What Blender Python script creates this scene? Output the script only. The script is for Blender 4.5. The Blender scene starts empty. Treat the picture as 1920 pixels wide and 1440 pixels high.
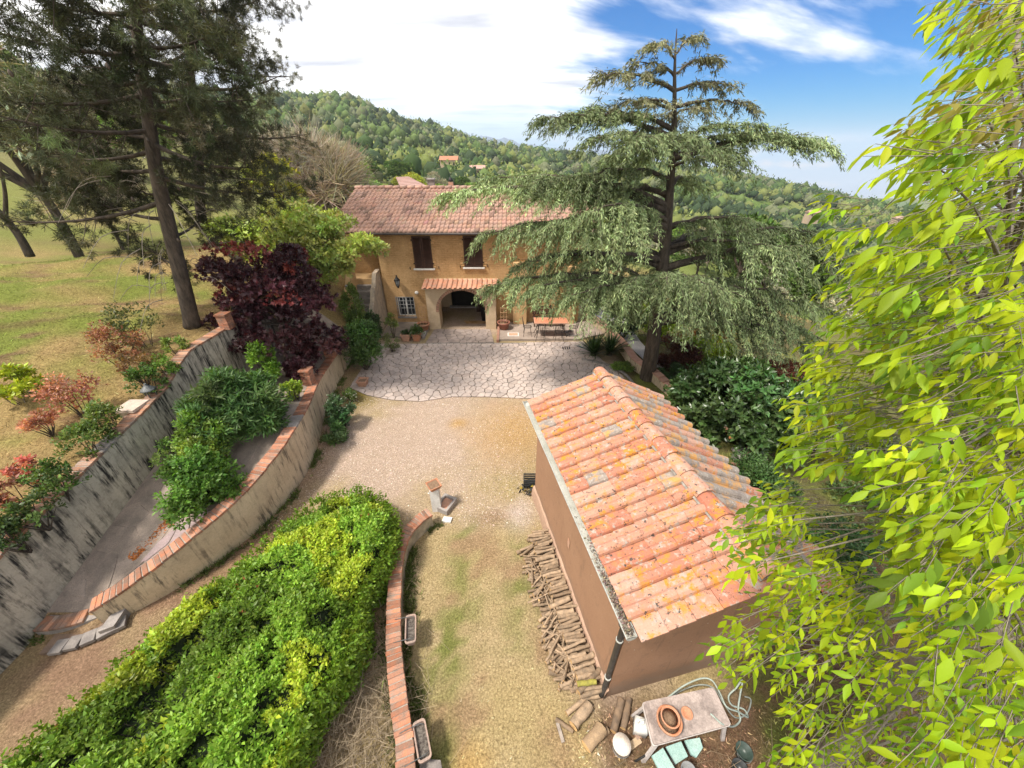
import bpy, math, random
import numpy as np
from mathutils import Vector, Matrix
R = math.radians
rng = np.random.default_rng(7)
random.seed(7)
S = bpy.context.scene
COL = S.collection

# ------------------------------------------------------------------ camera
CAM_H, PITCH, FPX = 7.7, R(31.9), 700.0            # FPX: focal length in pixels of a 1920 wide picture
cam = bpy.data.cameras.new('camera'); camo = bpy.data.objects.new('camera', cam); COL.objects.link(camo)
camo.location = (0, 0, CAM_H); camo.rotation_euler = (R(90) - PITCH, 0, 0)
cam.sensor_width = 36; cam.lens = 36 * FPX / 1920; cam.clip_start = .05; cam.clip_end = 60000
S.camera = camo

# ------------------------------------------------------------------ light
SUN_EL, SUN_AZ = R(60), R(-120)                      # azimuth from +Y towards +X: the sun stands behind the thin clouds on the -X side
sun = bpy.data.lights.new('sun', 'SUN'); suno = bpy.data.objects.new('sun', sun); COL.objects.link(suno)
sun.energy = 2.9; sun.angle = R(8); sun.color = (1.0, .93, .82)
sd = Vector((math.sin(SUN_AZ) * math.cos(SUN_EL), math.cos(SUN_AZ) * math.cos(SUN_EL), math.sin(SUN_EL)))
suno.rotation_euler = sd.to_track_quat('Z', 'Y').to_euler(); suno.location = (0, 0, 60)
S.view_settings.view_transform = 'Standard'; S.view_settings.look = 'None'
S.view_settings.exposure = 1.1; S.view_settings.gamma = 1; S.view_settings.use_curve_mapping = False
S.cycles.max_bounces = 6; S.cycles.diffuse_bounces = 3; S.cycles.transmission_bounces = 4; S.cycles.glossy_bounces = 2
S.cycles.transparent_max_bounces = 4; S.cycles.caustics_reflective = False; S.cycles.caustics_refractive = False
S.cycles.use_denoising = True; S.cycles.sample_clamp_indirect = 6

W = bpy.data.worlds.new('World'); S.world = W; W.use_nodes = True
def world():
    nt = W.node_tree; N = nt.nodes; L = nt.links; N.clear()
    out = N.new('ShaderNodeOutputWorld'); bg = N.new('ShaderNodeBackground'); bg.inputs[1].default_value = .14
    L.new(bg.outputs[0], out.inputs[0])
    tc = N.new('ShaderNodeTexCoord')
    sep = N.new('ShaderNodeSeparateXYZ'); L.new(tc.outputs['Generated'], sep.inputs[0])
    def M(op, a, b=None, c=None, clamp=False):
        n = N.new('ShaderNodeMath'); n.operation = op; n.use_clamp = clamp
        for i, v in enumerate((a, b, c)):
            if v is None: continue
            if isinstance(v, (int, float)): n.inputs[i].default_value = v
            else: L.new(v, n.inputs[i])
        return n.outputs[0]
    sky = N.new('ShaderNodeTexSky'); sky.sky_type = 'NISHITA'; sky.sun_disc = False
    sky.sun_elevation = SUN_EL; sky.sun_rotation = SUN_AZ
    sky.air_density = 1.0; sky.dust_density = .4; sky.ozone_density = 2.5
    hs = N.new('ShaderNodeHueSaturation'); hs.inputs['Hue'].default_value = .5
    L.new(sky.outputs[0], hs.inputs['Color'])
    deep = N.new('ShaderNodeMix'); deep.data_type = 'RGBA'; deep.blend_type = 'MULTIPLY'; deep.inputs['Factor'].default_value = 1; deep.inputs['B'].default_value = (.012, .235, .465, 1); L.new(hs.outputs[0], deep.inputs['A'])
    # cloud deck: directions projected on a flat layer
    zc = M('ADD', M('MAXIMUM', sep.outputs[2], 0.0), .16)
    u = M('DIVIDE', sep.outputs[0], zc); v = M('DIVIDE', sep.outputs[1], zc)
    # streaks lie along a tilted direction
    cu = M('ADD', M('MULTIPLY', u, .62), M('MULTIPLY', v, .25)); cv = M('SUBTRACT', M('MULTIPLY', v, 1.7), M('MULTIPLY', u, .75))
    comb = N.new('ShaderNodeCombineXYZ'); L.new(cu, comb.inputs[0]); L.new(cv, comb.inputs[1])
    n1 = N.new('ShaderNodeTexNoise'); n1.inputs['Scale'].default_value = .95; n1.inputs['Detail'].default_value = 7; n1.inputs['Roughness'].default_value = .56
    n1.inputs['Distortion'].default_value = .35
    L.new(comb.outputs[0], n1.inputs['Vector'])
    n2 = N.new('ShaderNodeTexNoise'); n2.inputs['Scale'].default_value = .33; n2.inputs['Detail'].default_value = 3
    L.new(comb.outputs[0], n2.inputs['Vector'])
    # cover: a broad blue gap; cloud out of view is added to whiten the fill
    gap = N.new('ShaderNodeVectorMath'); gap.operation = 'DOT_PRODUCT'; L.new(tc.outputs['Generated'], gap.inputs[0])
    gd = Vector((math.sin(R(52)) * math.cos(R(24)), math.cos(R(52)) * math.cos(R(24)), math.sin(R(24)))); gap.inputs[1].default_value = gd
    gr = N.new('ShaderNodeMapRange'); gr.interpolation_type = 'SMOOTHSTEP'; gr.inputs['From Min'].default_value = .56; gr.inputs['From Max'].default_value = .86
    gr.inputs['To Min'].default_value = .36; gr.inputs['To Max'].default_value = -.09; L.new(gap.outputs['Value'], gr.inputs['Value'])
    bias = gr.outputs[0]
    m = M('ADD', M('ADD', n1.outputs['Fac'], M('MULTIPLY', M('SUBTRACT', n2.outputs['Fac'], .5), .55)), bias)
    mask = N.new('ShaderNodeMapRange'); mask.interpolation_type = 'SMOOTHSTEP'
    mask.inputs['From Min'].default_value = .44; mask.inputs['From Max'].default_value = .70
    L.new(m, mask.inputs['Value'])
    # clouds: white with faint grey-violet undersides
    n3 = N.new('ShaderNodeTexNoise'); n3.inputs['Scale'].default_value = 1.6; n3.inputs['Detail'].default_value = 6
    c3 = N.new('ShaderNodeCombineXYZ'); L.new(M('MULTIPLY', u, .55), c3.inputs[0]); L.new(M('MULTIPLY', v, 1.7), c3.inputs[1]); c3.inputs[2].default_value = 4.2
    L.new(c3.outputs[0], n3.inputs['Vector'])
    cr = N.new('ShaderNodeValToRGB'); cr.color_ramp.elements[0].position = .30; cr.color_ramp.elements[0].color = (.44, .46, .53, 1)
    cr.color_ramp.elements[1].position = .50; cr.color_ramp.elements[1].color = (1, .985, .96, 1)
    L.new(n3.outputs['Fac'], cr.inputs[0])
    cs = N.new('ShaderNodeVectorMath'); cs.operation = 'SCALE'; cs.inputs['Scale'].default_value = 5.6; L.new(cr.outputs[0], cs.inputs[0])
    mix = N.new('ShaderNodeMix'); mix.data_type = 'RGBA'
    L.new(mask.outputs[0], mix.inputs['Factor']); L.new(deep.outputs['Result'], mix.inputs['A']); L.new(cs.outputs[0], mix.inputs['B'])
    # hazy air at and below eye level, with a line of small clouds in it
    def mr(v, a_, b_, c_, d_):
        q = N.new('ShaderNodeMapRange'); q.interpolation_type = 'SMOOTHSTEP'
        for i_, x_ in enumerate((a_, b_, c_, d_)): q.inputs[i_ + 1].default_value = x_
        L.new(v, q.inputs[0]); return q.outputs[0]
    def mx(f, a_, b_):
        q = N.new('ShaderNodeMix'); q.data_type = 'RGBA'
        for k_, x_ in (('Factor', f), ('A', a_), ('B', b_)):
            if isinstance(x_, tuple): q.inputs[k_].default_value = (*x_, 1)
            else: L.new(x_, q.inputs[k_])
        return q.outputs['Result']
    c_ = mx(mr(sep.outputs[2], -.03, .14, 1, 0), mix.outputs['Result'], (.39, 1.8, 2.9))
    c_ = mx(mr(sep.outputs[2], -.085, .02, 1, 0), c_, (1.95, 2.35, 2.85))
    pv = N.new('ShaderNodeCombineXYZ'); L.new(M('MULTIPLY', sep.outputs[0], 9), pv.inputs[0]); L.new(M('MULTIPLY', sep.outputs[2], 26), pv.inputs[1])
    pn = N.new('ShaderNodeTexNoise'); pn.inputs['Scale'].default_value = 1.3; pn.inputs['Detail'].default_value = 4; L.new(pv.outputs[0], pn.inputs['Vector'])
    pm = M('MULTIPLY', mr(pn.outputs['Fac'], .52, .68, 0, 1), M('MULTIPLY', mr(sep.outputs[2], -.085, -.055, 0, 1), mr(sep.outputs[2], -.02, .05, 1, 0)))
    c_ = mx(pm, c_, (2.9, 2.8, 2.75))
    L.new(c_, bg.inputs[0])
world()

# ------------------------------------------------------------------ pixels to places
CP, SP = math.cos(PITCH), math.sin(PITCH)
def ray(px, py):
    x, d = (px - 960) / FPX, (py - 720) / FPX
    return np.array((x, CP - d * SP, -(SP + d * CP)))
def PZ(px, py, z=0.0):
    r = ray(px, py); return np.array((0, 0, CAM_H)) + r * ((z - CAM_H) / r[2])
def PY(px, py, y):
    r = ray(px, py); return np.array((0, 0, CAM_H)) + r * (y / r[1])

# ------------------------------------------------------------------ objects
def tag(o, label=None, cat=None, group=None, kind=None):
    if label: o['label'] = label
    if cat: o['category'] = cat
    if group: o['group'] = group
    if kind: o['kind'] = kind
    return o
def thing(name, label, cat, loc=(0, 0, 0), rz=0, group=None):
    o = bpy.data.objects.new(name, None); COL.objects.link(o); o.location = [float(c) for c in loc]; o.rotation_euler = (0, 0, rz)
    o.empty_display_size = .2
    return tag(o, label, cat, group)
def wm(o): return o.matrix_basis.copy() if o.parent is None else wm(o.parent) @ o.matrix_parent_inverse @ o.matrix_basis
def link(name, me, parent=None, world_coords=False):
    o = bpy.data.objects.new(name, me); COL.objects.link(o)
    if parent is not None:
        o.parent = parent
        if world_coords:
            o.matrix_parent_inverse = wm(parent).inverted()
    return o
def copy_tree(o, parent=None):
    c = o.copy(); COL.objects.link(c); c.parent = parent
    for ch in list(o.children): copy_tree(ch, c)
    return c

class MB:
    """collects polygons; every polygon keeps a colour that a material may read"""
    def __init__(s): s.v, s.f, s.c, s.sm = [], [], [], []
    def add(s, vs, fs, col=None, smooth=False):
        b = len(s.v); s.v += [tuple(map(float, p)) for p in vs]
        for f in fs: s.f.append([i + b for i in f]); s.sm.append(smooth)
        s.c += [col or (1, 1, 1)] * len(vs); return s
    def box(s, a, b, rz=0, piv=None, col=None):
        x0, y0, z0 = a; x1, y1, z1 = b
        vs = [(x0, y0, z0), (x1, y0, z0), (x1, y1, z0), (x0, y1, z0), (x0, y0, z1), (x1, y0, z1), (x1, y1, z1), (x0, y1, z1)]
        if rz:
            px, py = piv or ((x0 + x1) / 2, (y0 + y1) / 2); c, n = math.cos(rz), math.sin(rz)
            vs = [(px + (x - px) * c - (y - py) * n, py + (x - px) * n + (y - py) * c, z) for x, y, z in vs]
        return s.add(vs, [(0, 3, 2, 1), (4, 5, 6, 7), (0, 1, 5, 4), (1, 2, 6, 5), (2, 3, 7, 6), (3, 0, 4, 7)], col)
    def bar(s, p, q, w, h=None, col=None):
        """square bar from p to q"""
        p, q = Vector(p), Vector(q); d = (q - p).normalized(); h = h or w
        up = Vector((0, 0, 1)) if abs(d.z) < .95 else Vector((0, 1, 0))
        a = d.cross(up).normalized() * w / 2; b = a.cross(d).normalized() * h / 2
        vs = [p - a - b, p + a - b, p + a + b, p - a + b, q - a - b, q + a - b, q + a + b, q - a + b]
        return s.add(vs, [(0, 1, 2, 3), (7, 6, 5, 4), (0, 4, 5, 1), (1, 5, 6, 2), (2, 6, 7, 3), (3, 7, 4, 0)], col)
    def tube(s, pts, rad, n=8, col=None, cap=True):
        pts = [Vector(p) for p in pts]; k = len(pts)
        if isinstance(rad, (int, float)): rad = [rad] * k
        vs = []; ref = None
        for i, p in enumerate(pts):
            d = (pts[min(i + 1, k - 1)] - pts[max(i - 1, 0)]); d = d.normalized() if d.length > 1e-9 else Vector((0, 0, 1))
            if ref is None: ref = Vector((1, 0, 0)) if abs(d.x) < .8 else Vector((0, 1, 0))
            a = (ref - d * ref.dot(d)).normalized(); ref = a; b = d.cross(a)
            for j in range(n):
                t = 2 * math.pi * j / n; vs.append(p + (a * math.cos(t) + b * math.sin(t)) * rad[i])
        fs = [(i * n + j, i * n + (j + 1) % n, (i + 1) * n + (j + 1) % n, (i + 1) * n + j) for i in range(k - 1) for j in range(n)]
        s.add(vs, fs, col, True)
        if cap:
            b0 = len(s.v) - len(vs)
            s.f.append([b0 + j for j in range(n)][::-1]); s.f.append([b0 + (k - 1) * n + j for j in range(n)]); s.sm += [False, False]
        return s
    def lathe(s, prof, c=(0, 0, 0), n=20, col=None, rz=0, sq=False):
        """profile (r, z) turned about a vertical axis; sq makes it square in plan"""
        vs = []; rz0 = rz
        if sq: n = 4; rz0 = rz + math.pi / 4
        for r, z in prof:
            for j in range(n):
                t = 2 * math.pi * j / n + rz0; vs.append((c[0] + r * math.cos(t), c[1] + r * math.sin(t), c[2] + z))
        k = len(prof)
        fs = [(i * n + j, i * n + (j + 1) % n, (i + 1) * n + (j + 1) % n, (i + 1) * n + j) for i in range(k - 1) for j in range(n)]
        s.add(vs, fs, col, not sq)
        b0 = len(s.v) - len(vs); s.f.append([b0 + j for j in range(n)][::-1]); s.f.append([b0 + (k - 1) * n + j for j in range(n)]); s.sm += [False, False]
        return s
    def prism(s, poly, z0, z1, col=None):
        n = len(poly)
        vs = [(x, y, z0) for x, y in poly] + [(x, y, z1) for x, y in poly]
        return s.add(vs, [list(range(n))[::-1], list(range(n, 2 * n))] + [(i, (i + 1) % n, n + (i + 1) % n, n + i) for i in range(n)], col)
    def mesh(s, name, mat):
        me = bpy.data.meshes.new(name); me.from_pydata(s.v, [], s.f); me.materials.append(mat)
        me.polygons.foreach_set('use_smooth', s.sm)
        if any(c != (1, 1, 1) for c in s.c):
            a = me.color_attributes.new('col', 'FLOAT_COLOR', 'POINT')
            a.data.foreach_set('color', np.c_[np.array(s.c, float), np.ones(len(s.c))].ravel())
        me.update(); return me
    def build(s, name, mat, parent=None, wc=True):
        return link(name, s.mesh(name, mat), parent, wc)

def unit(a):
    a = np.asarray(a, float); n = np.linalg.norm(a, axis=-1, keepdims=True); return a / np.where(n < 1e-9, 1, n)
class Cloud:
    """many copies of small templates (leaves, needles, blades) gathered in one mesh"""
    def __init__(s): s.v, s.l, s.z, s.c = [], [], [], []; s.n = 0
    def add(s, T, pos, dx, nz, size, col):
        V, F = T; V = np.asarray(V, float); F = np.asarray(F, int); n = len(pos)
        if n == 0: return s
        X = unit(dx); Z = np.asarray(nz, float); Z = unit(Z - X * (Z * X).sum(1, keepdims=True)); Y = np.cross(Z, X)
        size = np.asarray(size, float)
        if size.ndim == 0: size = np.full(n, float(size))
        if size.ndim == 1: size = np.stack([size] * 3, 1)
        L = V[None] * size[:, None, :]
        P = pos[:, None, :] + L[..., 0:1] * X[:, None] + L[..., 1:2] * Y[:, None] + L[..., 2:3] * Z[:, None]
        k = len(V); s.v.append(P.reshape(-1, 3))
        s.l.append((F[None] + (s.n + np.arange(n) * k)[:, None, None]).reshape(-1)); s.z.append(np.full(n * len(F), F.shape[1]))
        s.c.append(np.repeat(np.asarray(col, float), k, axis=0)); s.n += n * k; return s
    def raw(s, V, F, col):
        V = np.asarray(V, float); F = np.asarray(F, int); s.v.append(V); s.l.append((F + s.n).reshape(-1)); s.z.append(np.full(len(F), F.shape[1]))
        c = np.asarray(col, float); s.c.append(np.tile(c, (len(V), 1)) if c.ndim == 1 else c); s.n += len(V); return s
    def mesh(s, name, mat, smooth=False):
        V = np.concatenate(s.v); Lp = np.concatenate(s.l); Z = np.concatenate(s.z); C = np.concatenate(s.c)
        me = bpy.data.meshes.new(name); me.vertices.add(len(V)); me.vertices.foreach_set('co', V.ravel().astype(np.float32))
        me.loops.add(len(Lp)); me.loops.foreach_set('vertex_index', Lp.astype(np.int32))
        me.polygons.add(len(Z)); me.polygons.foreach_set('loop_start', np.r_[0, np.cumsum(Z)[:-1]].astype(np.int32))
        if smooth: me.polygons.foreach_set('use_smooth', np.ones(len(Z), bool))
        a = me.color_attributes.new('col', 'FLOAT_COLOR', 'POINT'); a.data.foreach_set('color', np.c_[C, np.ones(len(C))].ravel().astype(np.float32))
        me.materials.append(mat); me.update(calc_edges=True); return me
    def build(s, name, mat, parent=None, smooth=False):
        return link(name, s.mesh(name, mat, smooth), parent, True)

# leaf templates: x along the leaf, z its upper side
LEAF = ([(0, 0, 0), (.42, .26, .07), (1, 0, -.04), (.42, -.26, .07)], [(0, 2, 1), (0, 3, 2)])
SLIM = ([(0, 0, 0), (.45, .11, .03), (1, 0, -.06), (.45, -.11, .03)], [(0, 2, 1), (0, 3, 2)])
BLADE = ([(0, -.06, 0), (0, .06, 0), (1, 0, 0)], [(0, 1, 2)])
NEEDLE = ([(0, -.035, 0), (.5, .05, .02), (1, 0, -.05)], [(0, 1, 2)])
def _big():
    st = [(0, .0), (.22, .17), (.48, .245), (.78, .125), (1.0, 0)]
    V = []; F = []
    for x, w in st:
        z = -.16 * x * x; V += [(x, 0, z), (x, w, z + .3 * w), (x, -w, z + .3 * w)]
    for i in range(len(st) - 1):
        a, b = 3 * i, 3 * i + 3; F += [(a, b, b + 1, a + 1), (a, a + 2, b + 2, b)]
    return V, F
BIG = _big()
def jit(n, base, dv=.25, dh=.06):
    """n colours about a base: brightness and hue vary"""
    c = np.tile(np.asarray(base, float), (n, 1)); c *= np.exp(rng.normal(0, dv, (n, 1))); c *= 1 + rng.normal(0, dh, (n, 3)); return np.clip(c, .003, .9)
def sph(n): return unit(rng.normal(size=(n, 3)))

# ------------------------------------------------------------------ materials
def nodes(name):
    m = bpy.data.materials.new(name); m.use_nodes = True; nt = m.node_tree; N = nt.nodes
    return m, nt, N, nt.links, N['Principled BSDF']
def world_pos(N, L, sc=(1, 1, 1)):
    g = N.new('ShaderNodeNewGeometry'); mp = N.new('ShaderNodeMapping'); L.new(g.outputs['Position'], mp.inputs[0]); mp.inputs['Scale'].default_value = sc; return mp.outputs[0]
def noise(N, L, vec, scale, detail=4, rough=.6):
    n = N.new('ShaderNodeTexNoise'); n.inputs['Scale'].default_value = scale; n.inputs['Detail'].default_value = detail; n.inputs['Roughness'].default_value = rough
    L.new(vec, n.inputs['Vector']); return n.outputs['Fac']
def ramp(N, L, fac, a, b, ca=(0, 0, 0, 1), cb=(1, 1, 1, 1)):
    r = N.new('ShaderNodeValToRGB'); e = r.color_ramp.elements; e[0].position = a; e[1].position = b; e[0].color = ca; e[1].color = cb
    L.new(fac, r.inputs[0]); return r.outputs[0]
def mixc(N, L, fac, a, b, mode='MIX'):
    n = N.new('ShaderNodeMix'); n.data_type = 'RGBA'; n.blend_type = mode
    for k, v in (('Factor', fac), ('A', a), ('B', b)):
        if isinstance(v, (int, float)): n.inputs[k].default_value = v
        elif isinstance(v, tuple): n.inputs[k].default_value = (*v[:3], 1)
        else: L.new(v, n.inputs[k])
    return n.outputs['Result']
def bump(N, L, bs, h, strength, dist=.02):
    b = N.new('ShaderNodeBump'); b.inputs['Strength'].default_value = strength; b.inputs['Distance'].default_value = dist
    L.new(h, b.inputs['Height']); L.new(b.outputs[0], bs.inputs['Normal'])
def mat(name, c1, c2=None, scale=6, rough=.85, bmp=.3, fine=60, rand=.0, metal=0, spec=.3, bd=.02, attr=False, stretch=(1, 1, 1), lo=.35, hi=.65):
    m, nt, N, L, bs = nodes(name); c2 = c2 or tuple(x * .7 for x in c1)
    p = world_pos(N, L, stretch); n1 = noise(N, L, p, scale, 6); n2 = noise(N, L, p, fine, 3)
    c = mixc(N, L, ramp(N, L, n1, lo, hi), c1, c2)
    c = mixc(N, L, .55, c, ramp(N, L, n2, .2, .8, (.45, .45, .45, 1), (1.5, 1.5, 1.5, 1)), 'MULTIPLY')
    if rand:
        oi = N.new('ShaderNodeObjectInfo'); c = mixc(N, L, 1.0, c, ramp(N, L, oi.outputs['Random'], 0, 1, (1 - rand, 1 - rand * 1.05, 1 - rand * 1.1, 1), (1 + rand, 1 + rand, 1 + rand, 1)), 'MULTIPLY')
    if attr:
        at = N.new('ShaderNodeAttribute'); at.attribute_name = 'col'; c = mixc(N, L, 1.0, c, at.outputs['Color'], 'MULTIPLY')
    L.new(c, bs.inputs['Base Color']); bs.inputs['Roughness'].default_value = rough; bs.inputs['Metallic'].default_value = metal; bs.inputs['Specular IOR Level'].default_value = spec
    if bmp: bump(N, L, bs, mixc(N, L, .5, n1, n2), bmp, bd)
    return m
def leafmat(name, trans=.35, rough=.45, spec=.35, tint=(1.25, 1.2, .55)):
    m, nt, N, L, bs = nodes(name)
    at = N.new('ShaderNodeAttribute'); at.attribute_name = 'col'
    L.new(at.outputs['Color'], bs.inputs['Base Color']); bs.inputs['Roughness'].default_value = rough; bs.inputs['Specular IOR Level'].default_value = spec
    if trans:
        tr = N.new('ShaderNodeBsdfTranslucent'); L.new(mixc(N, L, 1.0, at.outputs['Color'], tint, 'MULTIPLY'), tr.inputs['Color'])
        mx = N.new('ShaderNodeMixShader'); mx.inputs[0].default_value = trans; L.new(bs.outputs[0], mx.inputs[1]); L.new(tr.outputs[0], mx.inputs[2])
        L.new(mx.outputs[0], N['Material Output'].inputs[0])
    return m
LEAFM = leafmat('leaf', .38); GLOSSY = leafmat('glossy_leaf', .25, .32, .5); NEEDLEM = leafmat('needle', .15, .6, .2); FARLEAF = leafmat('far_foliage', .2, .8, .1); DRY = leafmat('dry_grass', .2, .8, .1, (1, 1, 1))
BARK = mat('bark', (.11, .085, .065), (.045, .036, .03), 9, .95, .9, 40, stretch=(1, 1, .25), bd=.05)
PALEBARK = mat('pale_bark', (.27, .23, .18), (.14, .12, .10), 14, .9, .5, 60, stretch=(1, 1, .4))
# ------------------------------------------------------------------ terrain
def itp(t, xs, ys): return np.interp(t, xs, ys)
WL = np.array([(-8.95, -3.0), (-9.0, 2.7), (-9.02, 4.0), (-9.05, 7.0), (-9.12, 8.3), (-9.2, 9.3), (-9.15, 11.2), (-8.9, 12.8)])     # left garden wall, centre line
WLT = ([-3, 2.7, 3.95, 7.0, 8.2, 9.0, 9.4, 11.2, 12.8], [1.0, 1.5, 1.78, 2.33, 2.52, 2.86, 2.98, 2.98, 2.95])                      # its top
WR = np.array([(-7.85, 3.72), (-7.25, 4.15), (-6.68, 4.85), (-6.2, 5.7), (-5.92, 6.7), (-5.9, 7.75), (-6.18, 9.1), (-6.7, 10.8), (-6.95, 12.8), (-7.15, 14.9)])
WRT = ([3.7, 4.2, 4.9, 6.7, 7.75, 9.1, 10.8, 13, 15], [.52, .76, 1.0, 1.36, 1.45, 1.32, 1.12, 1.02, 1.05])
WC = np.array([(-1.30, .6), (-1.44, 1.58), (-1.92, 2.7), (-2.14, 3.35), (-2.3, 4.1), (-2.42, 4.69), (-2.45, 5.2), (-2.36, 5.5), (-2.14, 5.78), (-1.95, 5.93)])
def ramp_z(y): return np.interp(y, [3.3, 3.75, 5.46, 7.0, 8.3, 10, 13, 16, 20], [0, .22, .68, 1.08, 1.36, 1.45, 1.45, 1.5, 1.6])
def bumps(x, y):
    return (np.sin(x * .9 + 1.3 * np.sin(y * .37)) * np.cos(y * .8 + .6 * np.sin(x * .5)) * .5 + np.sin(x * 2.3 + y * 1.7) * .25 + np.sin(x * 5.1 - y * 4.3) * .12)
AZ = np.radians([-90, -65, -45, -32, -24, -20, -15, -9, -3, 3, 10, 18, 25, 34, 44, 55, 90])
CREST = np.array([4.0, 4.0, 4.0, 3.8, 4.1, 4.4, 3.1, 1.7, .5, -.35, -.95, -1.8, -2.45, -3.85, -5.6, -6.5, -6.5])           # elevation of the skyline seen from the camera, degrees
CRR = np.array([420, 420, 480, 650, 800, 820, 800, 760, 720, 680, 640, 600, 560, 520, 480, 460, 460])                     # distance of that skyline
def far_z(x, y):
    r = np.hypot(x, y) + 1e-6; a = np.arctan2(x, y)
    el = np.interp(a, AZ, CREST); rc = np.interp(a, AZ, CRR); zc = CAM_H + rc * np.tan(np.radians(el))
    # what lies between: a fall behind the house and towards +X, a rise towards -X
    v1 = np.interp(a, np.radians([-90, -60, -40, -28, -15, 0, 15, 28, 40, 60, 90]), [12, 12, 9, 2, -4, -6, -8, -12, -17, -20, -20])
    v2 = np.interp(a, np.radians([-90, -60, -40, -25, -15, 0, 15, 28, 40, 60, 90]), [18, 18, 16, 9, 1, -9, -20, -32, -42, -50, -50])
    t0 = np.clip((r - 22) / (78 - 22), 0, 1); t1 = np.clip((r - 78) / (210 - 78), 0, 1); t2 = np.clip((r - 210) / (rc - 210), 0, 1)
    sm = lambda t: t * t * (3 - 2 * t)
    z = v1 * (.5 * t0 + .5 * sm(t0)); z = np.where(r > 78, v1 + (v2 - v1) * sm(t1), z)
    z = np.where(r > 210, v2 + (zc - v2) * np.sin(t2 * math.pi / 2) ** 1.15, z)
    z = np.where(r > rc, zc - (r - rc) * .25, z)
    z = z + np.where((r > 60) & (r < rc), bumps(x * .035, y * .035) * np.clip((r - 60) / 100, 0, 1) * 5 * np.sin(np.clip(t2, 0, 1) * math.pi * .9 + .2), 0)
    return np.maximum(z, -155)
def wl_x(y): return np.interp(y, WL[:, 1], WL[:, 0])
def wr_x(y): return np.interp(y, WR[:, 1], WR[:, 0])
def ground_z(x, y):
    x = np.asarray(x, float); y = np.asarray(y, float)
    fz = far_z(x, y); r = np.hypot(x, y)
    k = np.clip((r - 24) / 14, 0, 1); k = k * k * (3 - 2 * k)
    near = np.zeros_like(x)
    # the terraced garden on the +X side falls away
    edge = np.interp(y, [-10, 2, 8, 12, 18, 30], [5.2, 5.2, 5.2, 6.1, 4.6, 4.6])
    e = np.clip(x - edge, 0, 40); near = near - np.where(e > 0, .10 * np.minimum(e, 2) + .26 * np.clip(e - 2, 0, 30), 0)
    # behind the house
    near = near - .06 * np.clip(y - 24, 0, 20)
    # meadow above the left wall
    top = np.interp(y, WLT[0], WLT[1]); dl = np.clip(wl_x(y) - x, 0, 60)
    mead = top - .16 + .075 * dl + np.where(y > 12.8, (y - 12.8) * .05, 0) + bumps(x * .8, y * .8) * .10
    # between the two left walls: the ramp
    xl, xr = wl_x(y), wr_x(y); rz = ramp_z(y)
    between = np.where(y > 3.3, np.minimum(rz, np.interp(y, WRT[0], WRT[1]) - .06 + .5 * np.clip((xr - x) / 2.5, 0, 1)), 0)
    side = np.clip((y - 12.8) / 4, 0, 1)                                   # past the wall ends the meadow eases to the terrace
    z = np.where(x < xl, mead, np.where((x < xr) & (y > 3.72), between, np.where((x < -7.8) & (y > 3.3) & (y <= 3.72), rz, near)))
    xe = -9 + 2.0 * side
    z = np.where((y > 12.8) & (x < -7.2), mead * np.clip((-7.2 - x) / 2.2, 0, 1) + between * (1 - np.clip((-7.2 - x) / 2.2, 0, 1)), z)
    z = z + np.where((x > xr) & (x < 5), bumps(x * 2.1, y * 2.1) * .008, 0)
    tz_ = .16 * np.tanh(4 * np.sin((y - .4 * (x + 13) + .3 * np.sin(x)) * 1.75)); z = z + np.where((x < xl - .6) & (y > 5) & (y < 16), tz_ * np.clip((xl - x - .6) / 1.5, 0, 1) * .6, 0)
    return z * (1 - k) + fz * k

def vnoise(x, y, s, seed=0):
    """smooth value noise for colouring"""
    r_ = np.random.default_rng(seed); T = r_.random((64, 64)); xs, ys = x * s, y * s
    xi, yi = np.floor(xs).astype(int), np.floor(ys).astype(int); fx, fy = xs - xi, ys - yi
    fx, fy = fx * fx * (3 - 2 * fx), fy * fy * (3 - 2 * fy)
    g = lambda a, b: T[a % 64, b % 64]
    return (g(xi, yi) * (1 - fx) + g(xi + 1, yi) * fx) * (1 - fy) + (g(xi, yi + 1) * (1 - fx) + g(xi + 1, yi + 1) * fx) * fy
def fbm(x, y, s, seed=0): return (vnoise(x, y, s, seed) * .55 + vnoise(x, y, s * 2.3, seed + 1) * .28 + vnoise(x, y, s * 5.1, seed + 2) * .17)
def lerp(a, b, t): return a + (b - a) * np.clip(t, 0, 1)[..., None]
PINK = np.array((.43, .335, .27)); OCH = np.array((.42, .275, .13)); STRAW = np.array((.36, .285, .15)); GRN = np.array((.155, .175, .048)); SOIL = np.array((.20, .125, .08)); LAWN = np.array((.17, .20, .045)); DUST = np.array((.50, .43, .40))
def blob(x, y, cx, cy, rx, ry, n): return np.clip(1.25 - np.hypot((x - cx) / rx, (y - cy) / ry) + (n - .5) * .9, 0, 1)
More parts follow.
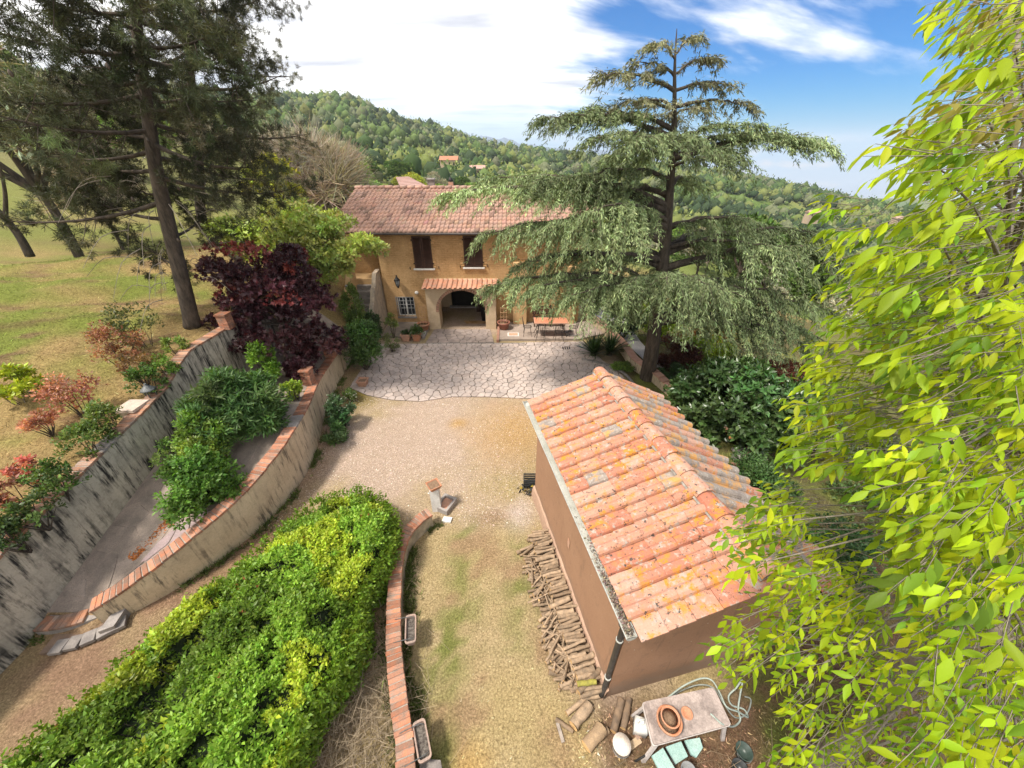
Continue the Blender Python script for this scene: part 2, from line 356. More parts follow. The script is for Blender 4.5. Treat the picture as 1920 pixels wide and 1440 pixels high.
def ground_col(x, y):
    n1, n2, n3 = fbm(x, y, .55, 3), fbm(x, y, 1.7, 9), fbm(x, y, .16, 21)
    c = lerp(np.broadcast_to(STRAW, x.shape + (3,)), PINK, (n1 - .42) * 3 + .3)
    # yard: pink gravel in the middle, ochre turf towards the store
    c = lerp(c, PINK, blob(x, y, -2.6, 8.8, 2.6, 2.4, n2)); c = lerp(c, OCH, blob(x, y, .2, 9.4, 1.7, 1.9, n1) * .9); c = lerp(c, OCH, blob(x, y, -1.8, 9.9, .35, .28, n2))
    c = lerp(c, DUST, blob(x, y, .15, 6.1, .38, .75, n2)); c = lerp(c, SOIL, blob(x, y, -.5, 6.1, .5, .3, n2) * .8)
    # lane below: straw with two greener wheel verges
    lane = np.clip((6.3 - y) / .8, 0, 1) * np.clip((1.2 - x) * 2, 0, 1) * np.clip((x + 2.2) * 3, 0, 1)
    g = np.clip(1.05 - np.abs(x + 1.15 + .1 * np.sin(y)) / .55, 0, 1) + .7 * np.clip(1 - np.abs(x - .15) / .4, 0, 1) * np.clip((y - 3.2), 0, 1)
    n4 = fbm(x, y, 3.4, 57); c = lerp(c, STRAW, lane * .8); c = lerp(c, GRN, lane * np.clip(g + (n1 - .5) * 1.6, 0, 1) * np.clip((n4 - .33) * 5, .1, 1) * np.clip((n2 - .22) * 3.0, 0, .95)); c = lerp(c, SOIL * 1.3, lane * np.clip((.42 - n2) * 4, 0, .55))
    c = lerp(c, np.array((.45, .30, .11)), blob(x, y, -.65, 1.6, .35, .45, n2) * .8)
    c = lerp(c, GRN, blob(x, y, -1.0, 1.9, .25, .5, n2) * .8)
    # bed under the hedge, strip by the walls
    bed = np.clip((-2.3 - x) * 2, 0, 1) * np.clip((6.6 - y), 0, 1); c = lerp(c, lerp(np.broadcast_to(SOIL * 1.25, x.shape + (3,)), STRAW, (n2 - .35) * 2), bed * .9)
    wallside = np.clip(1 - (x - wr_x(y)) / .9, 0, 1) * (x > wr_x(y)) * (y > 4) * (y < 16); c = lerp(c, SOIL * 1.2, wallside * (n2 + .35))
    moss = blob(x, y, -5.6, 11.4, .6, 1.4, n2); c = lerp(c, np.array((.20, .155, .03)), moss * .8)
    # dark litter behind the store and on the +X garden
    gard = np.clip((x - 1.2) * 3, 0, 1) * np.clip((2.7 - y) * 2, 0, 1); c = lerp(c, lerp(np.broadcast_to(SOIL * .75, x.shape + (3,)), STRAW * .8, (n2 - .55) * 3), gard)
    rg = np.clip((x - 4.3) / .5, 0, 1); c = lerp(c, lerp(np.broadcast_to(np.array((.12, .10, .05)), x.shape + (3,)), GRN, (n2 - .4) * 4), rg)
    dark_bed = np.clip((x - 3.4) / .6, 0, 1) * np.clip((7 - y) / 1.5, 0, 1); c = lerp(c, lerp(np.broadcast_to(SOIL * .55, x.shape + (3,)), GRN * .6, (n2 - .45) * 4), dark_bed)  # darker soil and greenery on the bed by the near tree
    # meadow
    md = (x < wl_x(y)) | ((x < -7) & (y > 13)) | (y > 26)
    mc = lerp(lerp(np.broadcast_to(LAWN, x.shape + (3,)), np.array((.30, .22, .10)), (n1 - .34) * 3.4 + np.clip(1 - (wl_x(y) - x) / 8.5, -.2, 1) * 1.15 - .15), SOIL * .9, np.clip((n2 - .60) * 5, 0, .75))
    # a mown strip edge runs across the slope
    for q0, q1 in ((7.6, .40), (11.2, .36), (13.2, .3)):
        st = np.abs((y - q0) - q1 * (x + 13) + .35 * np.sin(x * 1.1)); mc = lerp(mc, SOIL * .75, np.clip(1 - st / .28, 0, 1) * np.clip((n2 - .28) * 3, 0, .8) * (x < -9.6))
    st = np.abs((y - 9.3) - .42 * (x + 13)) ; mc = lerp(mc, SOIL * .8, np.clip(1 - st / .22, 0, 1) * np.clip((n2 - .3) * 3, 0, .8) * ((x > -17) & (x < -10.5)))
    c = np.where(md[..., None], mc, c)
    r = np.hypot(x, y)
    fc = lerp(lerp(np.broadcast_to(np.array((.10, .155, .035)), x.shape + (3,)), np.array((.20, .22, .07)), (fbm(x, y, .012, 5) - .4) * 4), np.array((.20, .17, .10)), (fbm(x, y, .02, 15) - .62) * 6)
    c = lerp(c, fc, np.clip((r - 30) / 25, 0, 1))
    return np.clip(c, .01, .8)

def axis(lo, hi, step, far, g):
    a = list(np.arange(lo, hi + 1e-6, step)); s = step
    while a[-1] < far: s *= g; a.append(a[-1] + s)
    s = step
    b = [lo]
    while b[-1] > -far: s *= g; b.append(b[-1] - s)
    return np.array(b[:0:-1] + a)
def ground():
    xs = axis(-13, 7, .125, 1600, 1.09); ys = axis(-1, 17, .14, 1600, 1.085); ys = ys[ys > -400]
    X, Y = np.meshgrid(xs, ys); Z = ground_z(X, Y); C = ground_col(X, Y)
    nx, ny = len(xs), len(ys); i = np.arange(nx * ny).reshape(ny, nx)
    F = np.stack([i[:-1, :-1], i[:-1, 1:], i[1:, 1:], i[1:, :-1]], -1).reshape(-1, 4)
    m, nt, N, L, bs = nodes('earth_and_turf')
    p = world_pos(N, L); at = N.new('ShaderNodeAttribute'); at.attribute_name = 'col'
    f1 = noise(N, L, p, 26, 5, .75); f2 = noise(N, L, p, 150, 3, .7); f3 = noise(N, L, p, 4, 4)
    vo = N.new('ShaderNodeTexVoronoi'); vo.inputs['Scale'].default_value = 55; L.new(p, vo.inputs['Vector'])
    c = mixc(N, L, .8, at.outputs['Color'], ramp(N, L, f1, .32, .68, (.34, .31, .27, 1), (1.5, 1.5, 1.5, 1)), 'MULTIPLY')
    c = mixc(N, L, .6, c, ramp(N, L, f2, .36, .64, (.34, .3, .26, 1), (1.5, 1.5, 1.5, 1)), 'MULTIPLY')
    c = mixc(N, L, .35, c, ramp(N, L, f3, .3, .7, (.7, .68, .6, 1), (1.2, 1.2, 1.2, 1)), 'MULTIPLY')
    c = mixc(N, L, .30, c, ramp(N, L, vo.outputs['Color'], .1, .9, (.5, .48, .45, 1), (1.5, 1.5, 1.5, 1)), 'MULTIPLY')
    L.new(c, bs.inputs['Base Color']); bs.inputs['Roughness'].default_value = .95; bs.inputs['Specular IOR Level'].default_value = .1
    bump(N, L, bs, mixc(N, L, .5, f1, f2), .9, .03)
    o = Cloud().raw(np.stack([X, Y, Z], -1).reshape(-1, 3), F, C.reshape(-1, 3)).build('ground', m, smooth=True); tag(o, kind='structure')
ground()
def mountains():
    """blue ridge far beyond the valley"""
    cl = Cloud(); n = 160; a = np.linspace(R(-14), R(13), n); r0 = 5000
    el = np.interp(np.degrees(a), [-14, -6, -4, -1.5, 1, 4, 8, 13], [.2, 1.0, 1.75, 1.45, .95, .55, .3, .1]) + (vnoise(a * 100, a * 0, .6, 4) - .5) * .35 + (vnoise(a * 100, a * 0, 2.2, 5) - .5) * .12
    rows = []
    for k, (dr, hk) in enumerate(((-900, -.35), (-500, .35), (-170, .8), (0, 1.0), (300, .6), (700, -.3))):
        r = r0 + dr; rr = r + (vnoise(a * 100, a * 0 + k, 1.1, 8) - .5) * 260
        z = np.where(hk > 0, CAM_H + r0 * np.tan(np.radians(el)) * hk, -150 + 0 * el); rows.append(np.stack([np.sin(a) * rr, np.cos(a) * rr, z], -1))
    V = np.concatenate(rows); i = np.arange(len(V)).reshape(len(rows), n)
    F = np.stack([i[:-1, :-1], i[:-1, 1:], i[1:, 1:], i[1:, :-1]], -1).reshape(-1, 4)
    o = cl.raw(V, F, np.array((.06, .12, .22))).build('mountains', FARLEAF, smooth=True); tag(o, kind='structure')  # distance haze put into the ridge as its own blue colour
mountains()
# ------------------------------------------------------------------ masonry materials
def stucco(name, base, dark, stain=.5, streak_col=(.035, .033, .032), warm=None):
    m, nt, N, L, bs = nodes(name); p = world_pos(N, L); ps = world_pos(N, L, (1, 1, .13))
    n1 = noise(N, L, p, 1.6, 6); n2 = noise(N, L, p, 30, 4); n3 = noise(N, L, ps, 8.5, 5, .7); n4 = noise(N, L, p, 1.1, 4); n5 = noise(N, L, p, 7, 5, .7)
    c = mixc(N, L, ramp(N, L, n1, .35, .68), base, dark)
    c = mixc(N, L, .5, c, ramp(N, L, n2, .2, .8, (.72, .72, .72, 1), (1.25, 1.25, 1.25, 1)), 'MULTIPLY')
    c = mixc(N, L, mixc(N, L, 1.0, ramp(N, L, n5, .52, .7), (stain * .45,) * 3, 'MULTIPLY'), c, tuple(x * .45 for x in dark))
    msk = mixc(N, L, 1.0, ramp(N, L, n3, .60 - .13 * stain, .66 - .06 * stain), ramp(N, L, n4, .34, .54), 'MULTIPLY')
    c = mixc(N, L, mixc(N, L, 1.0, msk, (min(1, stain * 1.2),) * 3, 'MULTIPLY'), c, streak_col)
    L.new(c, bs.inputs['Base Color']); bs.inputs['Roughness'].default_value = .95; bs.inputs['Specular IOR Level'].default_value = .1
    bump(N, L, bs, mixc(N, L, .5, n2, n5), .5, .015); return m
WALLST = stucco('stained_lime_render', (.56, .50, .41), (.38, .345, .29), 1.0)
WALLCR = stucco('cream_render', (.62, .50, .35), (.50, .39, .27), .62)
BRICKM = mat('terracotta_brick', (.42, .165, .09), (.25, .165, .125), 6, .94, .6, 55, rand=.34)
BRICKD = mat('weathered_brick', (.40, .19, .11), (.22, .17, .14), 4, .95, .5, 60, rand=.35)
MORTAR = mat('mortar', (.36, .31, .26), (.24, .2, .17), 12, .95, .5)
STONEG = mat('grey_slab', (.30, .27, .25), (.20, .18, .17), 6, .95, .5, rand=.2)
TERRA = mat('terracotta', (.50, .20, .10), (.42, .24, .16), 8, .85, .25, 50, rand=.12)
TERRAP = mat('pale_terracotta', (.55, .30, .20), (.42, .25, .18), 8, .85, .25, 50, rand=.12)
def brick_mesh(name, m, l, w, h):
    b = MB(); e = .006
    b.box((-w / 2, -l / 2, 0), (w / 2, l / 2, h - e))
    n = len(b.v); b.add([(-w / 2 + e, -l / 2 + e, h), (w / 2 - e, -l / 2 + e, h), (w / 2 - e, l / 2 - e, h), (-w / 2 + e, l / 2 - e, h)], [(0, 1, 2, 3)])
    b.f.pop(); b.sm.pop(); b.f[1] = [n, n + 1, n + 2, n + 3]
    for i in range(4): b.f.append([4 + i, 4 + (i + 1) % 4, n + (i + 1) % 4, n + i]); b.sm.append(False)
    return b.mesh(name, m)
def resample(poly, step):
    P = np.asarray(poly, float)
    # smooth the line first
    t = np.r_[0, np.cumsum(np.hypot(*np.diff(P[:, :2], axis=0).T))]; s = np.arange(0, t[-1], .02)
    Q = np.stack([np.interp(s, t, P[:, k]) for k in range(P.shape[1])], 1); k = 25; pad = np.r_[np.repeat(Q[:1], k, 0), Q, np.repeat(Q[-1:], k, 0)]
    Q2 = np.stack([np.convolve(pad[:, j], np.ones(2 * k + 1) / (2 * k + 1), 'valid') for j in range(Q.shape[1])], 1); Q2[0], Q2[-1] = Q[0], Q[-1]
    t = np.r_[0, np.cumsum(np.hypot(*np.diff(Q2[:, :2], axis=0).T))]; n = max(2, int(round(t[-1] / step)) + 1); s = np.linspace(0, t[-1], n)
    return np.stack([np.interp(s, t, Q2[:, j]) for j in range(Q2.shape[1])], 1)
def garden_wall(name, label, line, topf, thick, m, brickm, bl, step, over=.03, base=-.5, ends=True, bh=.055):
    """rendered wall with one row of bricks laid across its top"""
    P = resample(line, .12); root = thing(name, label, 'wall', (P[0][0], P[0][1], 0))
    T = np.gradient(P, axis=0); T = unit(np.c_[T[:, :2], np.zeros(len(T))]); Nn = np.stack([T[:, 1], -T[:, 0], 0 * T[:, 0]], 1)
    b = MB(); n = len(P); zt = np.array([topf(p[1]) for p in P])
    rows = []
    for s_, z_ in ((-1, None), (-1, 1), (1, 1), (1, None)):
        rows.append(np.c_[P[:, :2] + Nn[:, :2] * s_ * thick / 2 + (rng.normal(0, .004, (n, 1))), np.full(n, base) if z_ is None else zt - bh])
    V = np.concatenate(rows); i = np.arange(len(V)).reshape(4, n)
    # split the sides in height so that the render can undulate
    F = [tuple(int(q) for q in (i[r_][k], i[r_][k + 1], i[r_ + 1][k + 1], i[r_ + 1][k])) for r_ in range(3) for k in range(n - 1)]
    F += [tuple(int(i[r_][0]) for r_ in range(4)), tuple(int(i[r_][n - 1]) for r_ in range(3, -1, -1))]
    b.add(V, F); b.build('rendered_face', m, root)
    me = brick_mesh('brick', brickm, bl, step * .86, bh); meg = brick_mesh('brick', STONEG, bl, step * .86, bh)
    B = resample(line, step)
    # bed of mortar under and between the bricks
    mb = MB(); M_ = resample(line, .12); TT = np.gradient(M_, axis=0); TT = unit(np.c_[TT[:, :2], 0 * TT[:, 0]]); NN = np.stack([TT[:, 1], -TT[:, 0]], 1)
    zz = np.array([topf(p[1]) for p in M_]); rows = [np.c_[M_[:, :2] + NN * s_ * (bl / 2 - .012), zz - d_] for s_, d_ in ((-1, bh + .004), (-1, .012), (1, .012), (1, bh + .004))]
    V = np.concatenate(rows); i = np.arange(len(V)).reshape(4, len(M_))
    mb.add(V, [tuple(int(q) for q in (i[r_][k], i[r_][k + 1], i[r_ + 1][k + 1], i[r_ + 1][k])) for r_ in range(3) for k in range(len(M_) - 1)]); mb.build('mortar_bed', MORTAR, root)
    for k in range(len(B) - 1):
        c = (B[k] + B[k + 1]) / 2; d = B[k + 1] - B[k]; rz = math.atan2(d[1], d[0]); sl = topf(B[k + 1][1]) - topf(B[k][1])
        grey = vnoise(np.array([c[0]]), np.array([c[1]]), 1.1, 31)[0] > .80
        o = link('brick', meg if grey else me, root)
        o.matrix_basis = Matrix.Translation((c[0] - P[0][0] + random.gauss(0, .004), c[1] - P[0][1] + random.gauss(0, .004), topf(c[1]) - bh + random.gauss(0, .003))) @ Matrix.Rotation(rz + random.gauss(0, .02), 4, 'Z') @ Matrix.Rotation(-math.atan2(sl, np.hypot(*d[:2])), 4, 'Y')
    return root
garden_wall('garden_wall', 'tall grey-streaked garden wall with red brick coping holding up the meadow', WL, lambda y: float(np.interp(y, WLT[0], WLT[1])), .26, WALLST, BRICKD, .31, .12)
garden_wall('garden_wall', 'curving cream rendered wall with brick coping beside the sloping path', WR, lambda y: float(np.interp(y, WRT[0], WRT[1])), .24, WALLCR, BRICKM, .30, .105)
garden_wall('garden_wall', 'low curved brick-topped wall along the lane with planters hung on it', WC, lambda y: .46 + .0 * y, .2, mat('weathered_render', (.42, .36, .27), (.22, .2, .15), 5), BRICKM, .26, .085, base=-.2)

def pillar(x, y, z0, h, w, label):
    """short pier of exposed bricks"""
    root = thing('brick_pillar', label, 'pillar', (x, y, z0)); MB().box((x - w / 2 + .012, y - w / 2 + .012, z0), (x + w / 2 - .012, y + w / 2 - .012, z0 + h - .004)).build('core', MORTAR, root)
    n = int(h / .065); me = brick_mesh('brick', BRICKM, w * .5 - .006, w * .48, .055)
    for k in range(n):
        for q in range(4):
            o = link('brick', me, root); a = q * math.pi / 2 + (k % 2) * math.pi / 2 * 0
            o.matrix_basis = Matrix.Rotation(q * math.pi / 2, 4, 'Z') @ Matrix.Translation((w * .25 + .002, w * .25 * (1 if k % 2 else -1) * 1 + .0, k * .065 + .004)) @ Matrix.Rotation(0 if k % 2 else 0, 4, 'Z')
    cap = MB().box((x - w / 2 - .02, y - w / 2 - .02, z0 + n * .065), (x + w / 2 + .02, y + w / 2 + .02, z0 + n * .065 + .045)); cap.build('cap', BRICKM, root)
q = PZ(385, 628, 2.95); pillar(-9.0, 11.0, 2.94, .5, .3, 'brick pillar at the far end of the streaked meadow wall by the pine')
pillar(-6.72, 10.55, 1.08, .62, .3, 'brick pillar on the cream wall below the purple-leaved tree')
pillar(-6.98, 12.75, 1.0, .62, .3, 'brick pillar on the cream wall next to the round green shrub')

# stone planter box and lantern on the meadow wall
pb = PZ(232, 755, 2.45); bx, by, bz = -9.28, float(7.45), 2.25
t = thing('stone_planter', 'small pale stone block planter standing behind the streaked wall', 'planter', (bx, by, bz))
MB().box((bx - .2, by - .2, bz - .3), (bx + .2, by + .2, bz + .14)).build('block', mat('pale_block', (.46, .40, .33), (.33, .28, .23), 9), t)
MB().box((bx - .24, by - .24, bz + .14), (bx + .24, by + .24, bz + .21)).build('cap', mat('pale_cap', (.55, .44, .36), (.4, .33, .28), 9), t)
t = thing('garden_lantern', 'weathered grey metal lantern beside the pale block planter on the wall', 'lantern', (bx + .18, by + .42, bz + .1))
lx, ly, lz = bx + .16, by + .42, bz + .08; GMET = mat('weathered_metal', (.20, .20, .20), (.11, .12, .12), 20, .6, .2, metal=.6)
b = MB().lathe([(.10, 0), (.12, .03), (.11, .05), (.05, .06)], (lx, ly, lz)); b.build('base', GMET, t)
b = MB()
for i in range(4): a = i * math.pi / 2 + .4; b.bar((lx + .09 * math.cos(a), ly + .09 * math.sin(a), lz + .05), (lx + .13 * math.cos(a), ly + .13 * math.sin(a), lz + .3), .018)
b.build('cage', GMET, t); MB().lathe([(.17, .3), (.15, .33), (.05, .42), (.025, .46), (.03, .48)], (lx, ly, lz), 12).build('cap', GMET, t)

# ------------------------------------------------------------------ sloping path between the walls
def ramp_path():
    ys = np.linspace(3.75, 15.0, 90); V = []; F = []; nx = 14
    for y in ys:
        xl, xr = wl_x(y) + .10, wr_x(y) - .10
        for k in range(nx): x = xl + (xr - xl) * k / (nx - 1); V.append((x, y, float(ground_z(x, y)) + .006))
    for j in range(len(ys) - 1):
        for k in range(nx - 1): a = j * nx + k; F.append((a, a + 1, a + nx + 1, a + nx))
    m = mat('worn_path_stone', (.32, .255, .21), (.20, .165, .14), 3, .95, .7, 50)
    o = Cloud().raw(np.array(V), np.array(F), np.ones(3)).build('garden_path', m); tag(o, kind='structure'); return o
PATH = ramp_path()

# ------------------------------------------------------------------ irregular flagstones (polygon cells)
def cells(pts, poly):
    """cells of the points clipped to a polygon"""
    out = []; P = np.asarray(pts)
    for i, p in enumerate(P):
        cell = [tuple(v) for v in poly]; d = np.hypot(*(P - p).T); idx = np.argsort(d)[1:16]
        for j in idx:
            m = (p + P[j]) / 2; nn = P[j] - p; new = []
            for a, b in zip(cell, cell[1:] + cell[:1]):
                da = (a[0] - m[0]) * nn[0] + (a[1] - m[1]) * nn[1]; db = (b[0] - m[0]) * nn[0] + (b[1] - m[1]) * nn[1]
                if da <= 0: new.append(a)
                if (da < 0) != (db < 0): t = da / (da - db); new.append((a[0] + (b[0] - a[0]) * t, a[1] + (b[1] - a[1]) * t))
            cell = new
            if len(cell) < 3: break
        if len(cell) >= 3: out.append((p, cell))
    return out
def inside(poly, x, y):
    c = False; n = len(poly)
    for i in range(n):
        (x0, y0), (x1, y1) = poly[i], poly[(i + 1) % n]
        if (y0 > y) != (y1 > y) and x < (x1 - x0) * (y - y0) / (y1 - y0) + x0: c = not c
    return c
def flag(p, cell, gap, h):
    """one flagstone about its own centre, edges broken and a little rounded"""
    c = [np.array(v) - p for v in cell]; area = .5 * abs(sum(a[0] * b[1] - a[1] * b[0] for a, b in zip(c, c[1:] + c[:1])))
    pts = []
    for a, b in zip(c, c[1:] + c[:1]):
        l = np.hypot(*(b - a))
        if l < .03: continue
        pts.append(a * .93 + b * .07); pts.append((a + b) / 2 + np.random.default_rng(int(abs(a[0] * 9973 + p[0] * 77)) % 9999).normal(0, .006, 2)); pts.append(a * .07 + b * .93)
    if len(pts) < 3: return None
    r = math.sqrt(area / math.pi) + 1e-6; k = max(.5, 1 - gap / r); k2 = max(.45, 1 - (gap + .012) / r)
    n = len(pts); tx, ty = random.gauss(0, .012), random.gauss(0, .012)
    lo = [(q[0] * k, q[1] * k, -.03) for q in pts]; mid = [(q[0] * k, q[1] * k, h - .008) for q in pts]; top = [(q[0] * k2, q[1] * k2, h + q[0] * tx + q[1] * ty) for q in pts]
    V = lo + mid + top; F = [list(range(2 * n, 3 * n))]
    for i in range(n): j = (i + 1) % n; F += [(i, j, n + j, n + i), (n + i, n + j, 2 * n + j, 2 * n + i)]
    return V, F, area
def pave(parent, name, poly, spacing, zf, gap, h, m, limit=300, seed=1, stretch=1.0):
    r_ = np.random.default_rng(seed); xs = [p[0] for p in poly]; ys = [p[1] for p in poly]; pts = []
    y = min(ys); row = 0
    while y < max(ys):
        x = min(xs) + (row % 2) * spacing / 2
        while x < max(xs):
            q = (x + r_.normal(0, spacing * .27), y + r_.normal(0, spacing * .25))
            if inside(poly, *q): pts.append(q)
            x += spacing * stretch
        y += spacing * .87; row += 1
    cs = [c for c in cells(pts, poly)]; st = []
    for p, c in cs:
        f = flag(np.array(p), c, gap, h)
        if f and f[2] > .012: st.append((p, ([(a, b_, c_ + float(zf(p[0] + a, p[1] + b_)) - float(zf(*p))) for a, b_, c_ in f[0]], f[1], f[2])))
    st.sort(key=lambda s: -s[1][2] / (1 + .0 * s[0][1])); rest = MB()
    for k, (p, (V, F, A)) in enumerate(st):
        if k < limit:
            b = MB().add(V, F); o = link(name, b.mesh(name, m), parent); o.location = (p[0], p[1], float(zf(p[0], p[1])) + random.gauss(0, .003))
        else: z = float(zf(p[0], p[1])); rest.add([(v[0] + p[0], v[1] + p[1], v[2] + z) for v in V], F)
    if rest.v: o = rest.build('small_stone', m, parent); o['kind'] = 'stuff'
FLAG = mat('pinkish_flagstone', (.46, .37, .325), (.36, .305, .28), 3.2, .9, .45, 45, rand=.16)
FLAGD = mat('darker_flagstone', (.34, .27, .235), (.27, .22, .2), 3.2, .9, .45, 45, rand=.16)  # darker copy of the flagstone colour for the porch apron
court = [(-6.25, 12.1), (-5.4, 11.55), (-4.4, 11.25), (-3.3, 11.15), (-2.2, 11.45), (-1.0, 11.45), (.3, 11.35), (1.6, 11.3), (3.0, 11.3), (4.6, 11.5), (4.45, 13.0), (3.6, 15.1), (3.4, 16.2), (-.2, 16.0), (-6.3, 15.9)]
JOINT = mat('earth_joint', (.10, .08, .06), (.07, .06, .04), 6, .98, .6)
cy = MB().prism(court, .004, .012).build('courtyard_paving', JOINT); tag(cy, kind='structure')
pave(cy, 'flagstone', court, .255, lambda x, y: .012, .011, .022, FLAG, 300, 5)
apron = [(-4.1, 16.0), (-.85, 16.06), (-1.1, 17.62), (-3.95, 17.62)]
ap = MB().prism(apron, .004, .012).build('porch_apron', JOINT); tag(ap, kind='structure')
pave(ap, 'flagstone', apron, .34, lambda x, y: .012, .010, .022, FLAGD, 120, 8)
# flat terraces either side of the apron, one step up
ter = MB().prism([(-.72, 16.25), (3.2, 16.3), (4.5, 16.9), (4.4, 18.5), (-.72, 18.5)], -.05, .10).build('terrace_slab', mat('terrace_concrete', (.36, .285, .235), (.28, .225, .19), 4, .95, .5, 60)); tag(ter, kind='structure')
ter2 = MB().prism([(-6.4, 16.6), (-4.25, 16.6), (-4.25, 18.5), (-6.4, 18.5)], -.05, .10).build('terrace_slab', mat('terrace_old', (.27, .22, .18), (.2, .17, .14), 4, .95, .5, 60)); tag(ter2, kind='structure')
MB().box((-.74, 16.1, -.02), (-.62, 17.9, .14)).build('kerb', mat('red_kerb', (.40, .2, .13), (.3, .18, .14), 7), ter)
MB().box((-4.35, 16.5, -.02), (-4.23, 17.6, .14)).build('kerb', STONEG, ter2)
tag(MB().box((-4.0, 15.93, 0), (.6, 15.99, .04)).build('drain_channel', mat('drain_grey', (.23, .21, .19))), 'narrow grey drain channel across the paving before the porch', 'drain')
# flags that show through on the sloping path
pave(PATH, 'flagstone', [(-7.75, 4.45), (-7.15, 4.35), (-6.85, 4.9), (-6.6, 5.4), (-6.75, 5.75), (-7.35, 5.5), (-7.6, 5.0)], .33, lambda x, y: float(ground_z(x, y)) + .012, .016, .018, mat('violet_flagstone', (.36, .27, .27), (.30, .24, .24), 5, .9, .3, 50, rand=.15), 60, 4)
pave(PATH, 'flagstone', [(-8.82, 4.0), (-8.1, 4.0), (-7.65, 4.6), (-7.55, 5.3), (-7.3, 5.8), (-6.8, 6.2), (-6.6, 7.0), (-6.7, 8.2), (-8.95, 8.2)], .44, lambda x, y: float(ground_z(x, y)) + .004, .007, .010, mat('worn_flagstone', (.31, .25, .21), (.20, .165, .14), 3, .95, .6, 50, rand=.12), 140, 6)
# curved steps at the foot of the path
t = thing('curved_steps', 'two curved brick-edged steps at the foot of the sloping path', 'steps', (-8.3, 3.6, 0))
def arc_step(r0, r1, a0, a1, cx, cy_, z0, z1, n=14):
    o = [(cx + r1 * math.cos(a), cy_ + r1 * math.sin(a)) for a in np.linspace(a0, a1, n)] + [(cx + r0 * math.cos(a), cy_ + r0 * math.sin(a)) for a in np.linspace(a1, a0, n)]
    return MB().prism(o, z0, z1)
st_c = (-8.75, 5.15)
arc_step(1.0, 1.72, R(-92), R(-42), *st_c, -.1, .20).build('upper_step', STONEG, t)
arc_step(1.62, 2.05, R(-82), R(-52), *st_c, -.1, .07).build('lower_step', mat('earthy_step', (.24, .16, .11), (.17, .12, .09), 6), t)
me = brick_mesh('brick', BRICKD, .26, .082, .055)
for k in range(9):
    a = R(-90 + k * 2.9); o = link('brick', me, t); o.matrix_basis = Matrix.Translation((st_c[0] + 1.6 * math.cos(a) + 8.3, st_c[1] + 1.6 * math.sin(a) - 3.6, .195)) @ Matrix.Rotation(a + math.pi / 2, 4, 'Z')
me = brick_mesh('brick', STONEG, .24, .2, .07)
for k in range(5):
    a = R(-74 + k * 6.0); o = link('edge_stone', me, t); o.matrix_basis = Matrix.Translation((st_c[0] + 2.0 * math.cos(a) + 8.3, st_c[1] + 2.0 * math.sin(a) - 3.6, .045)) @ Matrix.Rotation(a + math.pi / 2 + random.gauss(0, .1), 4, 'Z')
tag(MB().prism([(0 + x, 0 + y) for x, y in [(-7.62, 3.42), (-7.42, 3.52), (-7.5, 3.95), (-7.68, 3.9)]], -.05, .2).build('step_pier', STONEG), 'low stone pier where the cream wall meets the curved steps', 'pier')
# orange leaf litter along the path
n = 1500; tt = rng.random(n); y = 3.9 + tt * 3.2; off = rng.normal(0, .07, n); x = np.interp(y, [3.9, 4.5, 5.2, 6.0, 7.1], [-8.0, -7.95, -7.75, -7.5, -7.3]) + off; keep = vnoise(x, y, 1.6, 3) > .32; x, y = x[keep], y[keep]
P_ = np.stack([x, y, ground_z(x, y) + .02], 1); o = Cloud().add(LEAF, P_, sph(len(x)) * (1, 1, .2), np.tile((0, 0, 1.), (len(x), 1)) + rng.normal(0, .4, (len(x), 3)), rng.uniform(.03, .06, len(x)), jit(len(x), (.42, .15, .045), .3)).build('leaf_litter', DRY); tag(o, 'rust orange fallen leaves strewn down the sloping path', 'leaves', kind='stuff')
# ------------------------------------------------------------------ farmhouse
def brickwall(name, base, dark):
    """lime-washed stone and brick wall: faint courses, chips and patches"""
    m, nt, N, L, bs = nodes(name); p = world_pos(N, L); n1 = noise(N, L, p, 1.1, 5); n2 = noise(N, L, p, 24, 4, .7); n3 = noise(N, L, world_pos(N, L, (1, 1, 3)), 5, 5, .7)
    c = mixc(N, L, ramp(N, L, n1, .3, .7), base, dark); c = mixc(N, L, .55, c, ramp(N, L, n2, .25, .75, (.62, .6, .58, 1), (1.3, 1.3, 1.3, 1)), 'MULTIPLY')
    c = mixc(N, L, ramp(N, L, n3, .60, .72), c, tuple(x * .55 for x in dark))
    c = mixc(N, L, ramp(N, L, n3, .30, .40, (1, 1, 1, 1), (0, 0, 0, 1)), c, tuple(min(1, x * 1.35) for x in base))
    br = N.new('ShaderNodeTexBrick'); br.inputs['Scale'].default_value = 1; br.inputs['Brick Width'].default_value = .28; br.inputs['Row Height'].default_value = .085; br.inputs['Mortar Size'].default_value = .008
    br.inputs['Color1'].default_value = (1, 1, 1, 1); br.inputs['Color2'].default_value = (.86, .84, .8, 1); br.inputs['Mortar'].default_value = (.55, .5, .45, 1)
    g = N.new('ShaderNodeNewGeometry'); sp = N.new('ShaderNodeSeparateXYZ'); L.new(g.outputs['Position'], sp.inputs[0]); cb = N.new('ShaderNodeCombineXYZ'); L.new(sp.outputs[0], cb.inputs[0]); L.new(sp.outputs[2], cb.inputs[1]); L.new(cb.outputs[0], br.inputs['Vector'])
    c = mixc(N, L, ramp(N, L, noise(N, L, p, 2.2, 3), .42, .62, (.1, .1, .1, 1), (.75, .75, .75, 1)), c, br.outputs['Color'], 'MULTIPLY')
    L.new(c, bs.inputs['Base Color']); bs.inputs['Roughness'].default_value = .95; bs.inputs['Specular IOR Level'].default_value = .1
    bump(N, L, bs, mixc(N, L, .5, n2, n3), .8, .03); return m
OCHRE = brickwall('ochre_masonry', (.54, .345, .175), (.46, .285, .135))
